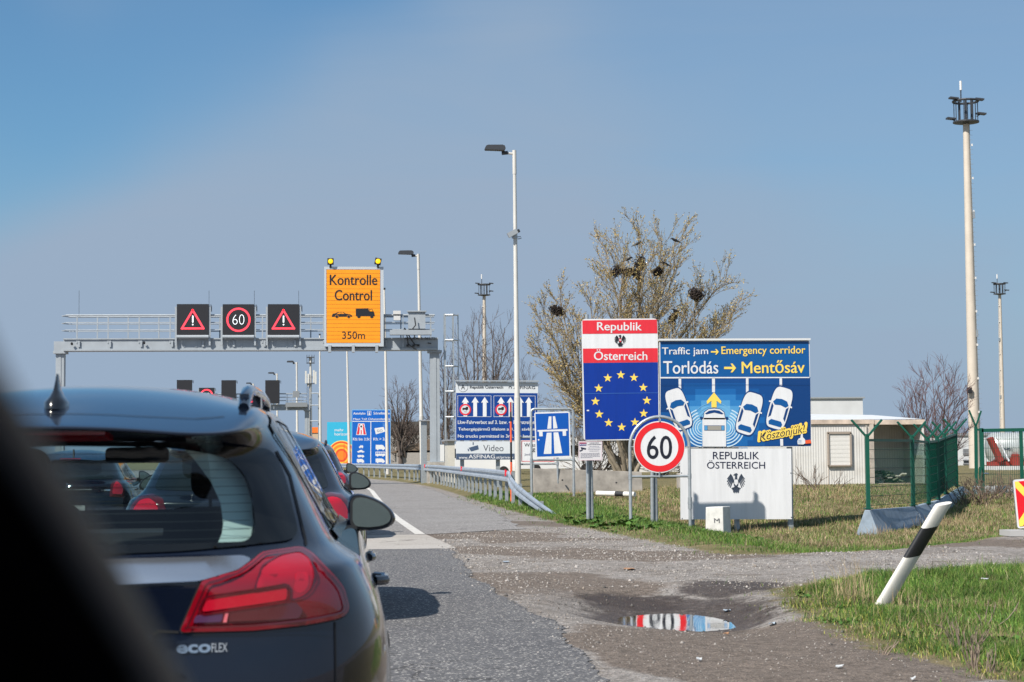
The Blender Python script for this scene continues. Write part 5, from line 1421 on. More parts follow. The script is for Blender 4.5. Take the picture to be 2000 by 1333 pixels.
def cut_shell(me, sk, holes):      # open the shell behind the glass; the glass borders cover the cut edges
    bm = bmesh.new(); bm.from_mesh(me); dead = []
    for f in bm.faces:
        c = f.calc_center_median(); nn = f.normal
        for poly, ax in holes:
            if ax == 'rear' and nn.y < -0.15 and c.y < 1.0 and inpoly((c.x, c.z), poly): dead.append(f); break
            if ax == 'front' and nn.y > 0.1 and c.y > 2.0 and inpoly((c.x, c.z), poly): dead.append(f); break
            if ax == 'right' and c.x > 0.3 and nn.x > 0.2 and inpoly((c.y, c.z), poly): dead.append(f); break
            if ax == 'left' and c.x < -0.3 and nn.x < -0.2 and inpoly((c.y, c.z), poly): dead.append(f); break
    bmesh.ops.delete(bm, geom=dead, context='FACES'); bm.to_mesh(me); bm.free()
def shell_part(root, me):
    me.name = 'body'; o = bpy.data.objects.new('body', me); COL.objects.link(o); o.parent = root; return o
def mirx(poly): return [(-x, z) for x, z in poly]
def shrink(poly, d):
    c = Vector((sum(p[0] for p in poly) / len(poly), sum(p[1] for p in poly) / len(poly))); out = []
    n = len(poly); P = [Vector(p) for p in poly]
    ar = sum(P[i].x * P[(i + 1) % n].y - P[(i + 1) % n].x * P[i].y for i in range(n)); sg = 1 if ar > 0 else -1
    for i in range(n):
        a, p, b = P[i - 1], P[i], P[(i + 1) % n]; e1, e2 = (p - a).normalized(), (b - p).normalized()
        nrm = (Vector((-e1.y, e1.x)) + Vector((-e2.y, e2.x))) * sg
        if nrm.length < 1e-6: nrm = Vector((-e1.y, e1.x)) * sg
        nrm.normalize(); out.append(tuple(p + nrm * d))
    return out

# ---- near car: black estate -------------------------------------------------
CX, CY = -0.87, 5.2
c1 = thing('estate_car', (CX, CY, 0), 'large black estate car in the foreground with glossy red tail lamps', 'car', 'cars queuing at the border')
me = car_shell(PB)
sk = Skin(me)
REARG = [(-.635, 1.335), (-.40, 1.362), (0, 1.37), (.40, 1.362), (.635, 1.335), (.675, 1.25), (.725, 1.062), (.40, 1.040), (0, 1.03), (-.40, 1.040), (-.725, 1.062), (-.675, 1.25)]
REARG = roundp(REARG, 0.04, 4)
CLEAR = roundp([(-.56, 1.30), (-.36, 1.345), (0, 1.352), (.36, 1.345), (.50, 1.315), (.575, 1.24), (.60, 1.10), (.58, 1.062), (.50, 1.062), (0, 1.060), (-.50, 1.062), (-.58, 1.062), (-.60, 1.10)], 0.06, 5)
low_ = lambda P: [(x, z - max(0, z - 1.29) * .06) for x, z in P]
REARG, CLEAR = low_(REARG), low_(CLEAR)
SIDEQ = [(.66, 1.40), (.62, 1.36), (.80, 1.062), (1.55, 1.045), (1.50, 1.43), (1.0, 1.43)]
SIDE1 = roundp([(.64, 1.385), (.86, 1.075), (1.40, 1.063), (1.34, 1.425), (.95, 1.42)], 0.03, 3)
SIDE2 = roundp([(1.42, 1.425), (1.48, 1.060), (2.08, 1.052), (1.96, 1.425)], 0.025, 3)
SIDE3 = roundp([(2.06, 1.42), (2.18, 1.052), (3.02, 1.05), (2.52, 1.385), (2.3, 1.42)], 0.03, 3)
WIND = roundp([(-.50, 1.40), (.50, 1.40), (.70, 1.06), (-.70, 1.06)], 0.05, 4)
holes = [(shrink(CLEAR, -0.012), 'rear'), (shrink(WIND, 0.02), 'front')]
for sp in (SIDE1, SIDE2, SIDE3): holes += [(shrink(sp, 0.012), 'right'), (shrink(sp, 0.012), 'left')]
cut_shell(me, sk, holes)
body1 = shell_part(c1, me)
def part(name, root, fn, smooth=60):
    mb = MB(); fn(mb); return mb.build(name, root, local=True, smooth=smooth)
# rear glass: clear pane inside a black border
rg = part('rear_window', c1, lambda mb: sk.patch(mb, CLEAR, 'glass', GLT, 0.003, 0.05, 0.0))
def ringpatch(mb, outer, inner, ax, m, off, skirt=0.01):
    n = 120
    def resample(P):
        P = [Vector(p) for p in P]; L_ = [0]
        for i in range(len(P)): L_.append(L_[-1] + (P[(i + 1) % len(P)] - P[i]).length)
        out = []
        for k in range(n * 2):
            t = L_[-1] * k / (n * 2); i = max(j for j in range(len(P)) if L_[j] <= t + 1e-9)
            out.append(P[i].lerp(P[(i + 1) % len(P)], (t - L_[i]) / max(1e-9, L_[i + 1] - L_[i])))
        return out
    A, B = resample(outer), resample(inner)
    c = sum(B, Vector((0, 0))) / len(B)
    def nearest(p): return min(B, key=lambda q: (q - p).length_squared)
    # triangulate the ring
    na, nb = len(A), len(B); po, pi = [(p.x, p.y) for p in A], [(p.x, p.y) for p in B]; G = []
    for gx_ in np.arange(-.8, .8, .022):
        for gy_ in np.arange(.95, 1.45, .022):
            if inpoly((gx_, gy_), po) and not inpoly((gx_, gy_), pi): G.append(Vector((gx_, gy_)))
    va = A + B + G
    vv, _, ff, *_ = delaunay_2d_cdt(va, [(i, (i + 1) % na) for i in range(na)] + [(na + i, na + (i + 1) % nb) for i in range(nb)], [], 0, 1e-5)
    keep = []
    for f in ff:
        g = sum((vv[i] for i in f), Vector((0, 0))) / len(f)
        if inpoly((g.x, g.y), po) and not inpoly((g.x, g.y), pi): keep.append(tuple(f))
    pts = []
    for p in vv:
        h, nn = sk.hit(p.x, p.y, ax); pts.append(h + nn * off)
    if ax in ('front', 'left'): keep = [tuple(reversed(f)) for f in keep]
    mb.add(pts, keep, m)
part('window_border', c1, lambda mb: ringpatch(mb, REARG, CLEAR, 'glass', FRIT, 0.005))
def defrost(mb):
    for k in range(11):
        z = 1.075 + k * 0.0245; hw = 0.585 - max(0, k - 6) * 0.02
        sk.strip(mb, [(-hw, z), (hw, z)], 0.0016, 'glass', SEAM, 0.0006, res=0.08)
part('heater_wire', c1, defrost, None)
# windscreen and side glass
part('windscreen', c1, lambda mb: sk.patch(mb, WIND, 'front', GLC, 0.004, 0.06, 0.0))
for ax in ('right', 'left'):
    for sp in (SIDE1, SIDE2, SIDE3): part('side_window', c1, lambda mb: sk.patch(mb, sp, ax, GLD if sp is not SIDE3 else GLT, 0.003, 0.06, 0.0))
    def frames(mb):
        sk.strip(mb, [(.62, 1.39), (.93, 1.44), (1.34, 1.447), (2.3, 1.445), (2.56, 1.40)], 0.03, ax, FRIT, 0.006)
        sk.strip(mb, [(1.38, 1.425), (1.44, 1.062)], 0.07, ax, FRIT, 0.006); sk.strip(mb, [(2.0, 1.425), (2.13, 1.055)], 0.10, ax, FRIT, 0.006)
        sk.strip(mb, [(.625, 1.385), (.85, 1.066)], 0.022, ax, FRIT, 0.006)
    part('window_frame', c1, frames)
    def chrome(mb): sk.strip(mb, [(.80, 1.055), (1.4, 1.050), (2.1, 1.041), (3.08, 1.038)], 0.030, ax, CHR, 0.009)
    part('waist_trim', c1, chrome)
# tail lamps
LAMP = [(.402, .823), (.464, .967), (.568, .990), (.598, 1.008), (.620, 1.030), (.728, 1.040), (.765, 1.020), (.826, .962), (.853, .925), (.868, .868), (.858, .848), (.832, .840), (.745, .830), (.60, .822)]
LAMP = roundp(LAMP, 0.015, 3)
def tail(sgn):
    mx_ = (lambda P: P) if sgn > 0 else mirx
    mb = MB(); sk.patch(mb, mx_(LAMP), 'rear', LRED, 0.008, 0.02, 0.02, 0.008)
    t = mb.build('tail_lamp', c1, local=True, smooth=50)
    mb = MB()
    lens = roundp([(.462, .880), (.476, .912), (.690, .938), (.690, .905)], 0.008, 2); sk.patch(mb, mx_(lens), 'rear', LRB, 0.0175, 0.02, 0.002)
    glow = roundp([(.622, .985), (.675, 1.014), (.726, 1.020), (.757, 1.000), (.765, .965), (.756, .928), (.734, .909), (.700, .902), (.697, .942), (.60, .930)], .012, 3)
    core = roundp([(.715, .975), (.748, .972), (.748, .935), (.725, .918), (.708, .93)], .012, 3)
    sk.patch(mb, mx_(glow), 'rear', M('lens_red_mid', lin(164, 8, 34), 0.12, coat=1.0), 0.0168, 0.02, 0.002)
    sk.patch(mb, mx_(core), 'rear', LRB, 0.0172, 0.02, 0.002)
    ind = roundp([(.438, .850), (.446, .870), (.520, .878), (.516, .850)], 0.006, 2); sk.patch(mb, mx_(ind), 'rear', LVI, 0.0175, 0.02, 0.002)
    rev = roundp([(.534, .850), (.538, .878), (.715, .896), (.735, .872), (.722, .850)], 0.006, 2); sk.patch(mb, mx_(rev), 'rear', LBR, 0.0175, 0.02, 0.002)
    sk.patch(mb, mx_([(.519, .848), (.527, .880), (.535, .880), (.529, .848)]), 'rear', LPK, 0.0178, 0.02, 0.002)
    for P_in in (shrink(lens, -.010), glow, shrink(LAMP, .014)): sk.strip(mb, mx_(P_in), .005 if P_in is glow else .006, 'rear', LRD, .0185, True, .02)
    mb.build('reflector_lens', t, local=True, smooth=50)
    mb = MB(); sk.strip(mb, mx_([(p[0], p[1]) for p in LAMP]), 0.009, 'rear', SEAM, 0.003, True); mb.build('lamp_gap', t, local=True)
for sgn in (1, -1): tail(sgn)
# trim strip, seams, badge, plate recess, third brake light, spoiler gap, fin, rails
STR = roundp([(-.56, .972), (-.597, 1.010), (-.57, 1.021), (0, 1.018), (.57, 1.021), (.597, 1.010), (.56, .984), (.45, .962), (0, .952), (-.45, .962)], 0.012, 3)
part('tailgate_trim', c1, lambda mb: sk.patch(mb, STR, 'rear', CHRB, 0.010, 0.04, 0.012))
SEAMS = [([(-.33, .70), (-.33, .818)], .006, 'rear'), ([(-.50, .40), (-.42, .33), (-.25, .285), (0, .27), (.25, .285), (.42, .33), (.50, .40)], .007, 'top')]
for sg in (1, -1):
    g = lambda P: [(sg * x, z) for x, z in P]
    SEAMS += [(g([(.648, 1.325), (.690, 1.25), (.742, 1.062), (.745, 1.045)]), .007, 'rear'), (g([(.40, .823), (.345, .828), (.33, .818)]), .007, 'rear'), (g([(.83, .832), (.832, .70), (.83, .40)]), .005, 'rear')]
for ax in ('right', 'left'):
    SEAMS += [([(.86, 1.04), (.90, .95), (1.15, .72), (1.42, .66)], .006, ax), ([(1.42, .66), (2.0, .60), (2.05, 1.03)], .006, ax), ([(3.1, 1.0), (3.2, .75), (3.15, .35)], .006, ax)]
for P, w_, ax in SEAMS: part('panel_gap', c1, lambda mb: sk.strip(mb, P, w_, ax, SEAM, .002), None)
part('plate_trim', c1, lambda mb: sk.strip(mb, [(.325, .818), (.300, .775), (.285, .735)], 0.010, 'rear', CHR, 0.008))
def badge(mb):
    for t_, x0, x1, z0, z1, bold in (('eco', .395, .488, .765, .789, 0.03), ('FLEX', .490, .533, .766, .790, 0.0)):
        g, f = text_geo(t_, bold, 0); pts = []
        for u, v in g:
            h, nn = sk.hit(x0 + u * (x1 - x0), z0 + v * (z1 - z0), 'rear'); pts.append(h + nn * 0.006)
        mb.add(pts, f, CHR if t_ == 'eco' else M('badge_silver', (0.62, 0.64, 0.66), 0.3, 0.6))
part('badge', c1, badge, None)
part('number_plate', c1, lambda mb: sk.patch(mb, [(-.26, .66), (.26, .66), (.26, .77), (-.26, .77)], 'rear', M('plate_white', (0.7, 0.7, 0.68), 0.4), 0.006, 0.05))
part('brake_light', c1, lambda mb: sk.patch(mb, [(-.20, 1.362), (-.187, 1.380), (.187, 1.380), (.20, 1.362)], 'rear', LRED, .006, .03, .01))
def fin(mb):
    h, _ = sk.hit(0.0, .42, 'top'); vs = []
    prof = [(-.11, 0.030, .0), (-.06, .050, .012), (.0, .034, .028)]
    rings = []
    for hh, wd, y0, y1 in ((-0.01, .036, -.075, .10), (.012, .036, -.070, .095), (.028, .022, -.050, .085), (.050, .010, -.030, .070), (.075, .006, -.012, .055), (.098, .003, .005, .035)):
        rings.append([(h.x + wd * math.sin(2 * math.pi * k / 12), h.y + (y0 + y1) / 2 + (y1 - y0) / 2 * math.cos(2 * math.pi * k / 12), h.z + hh) for k in range(12)])
    F_ = [(i * 12 + k, i * 12 + (k + 1) % 12, (i + 1) * 12 + (k + 1) % 12, (i + 1) * 12 + k) for i in range(len(rings) - 1) for k in range(12)]
    mb.add([p for r_ in rings for p in r_], F_ + [tuple((len(rings) - 1) * 12 + k for k in range(12))], DARK if False else M('fin_black', (0.008, 0.009, 0.012), 0.18, coat=0.6))
part('roof_antenna', c1, fin, 70)
for sg in (1, -1):
    def rail(mb):
        pts = []
        for y, dz in ((.62, .0), (.70, .022), (.84, .040), (1.2, .046), (1.8, .046), (2.15, .038), (2.28, .01)):
            h, _ = sk.hit(sg * .545, y, 'top'); pts.append(h + Vector((0, 0, dz)))
        mb.tube(pts, [.018, .022, .022, .02, .02, .02, .014], PB, 8)
        for y in (.68, 1.45, 2.2):
            h, _ = sk.hit(sg * .545, y, 'top'); mb.box(h + Vector((0, 0.03, 0.015)), (.03, .10, .05), PB)
    part('roof_rail', c1, rail, 60)
    for y, ou, z in ((1.15, .034, .885), (2.35, .012, .90)):
        h, nn = sk.hit(y, z, 'right' if sg > 0 else 'left')
        part('door_handle', c1, lambda mb: mb.tube([h, h + Vector((sg * ou, .02, 0)), h + Vector((sg * (ou + .003), .17, 0)), h + Vector((0, .2, 0))], .017, M('handle_dark', (.03, .035, .045), .15, coat=1.0), 8), 60)
    door_mirror(c1, PB, sg * .848, 2.98, 1.065, .212, .165)
    wheel(c1, sg * .87, .98); wheel(c1, sg * .87, 3.82)
    [part('wheel_arch', c1, lambda mb: sk.strip(mb, [(yc + .375 * math.cos(R(a)), .33 + .375 * math.sin(R(a))) for a in range(-10, 191, 10)], .05, 'right' if sg > 0 else 'left', SEAM, .003)) for yc in (.98, 3.82)]
# cabin
def cabin(mb):
    mb.box((0, 1.9, .42), (1.6, 3.2, .10), INT); mb.box((0, 3.15, .82), (1.5, .5, .34), INT)
    mb.box((0, .55, .74), (1.3, .75, .5), INT)
    mb.prism([(-.7, .30, 1.0), (.7, .30, 1.0), (.66, .85, 1.02), (-.66, .85, 1.02)], (0, 0, -.04), INT)
part('cabin_floor', c1, cabin, None)
def seat(x, y, zb_, zt_, w=0.46, head=True):
    def f(mb):
        mb.prism(roundpts(x, y, w, zb_, zt_), (0, .14, 0), SEAT); mb.box((x, y + .32, zb_ + .02), (w, .5, .16), SEAT)
        if head:
            mb.prism(roundpts(x, y + .02, .27, zt_ + .03, zt_ + .23), (0, .10, 0), SEAT)
            for sx in (-.06, .06): mb.bar((x + sx, y + .07, zt_ - .02), (x + sx, y + .07, zt_ + .06), .012, .012, DARK)
    p = part('seat', c1, f, 50)
def roundpts(x, y, w, z0, z1):
    return [(a, y, b) for a, b in roundp([(x - w / 2, z0), (x + w / 2, z0), (x + w / 2 * .92, z1), (x - w / 2 * .92, z1)], .07, 4)]
for x in (-.40, .40): seat(x, 1.95, .55, 1.12, .50)
for x in (-.40, .40): seat(x, 1.0, .55, .98, .58, False)
def trim(sg):
    outer = [(.20, 1.372), (.36, 1.366), (.46, 1.345), (.53, 1.312), (.575, 1.262), (.598, 1.20), (.606, 1.13), (.598, 1.085), (.578, 1.072), (.50, 1.070)]
    inn = [(.506, 1.084), (.515, 1.105), (.518, 1.134), (.508, 1.193), (.478, 1.252), (.432, 1.300), (.372, 1.336), (.20, 1.352)]
    outer, inn = low_(outer), low_(inn)
    def f(mb):
        va = [Vector(p) for p in outer + inn]; vv, _, ff, *_ = delaunay_2d_cdt(va, [], [list(range(len(va)))], 1, 1e-5)
        P = []
        for p in vv:
            h, nn = sk.hit(sg * p.x, p.y, 'glass'); P.append(h - nn * 0.030 + Vector((0, .012, 0)))
        mb.add(P, [tuple(q) for q in ff], TRIMP); mb.add([p + Vector((0, .03, 0)) for p in P], [tuple(reversed(q)) for q in ff], TRIMP)
    part('pillar_trim', c1, f, None)
for sg in (1, -1): trim(sg)
def inner_mirror(mb):
    mb.prism([(a, 2.55, b) for a, b in roundp([(-.13, 1.29), (.13, 1.29), (.13, 1.355), (-.13, 1.355)], .025, 4)], (0, .03, 0), DARK); mb.bar((0, 2.58, 1.35), (0, 2.62, 1.42), .02, .02, DARK)
part('inner_mirror', c1, inner_mirror, None)
part('steering_wheel', c1, lambda mb: mb.tube([(-.40 + .18 * math.cos(R(a)), 2.62 + .06 * math.sin(R(a)), .98 + .17 * math.sin(R(a))) for a in range(0, 361, 20)], .015, DARK, 8), 60)

# ---- other cars: same kind of shell with their own lamps and glass ----------------
def small_car(name, loc, label, m, W=1.0, Lk=0.8, Hk=1.0, rake=0.25, style='hatch', rails=False):
    root = thing(name, loc, label, 'car', 'cars queuing at the border')
    me = car_shell(m, W, Lk, Hk, rake); s_ = Skin(me); shell_part(root, me)
    def prt(n_, fn, smooth=60):
        mb = MB(); fn(mb); return mb.build(n_, root, local=True, smooth=smooth)
    k = Hk; w = W
    gl = roundp([(-.60 * w, 1.34 * k), (0, 1.37 * k), (.60 * w, 1.34 * k), (.70 * w, 1.07 * k), (0, 1.045 * k), (-.70 * w, 1.07 * k)], .05, 4)
    prt('rear_window', lambda mb: s_.patch(mb, gl, 'rear', GLO, .004, .06, .01))
    for ax in ('right', 'left'):
        yk = lambda y: y if y < .8 else .8 + (y - .8) * Lk
        for P in ([(.72 + rake * .1, 1.39 * k), (.95, 1.075 * k), (yk(1.95), 1.055 * k), (yk(1.9), 1.425 * k), (yk(1.2), 1.425 * k)], [(yk(2.02), 1.42 * k), (yk(2.12), 1.055 * k), (yk(3.0), 1.05 * k), (yk(2.5), 1.385 * k), (yk(2.3), 1.42 * k)]):
            prt('side_window', lambda mb: s_.patch(mb, roundp(P, .03, 3), ax, GLO, .004, .07, .01))
        prt('waist_trim', lambda mb: s_.strip(mb, [(.95, 1.062 * k), (yk(2), 1.045 * k), (yk(3.05), 1.04 * k)], .022, ax, CHR if style != 'suv' else DARK, .008))
    prt('windscreen', lambda mb: s_.patch(mb, roundp([(-.50 * w, 1.40 * k), (.50 * w, 1.40 * k), (.70 * w, 1.07 * k), (-.70 * w, 1.07 * k)], .05, 4), 'front', GLO, .004, .08, .01))
    lp = {'hatch': [(.56, .80), (.55, .86), (.60, 1.0), (.70, 1.035), (.80, 1.02), (.86, .95), (.895, .84), (.885, .78), (.75, .765)],
          'suv': [(.58, .86), (.60, .96), (.72, 1.06), (.80, 1.06), (.87, .98), (.89, .86), (.80, .82)],
          'city': [(.66, .78), (.68, .98), (.74, 1.06), (.79, 1.03), (.86, .96), (.885, .84), (.86, .76)]}[style]
    lp = [(x * w, z * k) for x, z in lp]
    for sg in (1, -1):
        g = (lambda P: P) if sg > 0 else mirx
        mb = MB(); s_.patch(mb, g(roundp(lp, .02, 3)), 'rear', LRD, .008, .03, .02, .012); t = mb.build('tail_lamp', root, local=True, smooth=50)
        c = Vector((sum(p[0] for p in lp) / len(lp), sum(p[1] for p in lp) / len(lp))); ip = [tuple(c + (Vector(p) - c) * .68) for p in lp]
        mb = MB(); s_.patch(mb, g(roundp(ip, .02, 3)), 'rear', LRB, .022, .03, .004)
        if style == 'hatch': s_.patch(mb, g([(.66 * w, .775 * k), (.66 * w, .80 * k), (.86 * w, .815 * k), (.875 * w, .795 * k)]), 'rear', LAM, .022, .03, .004)
        mb.build('reflector_lens', t, local=True, smooth=50)
        y0 = .8 + (2.98 - .8) * Lk
        door_mirror(root, DARK, sg * .84 * w, y0, 1.10 * k, .205, .17)
        r_ = .33
        for yy in (.85, .8 + (3.75 - .8) * Lk): wheel(root, sg * .87 * w, yy, r_)
        [prt('wheel_arch', lambda mb: s_.strip(mb, [(yc + .375 * math.cos(R(a)), .33 + .375 * math.sin(R(a))) for a in range(-10, 191, 10)], .05, 'right' if sg > 0 else 'left', SEAM, .003)) for yc in (.85, .8 + (3.75 - .8) * Lk)]
        if rails:
            def rl(mb):
                pts = []
                for y, dz in ((.70, .0), (.80, .03), (1.2, .04), (1.6, .03), (1.75, 0)):
                    h, _ = s_.hit(sg * .52 * w, .8 + (y - .8) * max(Lk, .9), 'top'); pts.append(h + Vector((0, 0, dz)))
                mb.tube(pts, .02, DARK, 8)
            prt('roof_rail', rl)
        for y in (1.2, .8 + (2.3 - .8) * Lk): prt('door_handle', lambda mb: mb.tube([s_.hit(y, .88 * k, 'right' if sg > 0 else 'left')[0] + Vector((sg * .02, 0, 0)), s_.hit(y + .18, .88 * k, 'right' if sg > 0 else 'left')[0] + Vector((sg * .02, 0, 0))], .014, m, 6))
    prt('number_plate', lambda mb: s_.patch(mb, [(-.26, .70), (.26, .70), (.26, .81), (-.26, .81)] if style != 'city' else [(-.26, .50), (.26, .50), (.26, .61), (-.26, .61)], 'rear', M('plate_white', None), .006, .06))
    prt('brake_light', lambda mb: s_.strip(mb, [(-.16, 1.395 * k), (.16, 1.395 * k)], .02, 'rear', LRED, .008))
    prt('bumper_gap', lambda mb: s_.strip(mb, [(-.86 * w, .70 * k), (0, .685 * k), (.86 * w, .70 * k)], .008, 'rear', SEAM, .003), None)
    prt('tailgate_trim', lambda mb: s_.strip(mb, [(-.36, .90 * k), (.36, .90 * k)], .02, 'rear', CHR, .008))
    def fin2(mb):
        h, _ = s_.hit(0, .55 + rake * .1, 'top'); mb.prism([h + Vector((-.01, -.05, -.01)), h + Vector((-.01, .10, -.01)), h + Vector((-.01, .0, .08)), h + Vector((-.01, -.03, .08))], (.02, 0, 0), DARK)
    prt('roof_antenna', fin2, None)
    return root, s_
hatch, hs_ = small_car('hatchback', (-0.84, 14.45, 0), 'dark blue hatchback directly ahead of the black estate', PB2, .985, .80, 1.0, .35, 'hatch')
suv, _ = small_car('city_suv', (-0.87, 29.6, 0), 'graphite high roofed car third in the queue with dark roof rails', PB3, .97, .78, 1.04, .2, 'suv', True)
peug, ps = small_car('compact_car', (-4.36, 29.4, 0), 'black compact car in the next lane seen through the estate rear window', PB, .95, .74, .95, .25, 'city')
def lion(mb):                       # little silver emblem and lettering on the tailgate
    P = [(-.04, .90), (-.02, .93), (-.03, .97), (.0, .985), (.02, .965), (.05, .975), (.045, .955), (.02, .945), (.055, .935), (.05, .915), (.02, .925), (.04, .895), (.02, .89), (.0, .915), (-.01, .89)]
    ps.patch(mb, [(x * 1.2, z - .02) for x, z in P], 'rear', CHR, .012, .05, .004)
    ps.strip(mb, [(.50, .84), (.64, .84)], .025, 'rear', CHR, .006)
mb = MB(); lion(mb); mb.build('badge', peug, local=True)

# ---- the viewer's own car: blurred windscreen pillar and window seal at the left edge ----
own = thing('own_car', (-0.92, -2.45, 0), 'blurred dark windscreen pillar of the viewing car at the left edge', 'car')
shell_part(own, car_shell(PB3, .96, .98, 1.0))
PIL = M('pillar_paint', (0.030, 0.031, 0.037), 0.5, 0.0, coat=0.1); SEALM = M('rubber_seal', (0.002, 0.002, 0.0025), 0.9, spec=0.0)
def along(t, off, dz=0.0):           # line down the pillar, t 0 top .. 1 bottom, measured through the photograph
    py = 590 + 860 * t
    px = float(np.interp(py, [200, 590, 700, 800, 900, 1040, 1220, 1345, 1480, 1700], [-200, -62, -8, 52, 112, 200, 303, 372, 442, 560]))
    d = ray(px - off, py); Y = 0.27 + 0.27 * t
    return EYE + d * (Y / d.y) + Vector((0, 0, dz))
ts_ = [k / 14 for k in range(-4, 19)]
mb = MB()
n = len(ts_); secs = []
for t in ts_:
    p = along(t, 0); q = along(t, 90); ax_ = (p - q); w = ax_.length
    fw = Vector((0, 1, 0.0))
    far = lambda P, k: EYE + (P - EYE) * k
    secs.append([far(p.lerp(q, .5), 1.35), far(p.lerp(q, .1), 1.08), p, p - ax_ * 0.25 - fw * 0.012, p - ax_ * 0.7 - fw * 0.018, q - fw * 0.016, far(q, 1.35)])
ns = 7
mb.add([v for s_ in secs for v in s_], [(i * ns + k, i * ns + (k + 1) % ns, (i + 1) * ns + (k + 1) % ns, (i + 1) * ns + k) for i in range(n - 1) for k in range(ns)], PIL)
mb.build('windscreen_pillar', own, smooth=70)
mb = MB(); secs = []
for t in ts_:
    p = along(t, 88); q = along(t, 1500); fw = Vector((0, 1, 0))
    secs.append([far(p, 1.3), p - fw * 0.012, p.lerp(q, 0.05) - fw * 0.035, q - fw * 0.05, far(q, 1.3)])
ns = 5
mb.add([v for s_ in secs for v in s_], [(i * ns + k, i * ns + (k + 1) % ns, (i + 1) * ns + (k + 1) % ns, (i + 1) * ns + k) for i in range(n - 1) for k in range(ns)], SEALM)
mb.build('window_seal', own, smooth=70)
# ------------------------------------------------------------------ border stone, delineator, chevron sign, concrete wall
STONE = M('whitewashed_stone', (0.60, 0.60, 0.58), 0.85, var=0.14, scale=7, bump=0.25)
Ys = 33.6
a, b = PY(1381.5, 1035, Ys), PY(1432, 990, Ys); cx = (a.x + b.x) / 2; w = b.x - a.x; g = gz(cx, Ys); zt_ = PY(1405, 991, Ys).z
st = thing('border_stone', (cx, Ys, g), 'small whitewashed border stone in front of the white eagle plate', 'border stone')
mb = MB(); rot = Matrix.Rotation(R(-35), 3, 'Z'); hw = w / 2 / 1.39
top = [rot @ Vector((i * hw, j * hw, 0)) for i, j in ((-1, -1), (1, -1), (1, 1), (-1, 1))]
V_ = [Vector((cx, Ys + 0.2, 0)) + p * 1.04 + Vector((0, 0, g - 0.1)) for p in top] + [Vector((cx, Ys + 0.2, 0)) + p * 0.98 + Vector((0, 0, zt_ + (0.01 if i in (1, 2) else 0))) for i, p in enumerate(top)]
mb.add(V_, [(0, 1, 5, 4), (1, 2, 6, 5), (2, 3, 7, 6), (3, 0, 4, 7), (4, 5, 6, 7)], STONE); mb.build('block', st, bevel=0.012)
def face_text(t, p0, p1, z0, z1, m, name):
    g_, f_ = text_geo(t, 0.0); d = (p1 - p0); nrm = Vector((d.y, -d.x, 0)).normalized() * 0.006
    mb = MB(); mb.add([p0 + d * u + nrm + Vector((0, 0, z0 + v * (z1 - z0))) for u, v in g_], f_, m); mb.build(name, st)
A_, B_, C_ = [Vector((V_[i].x, V_[i].y, 0)) for i in (3, 0, 1)]
face_text('M', B_.lerp(C_, 0.50), B_.lerp(C_, 0.80), g + 0.22, g + 0.30, M('stone_ink', (0.14, 0.14, 0.15), 0.8), 'letter')
face_text('S', A_.lerp(B_, 0.40), A_.lerp(B_, 0.62), g + 0.22, g + 0.28, M('stone_ink', None), 'letter')
# leaning delineator post
p0 = PG(1712, 1182, 0.02); g = gz(p0.x, p0.y)
tp = PY(1843, 984, p0.y - 0.15)
DELW = M('delineator_white', (0.72, 0.71, 0.67), 0.5, var=0.08, scale=6); DELB = M('delineator_black', (0.02, 0.021, 0.025), 0.5, var=0.2)
base = Vector((p0.x, p0.y, g - 0.08)); d = tp - base; Ld = d.length; dn = d.normalized(); sx = Vector((1, 0.35, 0)); sx = (sx - dn * sx.dot(dn)).normalized(); sy = sx.cross(dn)
dl = thing('delineator_post', (p0.x, p0.y, g), 'leaning white delineator post with black band in the near grass', 'delineator post')
def dsec(t, k=1.0):
    c_ = base + d * t; pr = []
    for ang in range(0, 360, 20):
        ca, sa = math.cos(R(ang)), math.sin(R(ang)); r_ = 0.070
        x = (abs(ca) ** 0.75) * math.copysign(1, ca) * r_ * k; y = (abs(sa) ** 0.8) * math.copysign(1, sa) * 0.030 * k
        pr.append(c_ + sx * x + sy * y)
    return pr
def dseg(name, ts, ks, m, slant=0.0):
    mb = MB(); rings = [dsec(t, k) for t, k in zip(ts, ks)]; n = 18
    if slant:
        for r_i in range(len(rings)): rings[r_i] = [p + dn * ((p - (base + d * ts[r_i])).dot(sx) * slant) for p in rings[r_i]]
    mb.add([p for r_ in rings for p in r_], [(i * n + k, i * n + (k + 1) % n, (i + 1) * n + (k + 1) % n, (i + 1) * n + k) for i in range(len(rings) - 1) for k in range(n)] + [tuple(range(n - 1, -1, -1)), tuple((len(rings) - 1) * n + k for k in range(n))], m)
    return mb.build(name, dl, smooth=50)
dseg('post', [0, 0.531], [1, 1], DELW, 0.68); dseg('black_band', [0.532, 0.795], [1.012, 1.012], DELB, 0.68); dseg('post_head', [0.796, 0.985, 1.0], [1, 1, 0.95], DELW, 0.68)
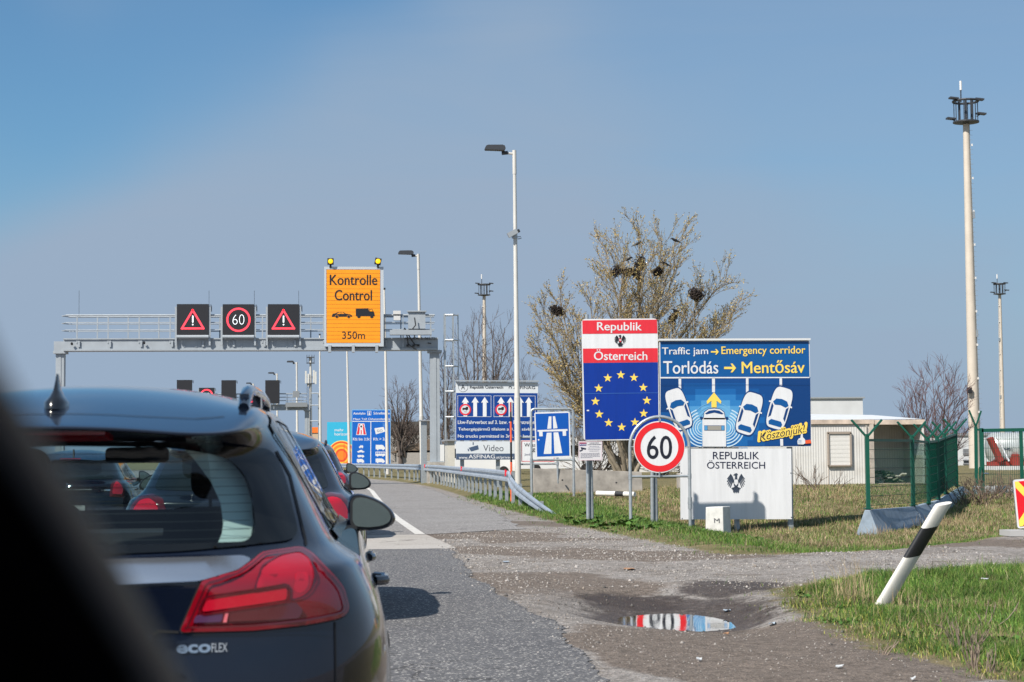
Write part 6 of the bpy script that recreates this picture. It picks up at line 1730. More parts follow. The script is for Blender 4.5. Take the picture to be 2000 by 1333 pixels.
# chevron sign on the right edge
YC_ = 28.6
s = Sign([(1978, 938), (2052, 931), (2060, 1026), (1988, 1033)], YC_)
cv = thing('hazard_sign', (s.C.x, YC_, gz(s.C.x, YC_)), 'tilted red and yellow striped hazard board cut by the right edge', 'hazard sign')
s.panel(0.04, WHITE, 0.03)
CRED = M('hazard_red', lin(226, 26, 40), 0.42); CYE = M('hazard_yellow', lin(250, 222, 90), 0.42)
q = lambda u, v: (1978 + u * 74 + v * 9, 938 - u * 7 + v * 95)
s.poly([q(.05, .04), q(.95, .04), q(.95, .96), q(.05, .96)], CRED, 1)
s.poly([q(.05, .04), q(.14, .04), q(.95, .84), q(.95, .96), q(.86, .96), q(.05, .16)], CYE, 2); s.poly([q(.86, .04), q(.95, .04), q(.95, .16), q(.14, .96), q(.05, .96), q(.05, .84)], CYE, 2.5)
s.build('panel', cv)
mb = MB(); x = s.C.x - 0.05; mb.tube([(x, YC_ + 0.06, gz(x, YC_)), (x + 0.0, YC_ + 0.06, s.C.z + s.H * 0.5 + 0.06)], 0.03, GALV, 8); mb.build('post', cv)
mb = MB(); mb.prism([(x - 0.42, YC_ - 0.2, gz(x, YC_)), (x + 0.42, YC_ - 0.2, gz(x, YC_)), (x + 0.42, YC_ + 0.3, gz(x, YC_)), (x - 0.42, YC_ + 0.3, gz(x, YC_))], (0, 0, 0.09), M('rubber_base_grey', (0.42, 0.42, 0.42), 0.8)); mb.build('foot', cv)
# long concrete wall block and the post lying in front of it
Yw = 60
a = PY(1042, 964, Yw); b = PY(1253, 966, Yw + 1); zt0, zt1 = PY(1042, 915, Yw).z, PY(1253, 922, Yw + 1).z
mb = MB(); g0, g1 = min(gz(a.x, Yw), a.z) - 0.2, min(gz(b.x, Yw + 1), b.z) - 0.2
for (p, y, zg, zt__) in ():
    pass
V_ = []
for (x, y, zg, z1) in ((a.x, Yw, g0, zt0), (b.x, Yw + 1, g1, zt1)):
    V_ += [(x, y - 0.28, zg), (x, y - 0.13, z1), (x, y + 0.13, z1), (x, y + 0.28, zg)]
mb.add(V_, [(0, 4, 5, 1), (1, 5, 6, 2), (2, 6, 7, 3), (0, 1, 2, 3), (7, 6, 5, 4)], M('old_concrete', (0.37, 0.34, 0.305), 0.9, var=0.35, scale=2.2, bump=0.4))
for px, py in ((1097, 938), (1202, 943)):
    p = PY(px, py, Yw + 0.1); mb.tube([(p.x, Yw - 0.25 + 0.2, p.z), (p.x, Yw - 0.16, p.z)], 0.03, DARK, 8)
tag(mb.build('concrete_barrier', bevel=0.02), 'long weathered concrete barrier behind the motorway sign', 'concrete barrier')
Y2 = 52
mb = MB(); p0, p1 = PY(1166, 964, Y2), PY(1240, 966, Y2 - 0.8); dlt = p1 - p0
for t0, t1, m in ((0, .5, DELW), (.5, .72, DELB), (.72, 1, DELW)): mb.tube([p0 + dlt * t0, p0 + dlt * (t1 - 0.002)], 0.075, m, 10)
tag(mb.build('fallen_post', smooth=50), 'white delineator post lying flat before the concrete barrier', 'delineator post')
mb = MB(); p0 = PY(1330, 945, 58); 
mb.box((p0.x + 0.5, 58, gz(p0.x, 58) + 0.15), (1.2, 0.5, 0.75), M('old_concrete', None)); tag(mb.build('concrete_block', bevel=0.03), 'short concrete block beside the white eagle plate', 'concrete block')

# ------------------------------------------------------------------ green fence on blue concrete wedges, gate
zf4 = zoomer(1560, 700, 3.702)
fpts = []
for (x, ytop, ybot, Y) in ((503, 556, 1078, 35.6), (828, 562, 1055, 38.2), (940, 575, 1040, 39.9), (1010, 568, 1010, 42.0), (1062, 548, 970, 44.2), (1142, 522, 915, 47.2)):
    t_, b_ = PY(*zf4(x, ytop), Y), PY(*zf4(x, ybot), Y); fpts.append((b_.x, Y, b_.z, t_.z))
fence = thing('mesh_fence', (fpts[0][0], fpts[0][1], gz(fpts[0][0], fpts[0][1])), 'dark green wire mesh fence with forked arms on concrete wedges', 'fence')
MESHM = M('wire_green', (0.008, 0.07, 0.048), 0.5, 0.2)
for (x, y, zb_, zt_) in fpts:
    mb = MB(); mb.bar((x, y, zb_ - 0.06), (x, y, zt_ + 0.02), 0.075, 0.075, GREENP, Vector((0, 1, 0))); mb.box((x, y, zb_ - 0.02), (0.16, 0.16, 0.02), GREENP)
    for sg in (-1, 1): mb.bar((x + sg * 0.01, y - 0.04 * sg, zt_ - 0.02), (x + sg * 0.295, y - 0.04 * sg, zt_ + 0.30), 0.06, 0.035, GREENP)
    mb.build('post', fence)
for i, (A, B) in enumerate(zip(fpts, fpts[1:])):
    mb = MB(); a0, a1, b0, b1 = Vector((A[0], A[1], A[2] + 0.03)), Vector((A[0], A[1], A[3] - 0.10)), Vector((B[0], B[1], B[2] + 0.03)), Vector((B[0], B[1], B[3] - 0.10))
    L_ = (b0 - a0).length; nv = int(L_ / 0.065)
    for k in range(1, nv): t = k / nv; mb.bar(a0.lerp(b0, t), a1.lerp(b1, t), 0.0045, 0.0045, MESHM)
    for k in range(8): t = k / 7; mb.bar(a0.lerp(a1, t), b0.lerp(b1, t), 0.010, 0.010, MESHM)
    mb.bar(a1 + Vector((0, 0, 0.0)), b1, 0.05, 0.05, GREENP)
    mb.build('mesh_panel', fence)
SHEET = M('green_screen_sheet', (0.006, 0.21, 0.135), 0.6, var=0.12, scale=3)
for (i, f0, f1, g0, g1) in ((2, .05, .98, .05, .92), (3, .04, .96, .05, .92)):
    A, B = fpts[i], fpts[i + 1]; P = lambda t, v: Vector((A[0] - .02, A[1] - 0.02, A[2])).lerp(Vector((B[0] - .02, B[1] - 0.02, B[2])), t) + Vector((0, 0, ((A[3] - A[2]) * (1 - t) + (B[3] - B[2]) * t) * v))
    mb = MB(); n = 8
    gridp = [P(f0 + (f1 - f0) * u / n, g0 + (g1 - g0) * v / n) + Vector((0, 0.015 * math.sin(u * 1.7 + v), 0)) for v in range(n + 1) for u in range(n + 1)]
    mb.add(gridp, [(v * (n + 1) + u, v * (n + 1) + u + 1, (v + 1) * (n + 1) + u + 1, (v + 1) * (n + 1) + u) for v in range(n) for u in range(n)], SHEET); mb.build('screen_sheet', fence, smooth=180)
_n = SHEET.node_tree.nodes; _l = SHEET.node_tree.links       # the sheet lets sunlight glow through
_t = _n.new('ShaderNodeBsdfTranslucent'); _t.inputs[0].default_value = (0.012, 0.50, 0.32, 1); _m = _n.new('ShaderNodeMixShader'); _m.inputs[0].default_value = 0.55
_l.new(_n['Principled BSDF'].outputs[0], _m.inputs[1]); _l.new(_t.outputs[0], _m.inputs[2]); _l.new(_m.outputs[0], _n['Material Output'].inputs[0])
SHG = glass_mat('clear_green_film', (0.70, 0.88, 0.80))
for (i, f0, f1, g0, g1) in ((1, .1, .9, .05, .9), (4, .04, .96, .05, .92)):
    A, B = fpts[i], fpts[i + 1]; P = lambda t, v: Vector((A[0], A[1] + 0.04, A[2])).lerp(Vector((B[0], B[1] + 0.04, B[2])), t) + Vector((0, 0, ((A[3] - A[2]) * (1 - t) + (B[3] - B[2]) * t) * v))
    mb = MB(); mb.add([P(f0, g0), P(f1, g0), P(f1, g1), P(f0, g1)], [(0, 1, 2, 3)], SHG); mb.build('screen_sheet', fence)
def wedge(A, B, w, label, sk=0.0):
    a, b = Vector((A[0], A[1], 0)), Vector((B[0], B[1], 0)); d = (b - a).normalized(); nrm = Vector((d.y, -d.x, 0))
    mb = MB(); V_ = []
    for p, zt_, gnd in ((a, A[2] - 0.05, gz(A[0], A[1]) - 0.08), (b, B[2] - 0.05, gz(B[0], B[1]) - 0.08)):
        V_ += [p + nrm * w + Vector((0, 0, gnd)), p + nrm * 0.05 + Vector((0, 0, zt_)), p - nrm * 0.05 + Vector((0, 0, zt_)), p - nrm * w + Vector((0, 0, gnd))]
    mb.add(V_, [(0, 4, 5, 1), (1, 5, 6, 2), (2, 6, 7, 3), (0, 1, 2, 3), (7, 6, 5, 4)], CONCB)
    o = mb.build('concrete_wedge', bevel=0.012); tag(o, label, 'concrete barrier', 'blue grey wedges under the fence')
f0 = fpts[0]; e0 = (f0[0] + 0.02, f0[1], f0[2])
wedge((fpts[0][0] - 0.06, fpts[0][1] - 0.12, fpts[0][2]), (fpts[1][0] - 0.03, fpts[1][1] - 0.02, fpts[1][2]), 0.27, 'blue grey concrete wedge at the front corner of the green fence')
wedge((fpts[1][0], fpts[1][1] + 0.05, fpts[1][2]), (fpts[3][0], fpts[3][1], fpts[3][2]), 0.30, 'blue grey concrete wedge behind the leaning delineator post')
wedge((fpts[3][0] + 0.02, fpts[3][1] + 0.05, fpts[3][2]), (fpts[5][0] + 0.25, fpts[5][1] + 0.3, fpts[5][2]), 0.32, 'blue grey concrete wedge nearest the gate, patched with shadow')
# gate
YGt = 46; zg_ = zoomer(1850, 820, 5.553)
gate = thing('gate', (XY(1918, YGt), YGt, gz(XY(1918, YGt), YGt)), 'green mesh gate with bright handle beside the cream mast', 'gate')
def gp(x, y, dy=0.0): return PY(*zg_(x, y), YGt + dy)
mb = MB(); a, b = gp(318, 720), gp(310, 75); mb.bar((a.x, YGt, a.z), (b.x, YGt, b.z), 0.07, 0.07, GREENP, Vector((0, 1, 0))); mb.bar((b.x, YGt, b.z), (b.x - 0.17, YGt, b.z + 0.42), 0.05, 0.035, GREENP); mb.bar((b.x, YGt, b.z), (b.x + 0.15, YGt, b.z + 0.40), 0.05, 0.035, GREENP); mb.build('gate_post', gate)
mb = MB(); tl, bl_ = gp(370, 118), gp(398, 945); wdt = 2.6
mb.bar((tl.x, YGt, bl_.z), (tl.x, YGt, tl.z + 0.06), 0.085, 0.085, GREENP, Vector((0, 1, 0))); mb.bar((tl.x, YGt, tl.z), (tl.x + wdt, YGt, tl.z + 0.03), 0.085, 0.085, GREENP); mb.bar((tl.x + 1.04, YGt, bl_.z + 0.4), (tl.x + 1.04, YGt, tl.z), 0.075, 0.075, GREENP, Vector((0, 1, 0))); mb.bar((tl.x, YGt, bl_.z + 0.12), (tl.x + wdt, YGt, bl_.z + 0.12), 0.06, 0.06, GREENP); mb.bar((a.x, YGt, tl.z + 0.02), (tl.x, YGt, tl.z + 0.02), 0.05, 0.05, GREENP); mb.build('gate_frame', gate)
mb = MB()
for k in range(1, 46): x = tl.x + wdt * k / 46; mb.bar((x, YGt, bl_.z + 0.14), (x, YGt, tl.z), 0.008, 0.008, MESHM, Vector((0, 1, 0)))
for k in range(9): z = bl_.z + 0.14 + (tl.z - bl_.z - 0.14) * k / 8; mb.bar((tl.x, YGt, z), (tl.x + wdt, YGt, z), 0.009, 0.009, MESHM)
mb.build('wire_mesh', gate)
mb = MB(); c = gp(355, 585); mb.box(c + Vector((0.0, -0.05, 0)), (0.06, 0.07, 0.34), GREENP); c = gp(395, 585, -0.1); mb.tube([c, c + Vector((0.12, -0.02, 0.0))], 0.018, CHR, 8); mb.build('handle', gate)
mb = MB(); a, b = gp(318, 722, 0.9), gp(905, 990, 0.9); 
mb.prism([(a.x, YGt + 0.9, gz(a.x, YGt) - 0.2), (b.x + 1.6, YGt + 0.9, gz(b.x, YGt) - 0.2), (b.x + 1.6, YGt + 0.9, a.z), (a.x, YGt + 0.9, a.z)], (0, 0.3, 0), M('pale_concrete', (0.52, 0.56, 0.60), 0.8, var=0.15))
tag(mb.build('concrete_wall', bevel=0.01), 'low pale blue concrete wall seen through the green gate', 'wall')

# ------------------------------------------------------------------ sheds and halls
CORR = bpy.data.materials.new('corrugated_white'); CORR.use_nodes = True
N = CORR.node_tree.nodes; L = CORR.node_tree.links; b = N['Principled BSDF']
b.inputs['Base Color'].default_value = (0.60, 0.585, 0.55, 1); b.inputs['Roughness'].default_value = 0.6
cc = nd('ShaderNodeTexCoord').outputs['Object']; wv = nd('ShaderNodeTexWave'); wv.inputs['Scale'].default_value = 3.3; wv.bands_direction = 'X'; L.new(cc, wv.inputs[0])
bpn = nd('ShaderNodeBump'); bpn.inputs['Strength'].default_value = 0.7; bpn.inputs['Distance'].default_value = 0.012; L.new(wv.outputs[1], bpn.inputs['Height']); L.new(bpn.outputs[0], b.inputs['Normal'])
L.new(mixc(ramp(noise(cc, 1.2, 6), 0.45, 0.75), (0.63, 0.625, 0.61), (0.54, 0.52, 0.49)), b.inputs['Base Color'])
RUST = M('rusty_edge', (0.52, 0.43, 0.36), 0.8, var=0.35, scale=2.5); TRIMW = M('shed_trim', (0.55, 0.48, 0.42), 0.7, var=0.15)
Yc = 66
def cp(x, y, dy=0.0): return PY(*zf4(x, y), Yc + dy)
x0 = PY(1535, 900, Yc).x; x1 = cp(532, 700).x; x2 = cp(880, 700).x; zt_ = cp(300, 478).z; zb_ = cp(300, 962).z - 0.1
shed = thing('site_cabin', (x0, Yc, gz(x0, Yc)), 'white corrugated site cabin with closed shutter behind the signs', 'cabin')
mb = MB(); mb.box(((x0 + x1) / 2, Yc + 1.3, (zb_ + zt_) / 2), (x1 - x0, 2.6, zt_ - zb_), CORR); mb.build('wall', shed)
mb = MB(); a, b = zt_, cp(300, 447).z
mb.box(((x0 + x1) / 2, Yc + 1.28, (a + b) / 2 + 0.01), (x1 - x0 + 0.14, 2.72, b - a), RUST)
mb.add([(x0, Yc + 0.0, b + 0.02), (x2 + 0.1, Yc + 0.0, b + 0.02), (x2 + 0.1, Yc + 6.5, b + 0.32), (x0, Yc + 6.5, b + 0.42)], [(0, 1, 2, 3)], M('cabin_roof', (0.62, 0.64, 0.66), 0.6, var=0.1)); mb.build('roof', shed)
mb = MB(); mb.tube([(x1 - 0.22, Yc - 0.06, zb_ + .1), (x1 - 0.22, Yc - 0.06, zt_ - .05)], 0.025, M('downpipe', (0.42, 0.40, 0.37), 0.6), 8); mb.build('downpipe', shed)
mb = MB(); mb.bar(cp(215, 790, -.02), cp(215, 955, -.02), .02, .02, TRIMW); mb.build('panel_joint', shed)
mb = MB(); mb.box((x1 - 0.03, Yc - 0.02, (zb_ + zt_) / 2), (0.14, 0.16, zt_ - zb_), TRIMW); mb.box(((x0 + x1) / 2, Yc - 0.02, zb_ + 0.12), (x1 - x0, 0.1, 0.12), TRIMW); mb.build('frame', shed)
a, b = cp(208, 540), cp(374, 776)
mb = MB()
for k in range(16): z = a.z + (b.z - a.z) * (k + 0.5) / 16; mb.box(((a.x + b.x) / 2, Yc - 0.05, z), (b.x - a.x - 0.05, 0.04 + 0.008 * (k % 2), abs(b.z - a.z) / 16 + 0.002), M('shutter_white', (0.66, 0.65, 0.63), 0.5))
mb.build('shutter', shed)
mb = MB()
for c_, sz in (((a.x, (a.z + b.z) / 2), (0.06, a.z - b.z)), ((b.x, (a.z + b.z) / 2), (0.06, a.z - b.z)), (((a.x + b.x) / 2, a.z), (b.x - a.x + 0.06, 0.08)), (((a.x + b.x) / 2, b.z), (b.x - a.x + 0.06, 0.05))): mb.box((c_[0], Yc - 0.07, c_[1]), (sz[0], 0.1, sz[1]), M('window_trim_brown', (0.33, 0.28, 0.24), 0.7))
mb.build('window_frame', shed)
# open shelter to its right
sh = thing('open_shelter', (x1, Yc + 0.2, gz(x1, Yc)), 'open fronted corrugated shelter with junk behind the green fence', 'shelter')
xs0, xs1 = x1 + 0.1, cp(905, 700).x
mb = MB(); mb.box(((xs0 + xs1) / 2, Yc + 2.4, (zb_ + zt_) / 2), (xs1 - xs0, 0.08, zt_ - zb_), CORR); mb.box((xs1, Yc + 1.25, (zb_ + zt_) / 2), (0.08, 2.4, zt_ - zb_), CORR); mb.build('wall', sh)
mb = MB(); zr0, zr1 = zt_ - 0.02, cp(300, 447).z; mb.box(((xs0 + xs1) / 2, Yc + 1.2, (zr0 + zr1) / 2), (xs1 - xs0 + 0.1, 2.5, zr1 - zr0), RUST); mb.build('roof', sh)
mb = MB(); mb.box(((xs0 + xs1) / 2, Yc + 0.2, zb_ + 0.2), (xs1 - xs0, 0.2, 0.35), M('shelter_sill', (0.42, 0.36, 0.30), 0.8, var=0.3)); mb.build('sill', sh)
mb = MB()
for k in range(60): mb.box((xs0 + 0.3 + random.random() * (xs1 - xs0 - 0.9), Yc + 0.6 + random.random() * 0.8, zb_ + 0.35 + random.random() * 0.45), (0.22, 0.2, 0.05), (M('junk_green', (0.10, 0.13, 0.09), 0.7), M('junk_pale', (0.40, 0.42, 0.36), 0.6), M('junk_dark', (0.04, 0.05, 0.04), 0.7))[k % 3], Matrix.Rotation(random.random() * 3, 3, 'Z') @ Matrix.Rotation(random.random() - 0.5, 3, 'X'))
tag(mb.build('junk_pile'), 'heap of greenish bags and scraps inside the open shelter', 'junk pile', kind='stuff')
WALLW = M('hall_white', (0.60, 0.62, 0.64), 0.6, var=0.08, scale=0.6); WIN = M('window_dark', (0.03, 0.035, 0.04), 0.15); ROOFD = M('roof_dark', (0.08, 0.075, 0.07), 0.8, var=0.2)
def building(name, px0, px1, pyt, Y, depth, label, m=WALLW, roofm=None, wins=(), cat='building', zb0=None, roof_h=0.25):
    a, b = PY(px0, pyt, Y), PY(px1, pyt, Y); g = gz(a.x, Y) - 0.2
    r_ = thing(name, (a.x, Y, g), label, cat)
    mb = MB(); mb.box(((a.x + b.x) / 2, Y + depth / 2, (a.z + g) / 2), (b.x - a.x, depth, a.z - g), m); mb.build('wall', r_)
    mb = MB(); mb.box(((a.x + b.x) / 2, Y + depth / 2, a.z + roof_h / 2), (b.x - a.x + 0.3, depth + 0.3, roof_h), roofm or ALU); mb.build('roof', r_)
    for (u0, v0, u1, v1) in wins:
        p, q = PY(u0, v0, Y), PY(u1, v1, Y); mb = MB(); mb.box(((p.x + q.x) / 2, Y - 0.02, (p.z + q.z) / 2), (abs(q.x - p.x), 0.12, abs(p.z - q.z)), WIN)
        w_ = mb.build('window', r_); mb = MB()
        for (cx_, cz_, sx_, sz_) in (((p.x + q.x) / 2, max(p.z, q.z), abs(q.x - p.x) + 0.15, 0.1), ((p.x + q.x) / 2, min(p.z, q.z), abs(q.x - p.x) + 0.15, 0.1)): mb.box((cx_, Y - 0.06, cz_), (sx_, 0.14, sz_), ALU)
        mb.build('window_frame', w_)
    return r_
building('hall', 1586, 1685, 779, 150, 25, 'plain white hall box rising above the site cabin', WALLW, M('roof_edge_grey', (0.30, 0.33, 0.36), 0.6), roof_h=0.12)
building('long_hall', 1792, 2080, 852, 170, 30, 'low white building in the distance behind the gate', WALLW, None, ((1882, 878, 1897, 881), (1882, 884, 1897, 887), (1882, 899, 1897, 906)))
building('white_house', 1150, 1345, 858, 125, 14, 'white building half hidden behind the trunks of the nest tree', M('house_white', (0.66, 0.65, 0.63), 0.7, var=0.06), None, ((1160, 900, 1172, 915), (1184, 890, 1196, 912), (1212, 884, 1224, 910)))
building('pale_cabin', 874, 888, 862, 88, 2.5, 'narrow pale cabinet at the foot of the gantry column', M('cabinet_cream', (0.56, 0.54, 0.48), 0.6, var=0.06), None, cat='cabinet', roof_h=0.08)
building('grey_cabinet', 823, 833.5, 823, 93.5, 0.8, 'tall grey switch cabinet left of the gantry column', GALV, None, cat='cabinet', roof_h=0.06)
building('brown_hall', 758, 840, 848, 240, 30, 'long low brown roofed building behind the bare roadside tree', M('render_grey', (0.33, 0.31, 0.29), 0.8, var=0.15), ROOFD, roof_h=1.6)
building('orange_stand', 598, 622, 846, 330, 8, 'small orange roofed stand far down the road', M('stand_pale', (0.5, 0.4, 0.3), 0.7), M('stand_orange', lin(238, 120, 40), 0.6), roof_h=1.0)
Yh = 190; p = PY(822, 870, Yh); hs = thing('small_house', (p.x, Yh, 0), 'small brown gabled roof behind the guardrail', 'house')
mb = MB(); mb.box((p.x, Yh + 3, 1.0), (5, 6, 2.2), M('render_grey', None)); mb.build('wall', hs)
mb = MB(); mb.prism([(p.x - 3.2, Yh, 1.9), (p.x + 3.2, Yh, 1.9), (p.x + 1.2, Yh, 3.4)], (0, 6.2, 0), M('roof_brown', (0.16, 0.12, 0.09), 0.85, var=0.2)); mb.build('roof', hs)
# vans parked behind the camera plate
VANW = M('van_white', (0.70, 0.71, 0.72), 0.3, coat=0.5)
def van(px, Y, label, wd=2.0, ln=5.2, ht=2.1, win=True):
    p = PY(px, 893, Y); g = gz(p.x, Y); r_ = thing('parked_van', (p.x, Y, g), label, 'van', 'white vans parked beyond the barrier')
    pr = roundp([(-ln / 2, .35), (ln / 2, .35), (ln / 2, 1.0), (ln / 2 - .9, 1.15), (ln / 2 - 1.5, ht - .05), (ln / 2 - 1.8, ht), (-ln / 2 + .1, ht), (-ln / 2, 1.6)], .12, 3)
    mb = MB(); mb.prism([(p.x + u, Y, g + v) for u, v in pr], (0, wd, 0), VANW); mb.build('body', r_)
    if win:
        for k in range(3): mb = MB(); mb.prism([(p.x + u, Y - .01, g + v) for u, v in roundp([(-2.2 + k * 1.25, 1.2), (-1.15 + k * 1.25, 1.2), (-1.2 + k * 1.22, 1.8), (-2.15 + k * 1.25, 1.8)], .08, 2)], (0, .02, 0), GLO); mb.build('window', r_)
    for u in (-1.6, 1.6): mb = MB(); mb.lathe((p.x + u, Y + .1, g + .33), [(.2, -.12), (.33, -.12), (.33, .12), (.2, .12)], TYRE, 20, 'Y'); mb.build('wheel', r_)
van(935, 118, 'white minibus parked left of the snow pole'); van(1000, 124, 'white van just behind the tall lamp post foot'); van(1095, 116, 'white van roof showing above the concrete barrier', ht=2.3)
van(1160, 121, 'white van behind the star sign posts', win=False)
# tank with red cradle
Yt = 120
def tpz(x, y): return PY(*zg_(x, y), Yt)
tk = thing('storage_tank', (tpz(700, 500).x, Yt, gz(40, Yt)), 'shiny steel tank on a red cradle seen through the gate', 'tank')
a, b = tpz(450, 300), tpz(1100, 300); r_t = (tpz(600, 140).z - tpz(600, 470).z) / 2; zc = (tpz(600, 140).z + tpz(600, 470).z) / 2
mb = MB(); mb.lathe((a.x, Yt, zc), [(r_t * .2, -.05), (r_t * .8, .0), (r_t, .25), (r_t, b.x - a.x)], M('tank_steel', (0.50, 0.53, 0.53), 0.32, 0.35, var=0.08), 32, 'X'); mb.build('vessel', tk, smooth=50)
REDP = M('cradle_red', lin(140, 46, 38), 0.6, var=0.1)
mb = MB(); p, q = tpz(470, 480), tpz(800, 505); mb.box(((p.x + q.x) / 2 + 3, Yt, p.z - .2), (q.x - p.x + 6, 1.6, .7), REDP); p = tpz(680, 440); mb.box((p.x, Yt - r_t * .9, p.z), (.45, .5, .8), REDP); mb.build('cradle', tk)
mb = MB(); p, q = tpz(405, 200), tpz(520, 450); mb.bar((p.x, Yt - 1, p.z), (q.x, Yt - 1, q.z), .6, .3, REDP); mb.bar((p.x + .45, Yt - 1.2, p.z), (q.x + .5, Yt - 1.2, q.z), .10, .1, WHITE); mb.build('stair', tk)
g_ = text_geo('H01', .02); p, q = tpz(560, 335), tpz(645, 305); mb = MB(); mb.add([(p.x + (q.x - p.x) * u, Yt - r_t - .02, p.z + (q.z - p.z) * v) for u, v in g_[0]], g_[1], NAVY); mb.build('lettering', tk)
mb = MB(); p, q = tpz(395, 505), tpz(1200, 600); mb.box(((p.x + q.x) / 2, Yt - 1, (p.z + q.z) / 2), (q.x - p.x, 3, p.z - q.z), WALLW); mb.build('plinth', tk)
flat('yard_road', [(9, 56), (60, 50), (90, 70), (90, 64 + 14), (60, 60), (16, 63), (10, 62)], 0.0, ASPH2, 'pale yard road behind the fence', 'road') if False else None
# ------------------------------------------------------------------ trees
def tubes_mesh(name, segs, m, parent, n=4):
    """segs: list of (points Nx3, radii N) -> one mesh of thin tubes"""
    V, F = [], []; base = 0
    for pts, rad in segs:
        pts = np.asarray(pts, float); rad = np.asarray(rad, float); k = len(pts)
        t = np.gradient(pts, axis=0); t /= np.linalg.norm(t, axis=1, keepdims=True) + 1e-9
        ref = np.where(np.abs(t[:, 2:3]) < 0.9, np.array([[0, 0, 1.0]]), np.array([[1.0, 0, 0]]))
        x = np.cross(t, ref); x /= np.linalg.norm(x, axis=1, keepdims=True) + 1e-9; y = np.cross(t, x)
        ang = np.arange(n) * 2 * np.pi / n
        ringp = pts[:, None, :] + rad[:, None, None] * (np.cos(ang)[None, :, None] * x[:, None, :] + np.sin(ang)[None, :, None] * y[:, None, :])
        V.append(ringp.reshape(-1, 3))
        i = np.arange(k - 1)[:, None] * n; j = np.arange(n)[None, :]; j2 = (j + 1) % n
        F.append(np.stack([i + j, i + j2, i + n + j2, i + n + j], -1).reshape(-1, 4) + base); base += k * n
    return np.concatenate(V), np.concatenate(F)
def np_mesh(name, V, F, mats, parent=None, midx=None, attrs=None, smooth=True):
    me = bpy.data.meshes.new(name); off = root_loc(parent) if parent is not None else Vector((0, 0, 0))
    V = np.asarray(V, float) - np.array(off); F = np.asarray(F); k = F.shape[1]
    me.vertices.add(len(V)); me.vertices.foreach_set('co', V.ravel().astype(np.float32))
    me.loops.add(F.size); me.loops.foreach_set('vertex_index', F.ravel().astype(np.int32))
    me.polygons.add(len(F)); me.polygons.foreach_set('loop_start', np.arange(0, F.size, k, dtype=np.int32)); me.polygons.foreach_set('loop_total', np.full(len(F), k, dtype=np.int32))
    for m in mats: me.materials.append(m)
    if midx is not None: me.polygons.foreach_set('material_index', np.asarray(midx, np.int32))
    if smooth: me.polygons.foreach_set('use_smooth', np.ones(len(F), bool))
    me.update(calc_edges=True)
    for nm, arr in (attrs or {}).items():
        at = me.attributes.new(nm, 'FLOAT_COLOR', 'POINT'); at.data.foreach_set('color', arr.astype(np.float32).ravel())
    o = bpy.data.objects.new(name, me); COL.objects.link(o)
    if parent is not None: o.parent = parent
    return o
def unit(v): return v / (np.linalg.norm(v) + 1e-9)
def branchy(rg, p0, p1, r0, r1, bend=0.1, k=7):
    """a bent limb from p0 to p1"""
    t = np.linspace(0, 1, k); d = p1 - p0; L_ = np.linalg.norm(d)
    q = unit(np.cross(d, rg.normal(size=3))) * L_ * bend
    pts = p0 + d * t[:, None] + q * (np.sin(np.pi * t) * rg.uniform(0.4, 1))[:, None] + rg.normal(size=(k, 3)) * L_ * 0.008
    pts[:, 2] += 0.06 * L_ * (t ** 2 - t) * -1.2
    return pts, r0 + (r1 - r0) * t
def at_t(pts, t):
    f = t * (len(pts) - 1); i = min(int(f), len(pts) - 2); return pts[i] + (pts[i + 1] - pts[i]) * (f - i), unit(pts[i + 1] - pts[i])
def side_dir(rg, d, ang, up=0.25):
    q = unit(np.cross(d, rg.normal(size=3))); v = d * math.cos(ang) + q * math.sin(ang); v[2] += up; return unit(v)
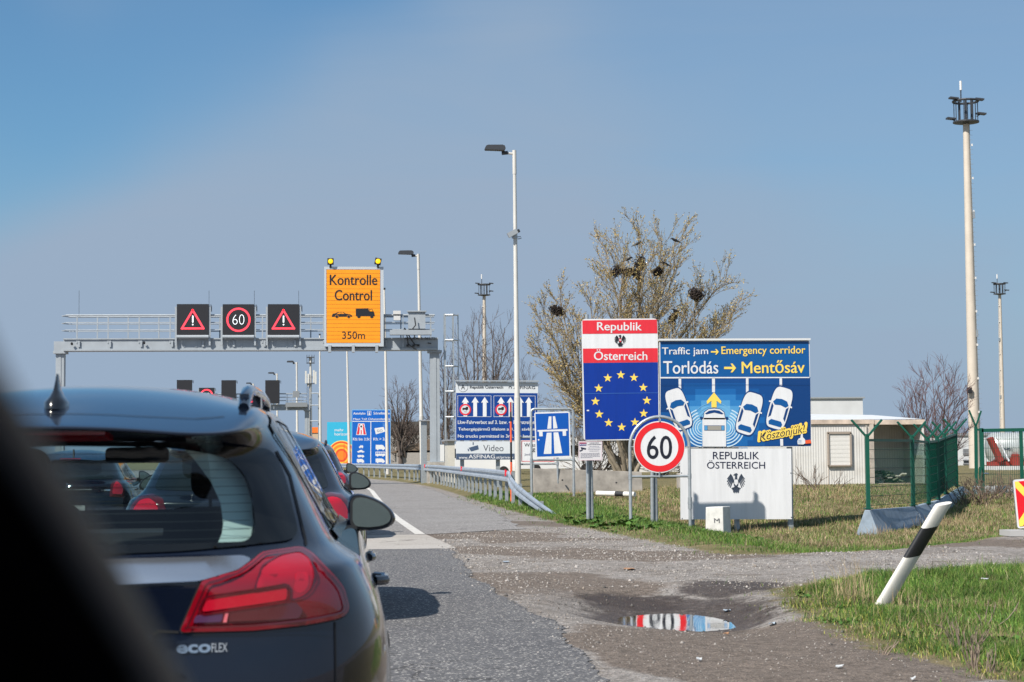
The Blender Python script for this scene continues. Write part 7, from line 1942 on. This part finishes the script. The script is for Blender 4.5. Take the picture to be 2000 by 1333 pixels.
def make_tree(name, label, base, tips, seed, bark, twigm, budm=None, stem_r=0.13, n_side=20, n_twig=8, side_len=(0.22, 0.34), twig_len=(0.5, 1.0), bud=0.05, n_bud=5, twig_r=0.008, start=0.25, trunk=None, group='bare spring trees', cat='tree', up=0.3):
    rg = np.random.default_rng(seed); base = np.array(base, float)
    root = thing(name, tuple(base), label, cat, group)
    limbs, twigs, buds, bcol = [], [], [], []
    if trunk:
        fork = base + np.array([0, 0, trunk]); limbs.append(branchy(rg, base - np.array([0, 0, .2]), fork, stem_r * 2.2, stem_r * 1.5, 0.03))
    else: fork = base
    for tip in tips:
        tip = np.array(tip, float); b0 = fork + rg.normal(size=3) * np.array([.25, .25, 0.0 if not trunk else .1])
        pts, rad = branchy(rg, b0, tip, stem_r, stem_r * 0.12, 0.07, 9); limbs.append((pts, rad)); Ls = np.linalg.norm(tip - b0)
        for i in range(n_side):
            t = start + (0.99 - start) * (i + rg.uniform(0, 1)) / n_side; p, d = at_t(pts, t)
            ln = Ls * rg.uniform(*side_len) * (1.15 - 0.65 * t)
            dd = side_dir(rg, d, rg.uniform(0.45, 0.95), up); sp, sr = branchy(rg, p, p + dd * ln, max(0.012, stem_r * 0.28 * (1.2 - t)), twig_r, 0.10, 6); limbs.append((sp, sr)) if t < 0.75 else twigs.append((sp, sr))
            for j in range(n_twig):
                t2 = 0.15 + 0.85 * (j + rg.uniform(0, 1)) / n_twig; p2, d2 = at_t(sp, min(t2, .999)); l2 = rg.uniform(*twig_len) * (1.1 - 0.5 * t2)
                d3 = side_dir(rg, d2, rg.uniform(0.3, 0.8), up * 1.2); tw = branchy(rg, p2, p2 + d3 * l2, twig_r, twig_r * 0.55, 0.08, 4); twigs.append(tw)
                for k in range(n_bud):
                    pb, db = at_t(tw[0], min(.999, rg.uniform(0.25, 1))); buds.append((pb + rg.normal(size=3) * .03, rg.normal(size=3), bud * rg.uniform(.5, 1.3)))
    V, F = tubes_mesh('trunk', limbs, bark, root, 6); np_mesh('trunk', V, F, [bark], root)
    V, F = tubes_mesh('crown', twigs, twigm, root, 3); mi = np.zeros(len(F), int); mats = [twigm]
    if budm is not None and buds:
        P = np.array([b_[0] for b_ in buds]); D = np.array([b_[1] for b_ in buds]); S = np.array([b_[2] for b_ in buds])[:, None]
        D /= np.linalg.norm(D, axis=1, keepdims=True); E = np.cross(D, rg.normal(size=D.shape)); E /= np.linalg.norm(E, axis=1, keepdims=True) + 1e-9
        q = np.stack([P - D * S, P + E * S * .55, P + D * S, P - E * S * .55], 1).reshape(-1, 3); fb = np.arange(len(q)).reshape(-1, 4) + len(V)
        V = np.concatenate([V, q]); F = np.concatenate([F, fb]); mi = np.concatenate([mi, 1 + rg.integers(0, len(budm), len(fb))]); mats = [twigm] + list(budm)
    np_mesh('crown', V, F, mats, root, mi)
    return root
BK1 = M('poplar_bark', (0.25, 0.215, 0.165), 0.9, var=0.3, scale=5); TW1 = M('poplar_twig', (0.25, 0.18, 0.095), 0.85, var=0.2, scale=3)
BUD = [M('bud_olive', (0.38, 0.285, 0.11), 0.7), M('bud_gold', (0.47, 0.35, 0.15), 0.7), M('bud_green', (0.28, 0.245, 0.09), 0.7)]
BK2 = M('dark_bark', (0.105, 0.085, 0.075), 0.9, var=0.3); TW2 = M('dark_twig', (0.11, 0.08, 0.07), 0.9)
TW3 = M('purple_twig', (0.15, 0.085, 0.085), 0.9)
Yn = 88
def T(px, py, dy=0.0): p = PY(px, py, Yn + dy); return (p.x, p.y, p.z)
def TT(px, py, dy=0.0): return T(1235 + (px - 1235) * .965, 890 - (890 - py) * .945, dy)
bx = PY(1225, 890, Yn)
tips = [TT(1055, 590, -1), TT(1048, 660, 1), TT(1085, 560, .5), TT(1075, 720, -1), TT(1120, 610, 2), TT(1150, 560, -2), TT(1180, 470, 0), TT(1215, 455, 1.5), TT(1245, 428, 0), TT(1262, 480, -2), TT(1300, 440, .5), TT(1325, 432, -1), TT(1330, 500, 1), TT(1375, 540, 0), TT(1425, 520, .6), TT(1428, 580, -1), TT(1432, 615, 1), TT(1395, 640, -.6), TT(1290, 540, 2.5), TT(1215, 520, -2.5), TT(1140, 660, -1.5), TT(1340, 600, -2)]
make_tree('nest_tree', 'big budding multi stemmed tree full of nests behind the signs', (bx.x, Yn, gz(bx.x, Yn)), tips, 5, BK1, TW1, BUD, 0.12, 29, 11, (.17, .30), (.45, 1.0), .042, 7, .008, .20, None, 'roadside trees')
# nests and crows
def nest(px, py, w, h, label, dy=-1.2):
    c = Vector(T(px, py, dy)); rg = np.random.default_rng(int(px * 7 + py)); segs = []; w *= 1.3; h *= 1.25
    e1, e2, e3 = rg.uniform(.7, 1.2), rg.uniform(-.5, .5), rg.uniform(.7, 1.25)
    for k in range(330):
        th, ph = rg.uniform(0, 6.283), rg.uniform(-1, 1); rr = (1 - ph * ph) ** .5
        sp_ = rg.uniform(.25, 1.15) ** .8; p = np.array([c.x + w * e1 * rr * math.cos(th) * sp_ + e2 * h * ph, c.y + w * rr * math.sin(th) * sp_, c.z + h * e3 * ph * sp_])
        d = unit(np.array([-math.sin(th), math.cos(th), rg.normal() * .5]) + rg.normal(size=3) * .5); l = rg.uniform(.12, .3) * w * 2.0
        segs.append((np.array([p - d * l / 2, p, p + d * l / 2 + rg.normal(size=3) * .02]), np.array([.016, .022, .010])))
    V, F = tubes_mesh('n', segs, TW2, None, 3); o = np_mesh('crow_nest', V, F, [M('nest_twig', (0.045, 0.034, 0.030), 0.95)]); tag(o, label, 'bird nest', 'twig nests in the big tree')
for a in ((1088, 607, .26, .22, 'dark nest alone on the far left branches of the tree'), (1249, 516, .24, .36, 'largest upper nest beside the central stem of the tree'), (1204, 530, .20, .20, 'loose brown nest left of the central stem'), (1226, 531, .20, .14, 'small nest touching the left of the central stem'), (1284, 531, .20, .22, 'nest right of the central stem under a perching crow'), (1359, 575, .32, .30, 'dark round nest on the far right branches'), (1314, 621, .20, .20, 'lowest nest just above the blue board'), (1241, 536, .18, .24, 'ragged nest hanging under the largest one')): nest(*a)
CROW = M('crow_black', (0.008, 0.008, 0.010), 0.5)
def crow(px, py, face, label):
    c = Vector(T(px, py, -1.6)); sg = face; k = 1.15
    mb = MB(); pts = [(-.24, -.06), (-.13, -.01), (-.04, .03), (.06, .07), (.115, .115), (.15, .125), (.19, .11), (.235, .10)]
    mb.tube([c + Vector((sg * x * k, 0, z * k)) for x, z in pts], [.012, .032, .062, .066, .045, .042, .022, .004], CROW, 10)
    for y in (-.03, .03): mb.tube([c + Vector((sg * .02, y, 0)), c + Vector((sg * .03, y, -.12))], .008, CROW, 5)
    o = mb.build('crow', smooth=60); tag(o, label, 'bird', 'crows perching in the big tree')
crow(1319, 472, -1, 'black crow perched near the top right of the tree'); crow(1244, 479, 1, 'black crow perched in the upper middle of the tree'); crow(1300, 518, -1, 'black crow beside the nest right of the central stem'); crow(1321, 610, -1, 'black crow above the lowest nest'); crow(1226, 509, 1, 'black crow left of the largest nest')
# bare trees
def T2(Y): return lambda px, py, dy=0.0: tuple(PY(px, py, Y + dy))
f = T2(135); b_ = PY(935, 893, 135)
make_tree('bare_tree', 'leafless wide tree behind the lorry ban sign', (b_.x, 135, 0), [f(905, 650), f(922, 628, 2), f(935, 622, -1), f(960, 628, 1), f(985, 640, -2), f(1000, 668, 1), f(1008, 700), f(898, 700, -1), f(890, 745, 1), f(975, 660, 2), f(945, 660, -2)], 21, BK2, TW2, None, 0.13, 15, 6, (.16, .30), (.5, 1.1), twig_r=.012, start=.22, trunk=.8, up=.2)
f = T2(190); b_ = PY(782, 893, 190)
make_tree('bare_tree', 'smaller leafless tree between toll sign and gantry column', (b_.x, 190, 0), [f(760, 770), f(775, 752, 1), f(795, 755), f(808, 762, 1), f(815, 790), f(765, 815, -1), f(822, 835), f(800, 800, -1), f(750, 800)], 22, BK2, TW2, None, 0.15, 14, 6, (.18, .32), (.6, 1.3), twig_r=.015, start=.25, trunk=1.5, up=.2)
f = T2(150); b_ = PY(868, 893, 150)
make_tree('bare_tree', 'leafless tree seen through the gantry ladder', (b_.x, 150, 0), [f(845, 720), f(860, 690, 1), f(875, 705), f(888, 740), f(850, 780), f(885, 790), f(838, 770)], 23, BK2, TW2, None, 0.13, 13, 6, (.2, .32), (.6, 1.2), twig_r=.013, start=.25, trunk=1.0, up=.2)
f = T2(170); b_ = PY(1020, 893, 170)
make_tree('bare_tree', 'low leafless tree between lamp post and nest tree', (b_.x, 170, 0), [f(1000, 735), f(1018, 720), f(1035, 735), f(1050, 770), f(985, 765), f(1030, 790)], 24, BK2, TW2, None, 0.13, 13, 6, (.2, .32), (.6, 1.2), twig_r=.014, start=.2, trunk=.8, up=.2)
f = T2(95); b_ = PY(1832, 893, 95)
make_tree('round_bush_tree', 'purple twigged round leafless tree behind the green fence', (b_.x, 95, 0), [f(1765, 770), f(1780, 748, 1), f(1800, 732, -1), f(1822, 722), f(1845, 718, 1), f(1866, 730, -1), f(1885, 752), f(1893, 785, 1), f(1755, 800), f(1810, 760, 2), f(1850, 760, -2), f(1896, 830), f(1760, 840)], 25, M('purple_bark', (0.13, 0.08, 0.075), 0.9), TW3, None, 0.055, 17, 7, (.18, .30), (.4, .9), twig_r=.0085, start=.18, up=.25)
# brushwood behind the notice sign and a dark hedge far away
f = T2(92); b_ = PY(1165, 905, 92)
make_tree('thicket', 'tangled leafless brushwood behind the notice sign', (b_.x, 92, 0), [f(1080 + 22 * i, 800 + (i * 37) % 60, (i % 3) - 1) for i in range(11)], 26, BK2, M('brush_twig', (0.17, 0.135, 0.10), 0.9), None, 0.04, 14, 7, (.2, .4), (.4, .9), twig_r=.009, start=.08, group='roadside brush', cat='bush', up=.15)
f = T2(95); b_ = PY(1290, 905, 92)
make_tree('thicket', 'tangled leafless brushwood behind the speed limit sign', (b_.x, 92, 0), [f(1210 + 20 * i, 850 + (i * 29) % 40, (i % 3) - 1) for i in range(9)], 27, BK2, M('brush_twig', None), None, 0.04, 14, 7, (.2, .4), (.4, .9), twig_r=.009, start=.05, group='roadside brush', cat='bush', up=.15)
f = T2(210); b_ = PY(800, 893, 210)
make_tree('hedge', 'dark brown leafless hedge along the far brown building', (b_.x, 210, 0), [f(752 + 9 * i, 838 + (i * 5) % 14, 0) for i in range(10)] + [f(870, 835), f(885, 832), f(880, 850)], 28, BK2, M('hedge_twig', (0.085, 0.065, 0.055), 0.9), None, 0.06, 16, 8, (.3, .5), (.6, 1.3), twig_r=.022, start=.05, group='roadside brush', cat='hedge', up=.1)
TREEL = M('far_wood', (0.075, 0.07, 0.06), 0.9, var=0.4, scale=0.2)
segs = []
rg = np.random.default_rng(3)
for k in range(2600):
    px = rg.uniform(640, 2050); Y = rg.uniform(420, 520); p = PY(px, 893, Y); h = rg.uniform(2.0, 6.0) * (0.8 + .4 * math.sin(px * .02))
    segs.append((np.array([[p.x, Y, 0], [p.x + rg.normal() * .4, Y, h * .6], [p.x + rg.normal() * .9, Y, h]]), np.array([.5, .6, .05])))
V, F = tubes_mesh('w', segs, TREEL, None, 4); o = np_mesh('far_wood', V, F, [TREEL]); tag(o, 'dark strip of distant leafless woodland on the horizon', 'woodland', kind='stuff')

# ------------------------------------------------------------------ grass, weeds, pebbles, litter
def view_ok(X, Y, m=420):
    P = np.stack([X, Y, np.full_like(X, 0.0) - H_EYE], -1); fx = P @ np.array(_r); fz = P @ np.array(_f); px = 1000 + FPX * fx / fz
    return (px > -m) & (px < 2000 + m) & (fz > 0)
GRM = bpy.data.materials.new('grass_blade'); GRM.use_nodes = True
N = GRM.node_tree.nodes; L = GRM.node_tree.links; b = N['Principled BSDF']; a_ = nd('ShaderNodeAttribute'); a_.attribute_name = 'tint'; L.new(a_.outputs['Color'], b.inputs['Base Color']); b.inputs['Roughness'].default_value = 0.6; b.inputs['Specular IOR Level'].default_value = 0.25
def blades(name, X, Y, hgt, wid, tint, lean=0.5, label='', cat='grass', seed=0, bend=0.6):
    rg = np.random.default_rng(seed); n = len(X); Z = height(X, Y) - 0.01
    th = rg.uniform(0, 2 * np.pi, n); ld = rg.uniform(0, 2 * np.pi, n); ln = rg.uniform(0.05, lean, n)
    ux, uy = np.cos(th) * wid / 2, np.sin(th) * wid / 2
    dx, dy = np.cos(ld) * ln * hgt, np.sin(ld) * ln * hgt
    base = np.stack([X, Y, Z], 1); side = np.stack([ux, uy, np.zeros(n)], 1)
    mid = base + np.stack([dx * .35, dy * .35, hgt * .58], 1); tip = base + np.stack([dx, dy, hgt * np.sqrt(np.maximum(0.15, 1 - (ln * bend) ** 2))], 1)
    V = np.stack([base - side, base + side, mid + side * .75, mid - side * .75, tip + side * .1, tip - side * .1], 1).reshape(-1, 3)
    i = np.arange(n)[:, None] * 6; F = np.concatenate([i + np.array([[0, 1, 2, 3]]), i + np.array([[3, 2, 4, 5]])])
    col = np.concatenate([tint, np.ones((n, 1))], 1); C6 = np.repeat(col, 6, 0); 
    o = np_mesh(name, V, F, [GRM], None, None, {'tint': C6}, smooth=False); tag(o, label, cat, kind='stuff'); return o
def scatter(x0, x1, y0, y1, n, seed):
    rg = np.random.default_rng(seed); return rg.uniform(x0, x1, n), rg.uniform(y0, y1, n), rg
GREEN = np.array([[.070, .150, .022], [.11, .20, .035], [.045, .115, .022], [.17, .24, .055]]); STRAW = np.array([[.31, .245, .145], [.25, .195, .115], [.37, .30, .19], [.20, .15, .09]])
def clump(X, Y): return (1 + .28 * wob(X, Y, 1.9, 13) + .18 * wob(X, Y, 5.3, 17))[:, None]
def tints(rg, n, straw):
    s_ = rg.uniform(0, 1, n) < straw; g = GREEN[rg.integers(0, 4, n)]; t = STRAW[rg.integers(0, 4, n)]
    return np.where(s_[:, None], t, g) * rg.uniform(.75, 1.25, (n, 1))
# bank and field behind the gravel
X, Y, rg = scatter(2.5, 19, 23.5, 62, 680000, 1)
sA = sdist(VERGE, X, Y); dens = (smooth01(sA + 0.22 * wob(X, Y, 2.2, 3), -0.05, 0.40) + .05 * smooth01(sA + .3 * wob(X, Y, 1.3, 5), -.9, 0) * (wob(X, Y, 4.0, 21) > .25)) * np.clip(34.0 / Y, .35, 1) ** 1.0 * (0.60 + .40 * wob(X, Y, 1.1, 6))
keep = (rg.uniform(0, 1, len(X)) < dens) & view_ok(X, Y); X, Y = X[keep], Y[keep]; sA = sA[keep]
straw = np.clip(smooth01(sA + 0.9 * wob(X, Y, .5, 8), 1.5, 3.4) * (0.14 + .36 * smooth01(X, 5.2, 6.8)) + .06 + .28 * smooth01(wob(X, Y, .9, 11), .2, .7), 0, .80) * (1 - .75 * (1 - smooth01(X, 5.0, 5.8)) * smooth01(Y, 33, 38))
hg = rg.uniform(.035, .11, len(X)) * (.55 + .45 * smooth01(sA, .1, .9)) * (1 + .35 * wob(X, Y, 1.7, 2)) * (1 + .5 * (1 - smooth01(X, 4.9, 5.8)) * smooth01(Y, 34, 38))
blades('verge_grass', X, Y, hg, rg.uniform(.006, .013, len(X)) * (Y / 34), tints(rg, len(X), straw) * clump(X, Y), .8, 'rough green and straw coloured grass on the bank around the signs', seed=3)
# near grass on the right
X, Y, rg = scatter(3.2, 11.5, 9.6, 23.5, 760000, 5)
sB = sdist(FRONT, X, Y); dens = (smooth01(sB + 0.26 * wob(X, Y, 2.6, 3) - .04, -0.05, 0.45) + .04 * smooth01(sB + .3 * wob(X, Y, 1.5, 5), -.8, 0) * (wob(X, Y, 5.0, 21) > .3)) * (0.62 + .38 * wob(X, Y, 1.9, 6))
keep = (rg.uniform(0, 1, len(X)) < dens) & view_ok(X, Y); X, Y, sB = X[keep], Y[keep], sB[keep]
straw = .06 + .25 * smooth01(wob(X, Y, 1.2, 4), .25, .7) + .28 * (1 - smooth01(sB, .05, .4))
hg = rg.uniform(.03, .085, len(X)) * (.5 + .5 * smooth01(sB, .05, .7)) * (1 + .55 * wob(X, Y, 2.3, 9)) * (1 + .5 * wob(X, Y, 7.1, 19)) * np.where(rg.uniform(0, 1, len(X)) < .04, 1.9, 1)
tt = tints(rg, len(X), straw) * clump(X, Y); fl = (rg.uniform(0, 1, len(X)) < .10 * (1 - smooth01(sB, .2, .9))); tt[fl] = np.array([.42, .42, .10])
blades('near_grass', X, Y, hg, rg.uniform(.0035, .0075, len(X)), tt, .9, 'short green grass patch at the lower right around the leaning post', seed=7)
def weeds(name, spots, label, seed, r0, n=16):
    rg = np.random.default_rng(seed); V, F, C = [], [], []
    for (x, y) in spots:
        if max(float(sdist(FRONT, np.array(x), np.array(y))), float(sdist(VERGE, np.array(x), np.array(y)))) < .12: continue
        g = gz(x, y); k0 = rg.uniform(.6, 1.3)
        for k in range(n):
            a = rg.uniform(0, 6.28); L_ = r0 * k0 * rg.uniform(.5, 1.1); w = L_ * .32; up = rg.uniform(.25, 1.1); d = np.array([math.cos(a), math.sin(a), up]); d /= np.linalg.norm(d); q = np.array([-math.sin(a), math.cos(a), 0]); p = np.array([x, y, g]) + rg.normal(size=3) * [.04, .04, 0]
            b_ = len(V); V += [p, p + d * L_ * .5 + q * w, p + d * L_ - np.array([0, 0, L_ * .15]), p + d * L_ * .5 - q * w]; F.append((b_, b_ + 1, b_ + 2, b_ + 3)); c = np.array([.06, .13, .025]) * rg.uniform(.6, 1.5); C += [[*c, 1]] * 4
    o = np_mesh(name, np.array(V), np.array(F), [GRM], None, None, {'tint': np.array(C)}, smooth=False); tag(o, label, 'weeds', kind='stuff')
rg = np.random.default_rng(77)
weeds('broadleaf_weeds', [(rg.uniform(3.75, 4.2), rg.uniform(12, 18)) for _ in range(40)] + [(rg.uniform(3.9, 8), rg.uniform(11, 20)) for _ in range(60)], 'low broad leaved weeds among the near grass', 1, .055)
weeds('broadleaf_weeds', [(rg.uniform(4.3, 7.2), rg.uniform(31, 38)) for _ in range(150)], 'dark broad leaved weeds around the sign posts', 2, .13)
# tall straw stems round the post and along the field
def stems(name, spots, label, seed, hmin, hmax, col, wd=.006, spread=.12, nst=14):
    rg = np.random.default_rng(seed); X, Y = [], []
    for (x, y) in spots:
        X += list(x + rg.normal(0, spread, nst)); Y += list(y + rg.normal(0, spread, nst))
    X, Y = np.array(X), np.array(Y); n = len(X)
    blades(name, X, Y, rg.uniform(hmin, hmax, n), np.full(n, wd), np.array(col)[None, :] * rg.uniform(.7, 1.2, (n, 1)), .45, label, 'dry grass', seed)
pb = PG(1700, 1185)
stems('straw_stems', [(pb.x - .12, pb.y + .05), (pb.x - .05, pb.y + .1), (pb.x - .2, pb.y + .2)], 'tall dry straw stems at the foot of the leaning post', 3, .22, .52, (.42, .33, .20), .0045, .07, 26)
stems('straw_stems', [tuple(PG(px, py))[:2] for px, py in ((1640, 1170), (1665, 1180), (1730, 1210), (1760, 1190), (1600, 1165), (1785, 1235), (1820, 1215))], 'thin dry stems scattered through the near grass', 4, .10, .25, (.40, .31, .19), .004, .12, 16)
rg = np.random.default_rng(9); spots = [(rg.uniform(6.5, 15), rg.uniform(36, 60)) for _ in range(170)]
stems('straw_field', spots, 'straw tufts in the field before the site cabin', 5, .08, .26, (.36, .27, .15), .011, .25, 14)
spots = [(fpts[i][0] + rg.uniform(-.4, .9), fpts[i][1] - rg.uniform(.35, .9)) for i in (0, 1, 2, 3, 4, 5) for _ in range(5)]
stems('straw_fringe', spots, 'dry weeds fringing the concrete wedges', 6, .08, .30, (.33, .25, .16), .009, .22, 14)
def weed(px, py, h, label, seed, n=9, spread=.5):
    rg = np.random.default_rng(seed); p = PG(px, py, .03); g = gz(p.x, p.y); segs = []
    for k in range(n):
        a = rg.uniform(-1, 1); d = np.array([a * spread, rg.normal() * .15, 1.0]) * h * rg.uniform(.5, 1.0); b0 = np.array([p.x + rg.normal() * .02, p.y + rg.normal() * .02, g - .02]); pts, rad = branchy(rg, b0, b0 + d, .006, .0025, .12, 5); segs.append((pts, rad))
        for j in range(3):
            q, dq = at_t(pts, rg.uniform(.5, .98)); segs.append(branchy(rg, q, q + side_dir(rg, dq, .5, .3) * h * .22, .003, .0015, .1, 3))
    V, F = tubes_mesh('w', segs, None, None, 4); o = np_mesh('dead_weed', V, F, [M('weed_brown', (0.24, 0.19, 0.15), 0.9, var=.2)]); tag(o, label, 'dead weed', 'dead weed stalks in the grass')
weed(1905, 1298, .26, 'clump of grey dead stalks near the lower right corner', 1, 12); weed(1930, 1305, .20, 'pale forked dead stalk right of the grey clump', 2, 6, .25); weed(1870, 1262, .22, 'dark crooked dead stalk left of the grey clump', 3, 6, .9); weed(1925, 1230, .2, 'leaning bleached stalk in the middle of the near grass', 4, 4, 1.3); weed(1720, 1270, .12, 'low brown stalk below the leaning post', 5, 6, .8)
def brush_clump(px, py, Y, label, seed, h=.6, n=26):
    rg = np.random.default_rng(seed); p = PY(px, py, Y); g = gz(p.x, Y); segs = []
    for k in range(n):
        b0 = np.array([p.x + rg.normal() * .25, Y + rg.normal() * .1, g - .03]); pts, rad = branchy(rg, b0, b0 + np.array([rg.normal() * .5, rg.normal() * .2, rg.uniform(.4, 1)]) * h, .012, .005, .12, 5); segs.append((pts, rad))
        for j in range(5): q, dq = at_t(pts, rg.uniform(.3, .98)); segs.append(branchy(rg, q, q + side_dir(rg, dq, .6, .2) * h * .35, .006, .003, .1, 3))
    V, F = tubes_mesh('w', segs, None, None, 4); o = np_mesh('dry_shrub', V, F, [M('shrub_brown', (0.15, 0.11, 0.085), 0.9, var=.2)]); tag(o, label, 'dry shrub', 'dry brown shrubs by the fence')
brush_clump(1905, 1000, 43, 'dry brown shrub at the end of the wedges beside the gate', 11, .75); brush_clump(1945, 992, 44.5, 'dry brown shrub tangled in the gate mesh', 12, .7); brush_clump(1600, 975, 52, 'sparse dry shrub in front of the site cabin', 13, .8, 14)
# pebbles over the gravel
X, Y, rg = scatter(1.2, 8.5, 9.4, 34, 90000, 31)
sA = sdist(VERGE, X, Y); sB = sdist(FRONT, X, Y); edge = np.interp(Y, [5, 10.6, 13.9, 16.3, 19.7, 26.6, 28.5, 31.5, 34], [1.45, 1.47, 1.6, 1.5, 1.37, 1.45, 1.5, 1.6, 3.4])
ok = view_ok(X, Y) & (sA < .1) & (sB < .15) & (X > edge + np.where(rg.uniform(0, 1, len(X)) < .22, rg.uniform(-.45, 0, len(X)), rg.normal(0, .08, len(X)))) & (np.hypot(X - PUD[0], (Y - PUD[1]) / 1.2) > .72) & (rg.uniform(0, 1, len(X)) < np.clip(.55 + .5 * wob(X, Y, 1.4, 8), .12, 1))
X, Y = X[ok], Y[ok]; n = len(X); S = rg.gamma(1.7, .0028, n).clip(.002, .026) * np.clip(Y / 15, .8, 1.6); Z = np.maximum(height(X, Y), np.where(X < edge[ok] + .1, .006, -9))
dirs = np.array([[1, 0, 0], [0, 1, 0], [-1, 0, 0], [0, -1, 0], [0, 0, .75], [0, 0, -.4]], float); tri = np.array([[0, 1, 4], [1, 2, 4], [2, 3, 4], [3, 0, 4], [1, 0, 5], [2, 1, 5], [3, 2, 5], [0, 3, 5]])
th = rg.uniform(0, 6.28, n); c_, s_ = np.cos(th), np.sin(th); sc = rg.uniform(.6, 1.3, (n, 6, 1))
pd = dirs[None] * sc; pr = np.stack([pd[..., 0] * c_[:, None] - pd[..., 1] * s_[:, None] * .7, pd[..., 0] * s_[:, None] + pd[..., 1] * c_[:, None] * .7, pd[..., 2]], -1) * S[:, None, None] + np.stack([X, Y, Z], 1)[:, None, :]
PEBC = np.array([[.40, .37, .345], [.29, .27, .25], [.36, .335, .315], [.15, .138, .13], [.28, .24, .205], [.43, .40, .38]]); tint = PEBC[rg.integers(0, 6, n)] * rg.uniform(.7, 1.15, (n, 1)) * np.where((np.hypot((X - 2.95) / 1.1, (Y - 16.5) / 2.4) < 1)[:, None], .38, 1.0)
PBM = bpy.data.materials.new('pebble'); PBM.use_nodes = True
N = PBM.node_tree.nodes; L = PBM.node_tree.links; b = N['Principled BSDF']; a_ = nd('ShaderNodeAttribute'); a_.attribute_name = 'tint'; L.new(a_.outputs['Color'], b.inputs['Base Color']); b.inputs['Roughness'].default_value = 0.9
o = np_mesh('gravel', pr.reshape(-1, 3), (np.arange(n)[:, None, None] * 6 + tri[None]).reshape(-1, 3), [PBM], None, None, {'tint': np.repeat(np.concatenate([tint, np.ones((n, 1))], 1), 6, 0)}, smooth=False); tag(o, 'loose pale pebbles strewn over the gravel lay-by', 'gravel', kind='stuff')
# leaves, scraps, rubble
def scrap(px, py, w, l, m, name, label, cat, seed, z=.012):
    rg = np.random.default_rng(seed); p = PG(px, py, 0); g = gz(p.x, p.y) + z; k = 9
    pts = [(p.x + w * (math.cos(6.283 * i / k)) * rg.uniform(.6, 1.1), p.y + l * math.sin(6.283 * i / k) * rg.uniform(.6, 1.1), g + abs(rg.normal()) * .008) for i in range(k)]
    mb = MB(); c = Vector((p.x, p.y, g + .010)); mb.add([c] + pts, [(0, i + 1, (i + 1) % k + 1) for i in range(k)], m); mb.add([Vector(c) - Vector((0, 0, .004))] + [(x, y, z_ - .004) for x, y, z_ in pts], [(0, (i + 1) % k + 1, i + 1) for i in range(k)], m)
    tag(mb.build(name), label, cat)
LEAF = M('dead_leaf', (0.40, 0.22, 0.12), 0.8, var=.2); PAP = M('paper_scrap', (0.52, 0.54, 0.56), 0.6, var=.1); PLA = M('plastic_scrap', (0.40, 0.46, 0.52), 0.4)
scrap(1228, 1113, .075, .16, LEAF, 'dead_leaf', 'russet leaf lying on the pale gravel', 'leaf', 1); scrap(1418, 1226, .03, .05, LEAF, 'dead_leaf', 'brown leaf floating at the right end of the puddle', 'leaf', 2)
scrap(1640, 1303, .028, .035, PAP, 'paper_scrap', 'crumpled white scrap on the mud near the bottom edge', 'litter', 3); scrap(1365, 1290, .02, .03, PAP, 'paper_scrap', 'white scrap on the mud below the puddle', 'litter', 4); scrap(1924, 1155, .035, .06, PAP, 'paper_scrap', 'white scrap lying in the near grass', 'litter', 5, .05); scrap(1783, 1327, .018, .02, PAP, 'paper_scrap', 'tiny pale scrap at the bottom right of the mud', 'litter', 6); scrap(1508, 1205, .04, .06, PLA, 'plastic_scrap', 'grey plastic scrap right of the puddle', 'litter', 7); scrap(988, 1099, .06, .10, PLA, 'plastic_scrap', 'dark flattened scrap at the asphalt edge', 'litter', 8); scrap(1418, 1166, .04, .06, PLA, 'plastic_scrap', 'bluish scrap in the wet mud', 'litter', 9)
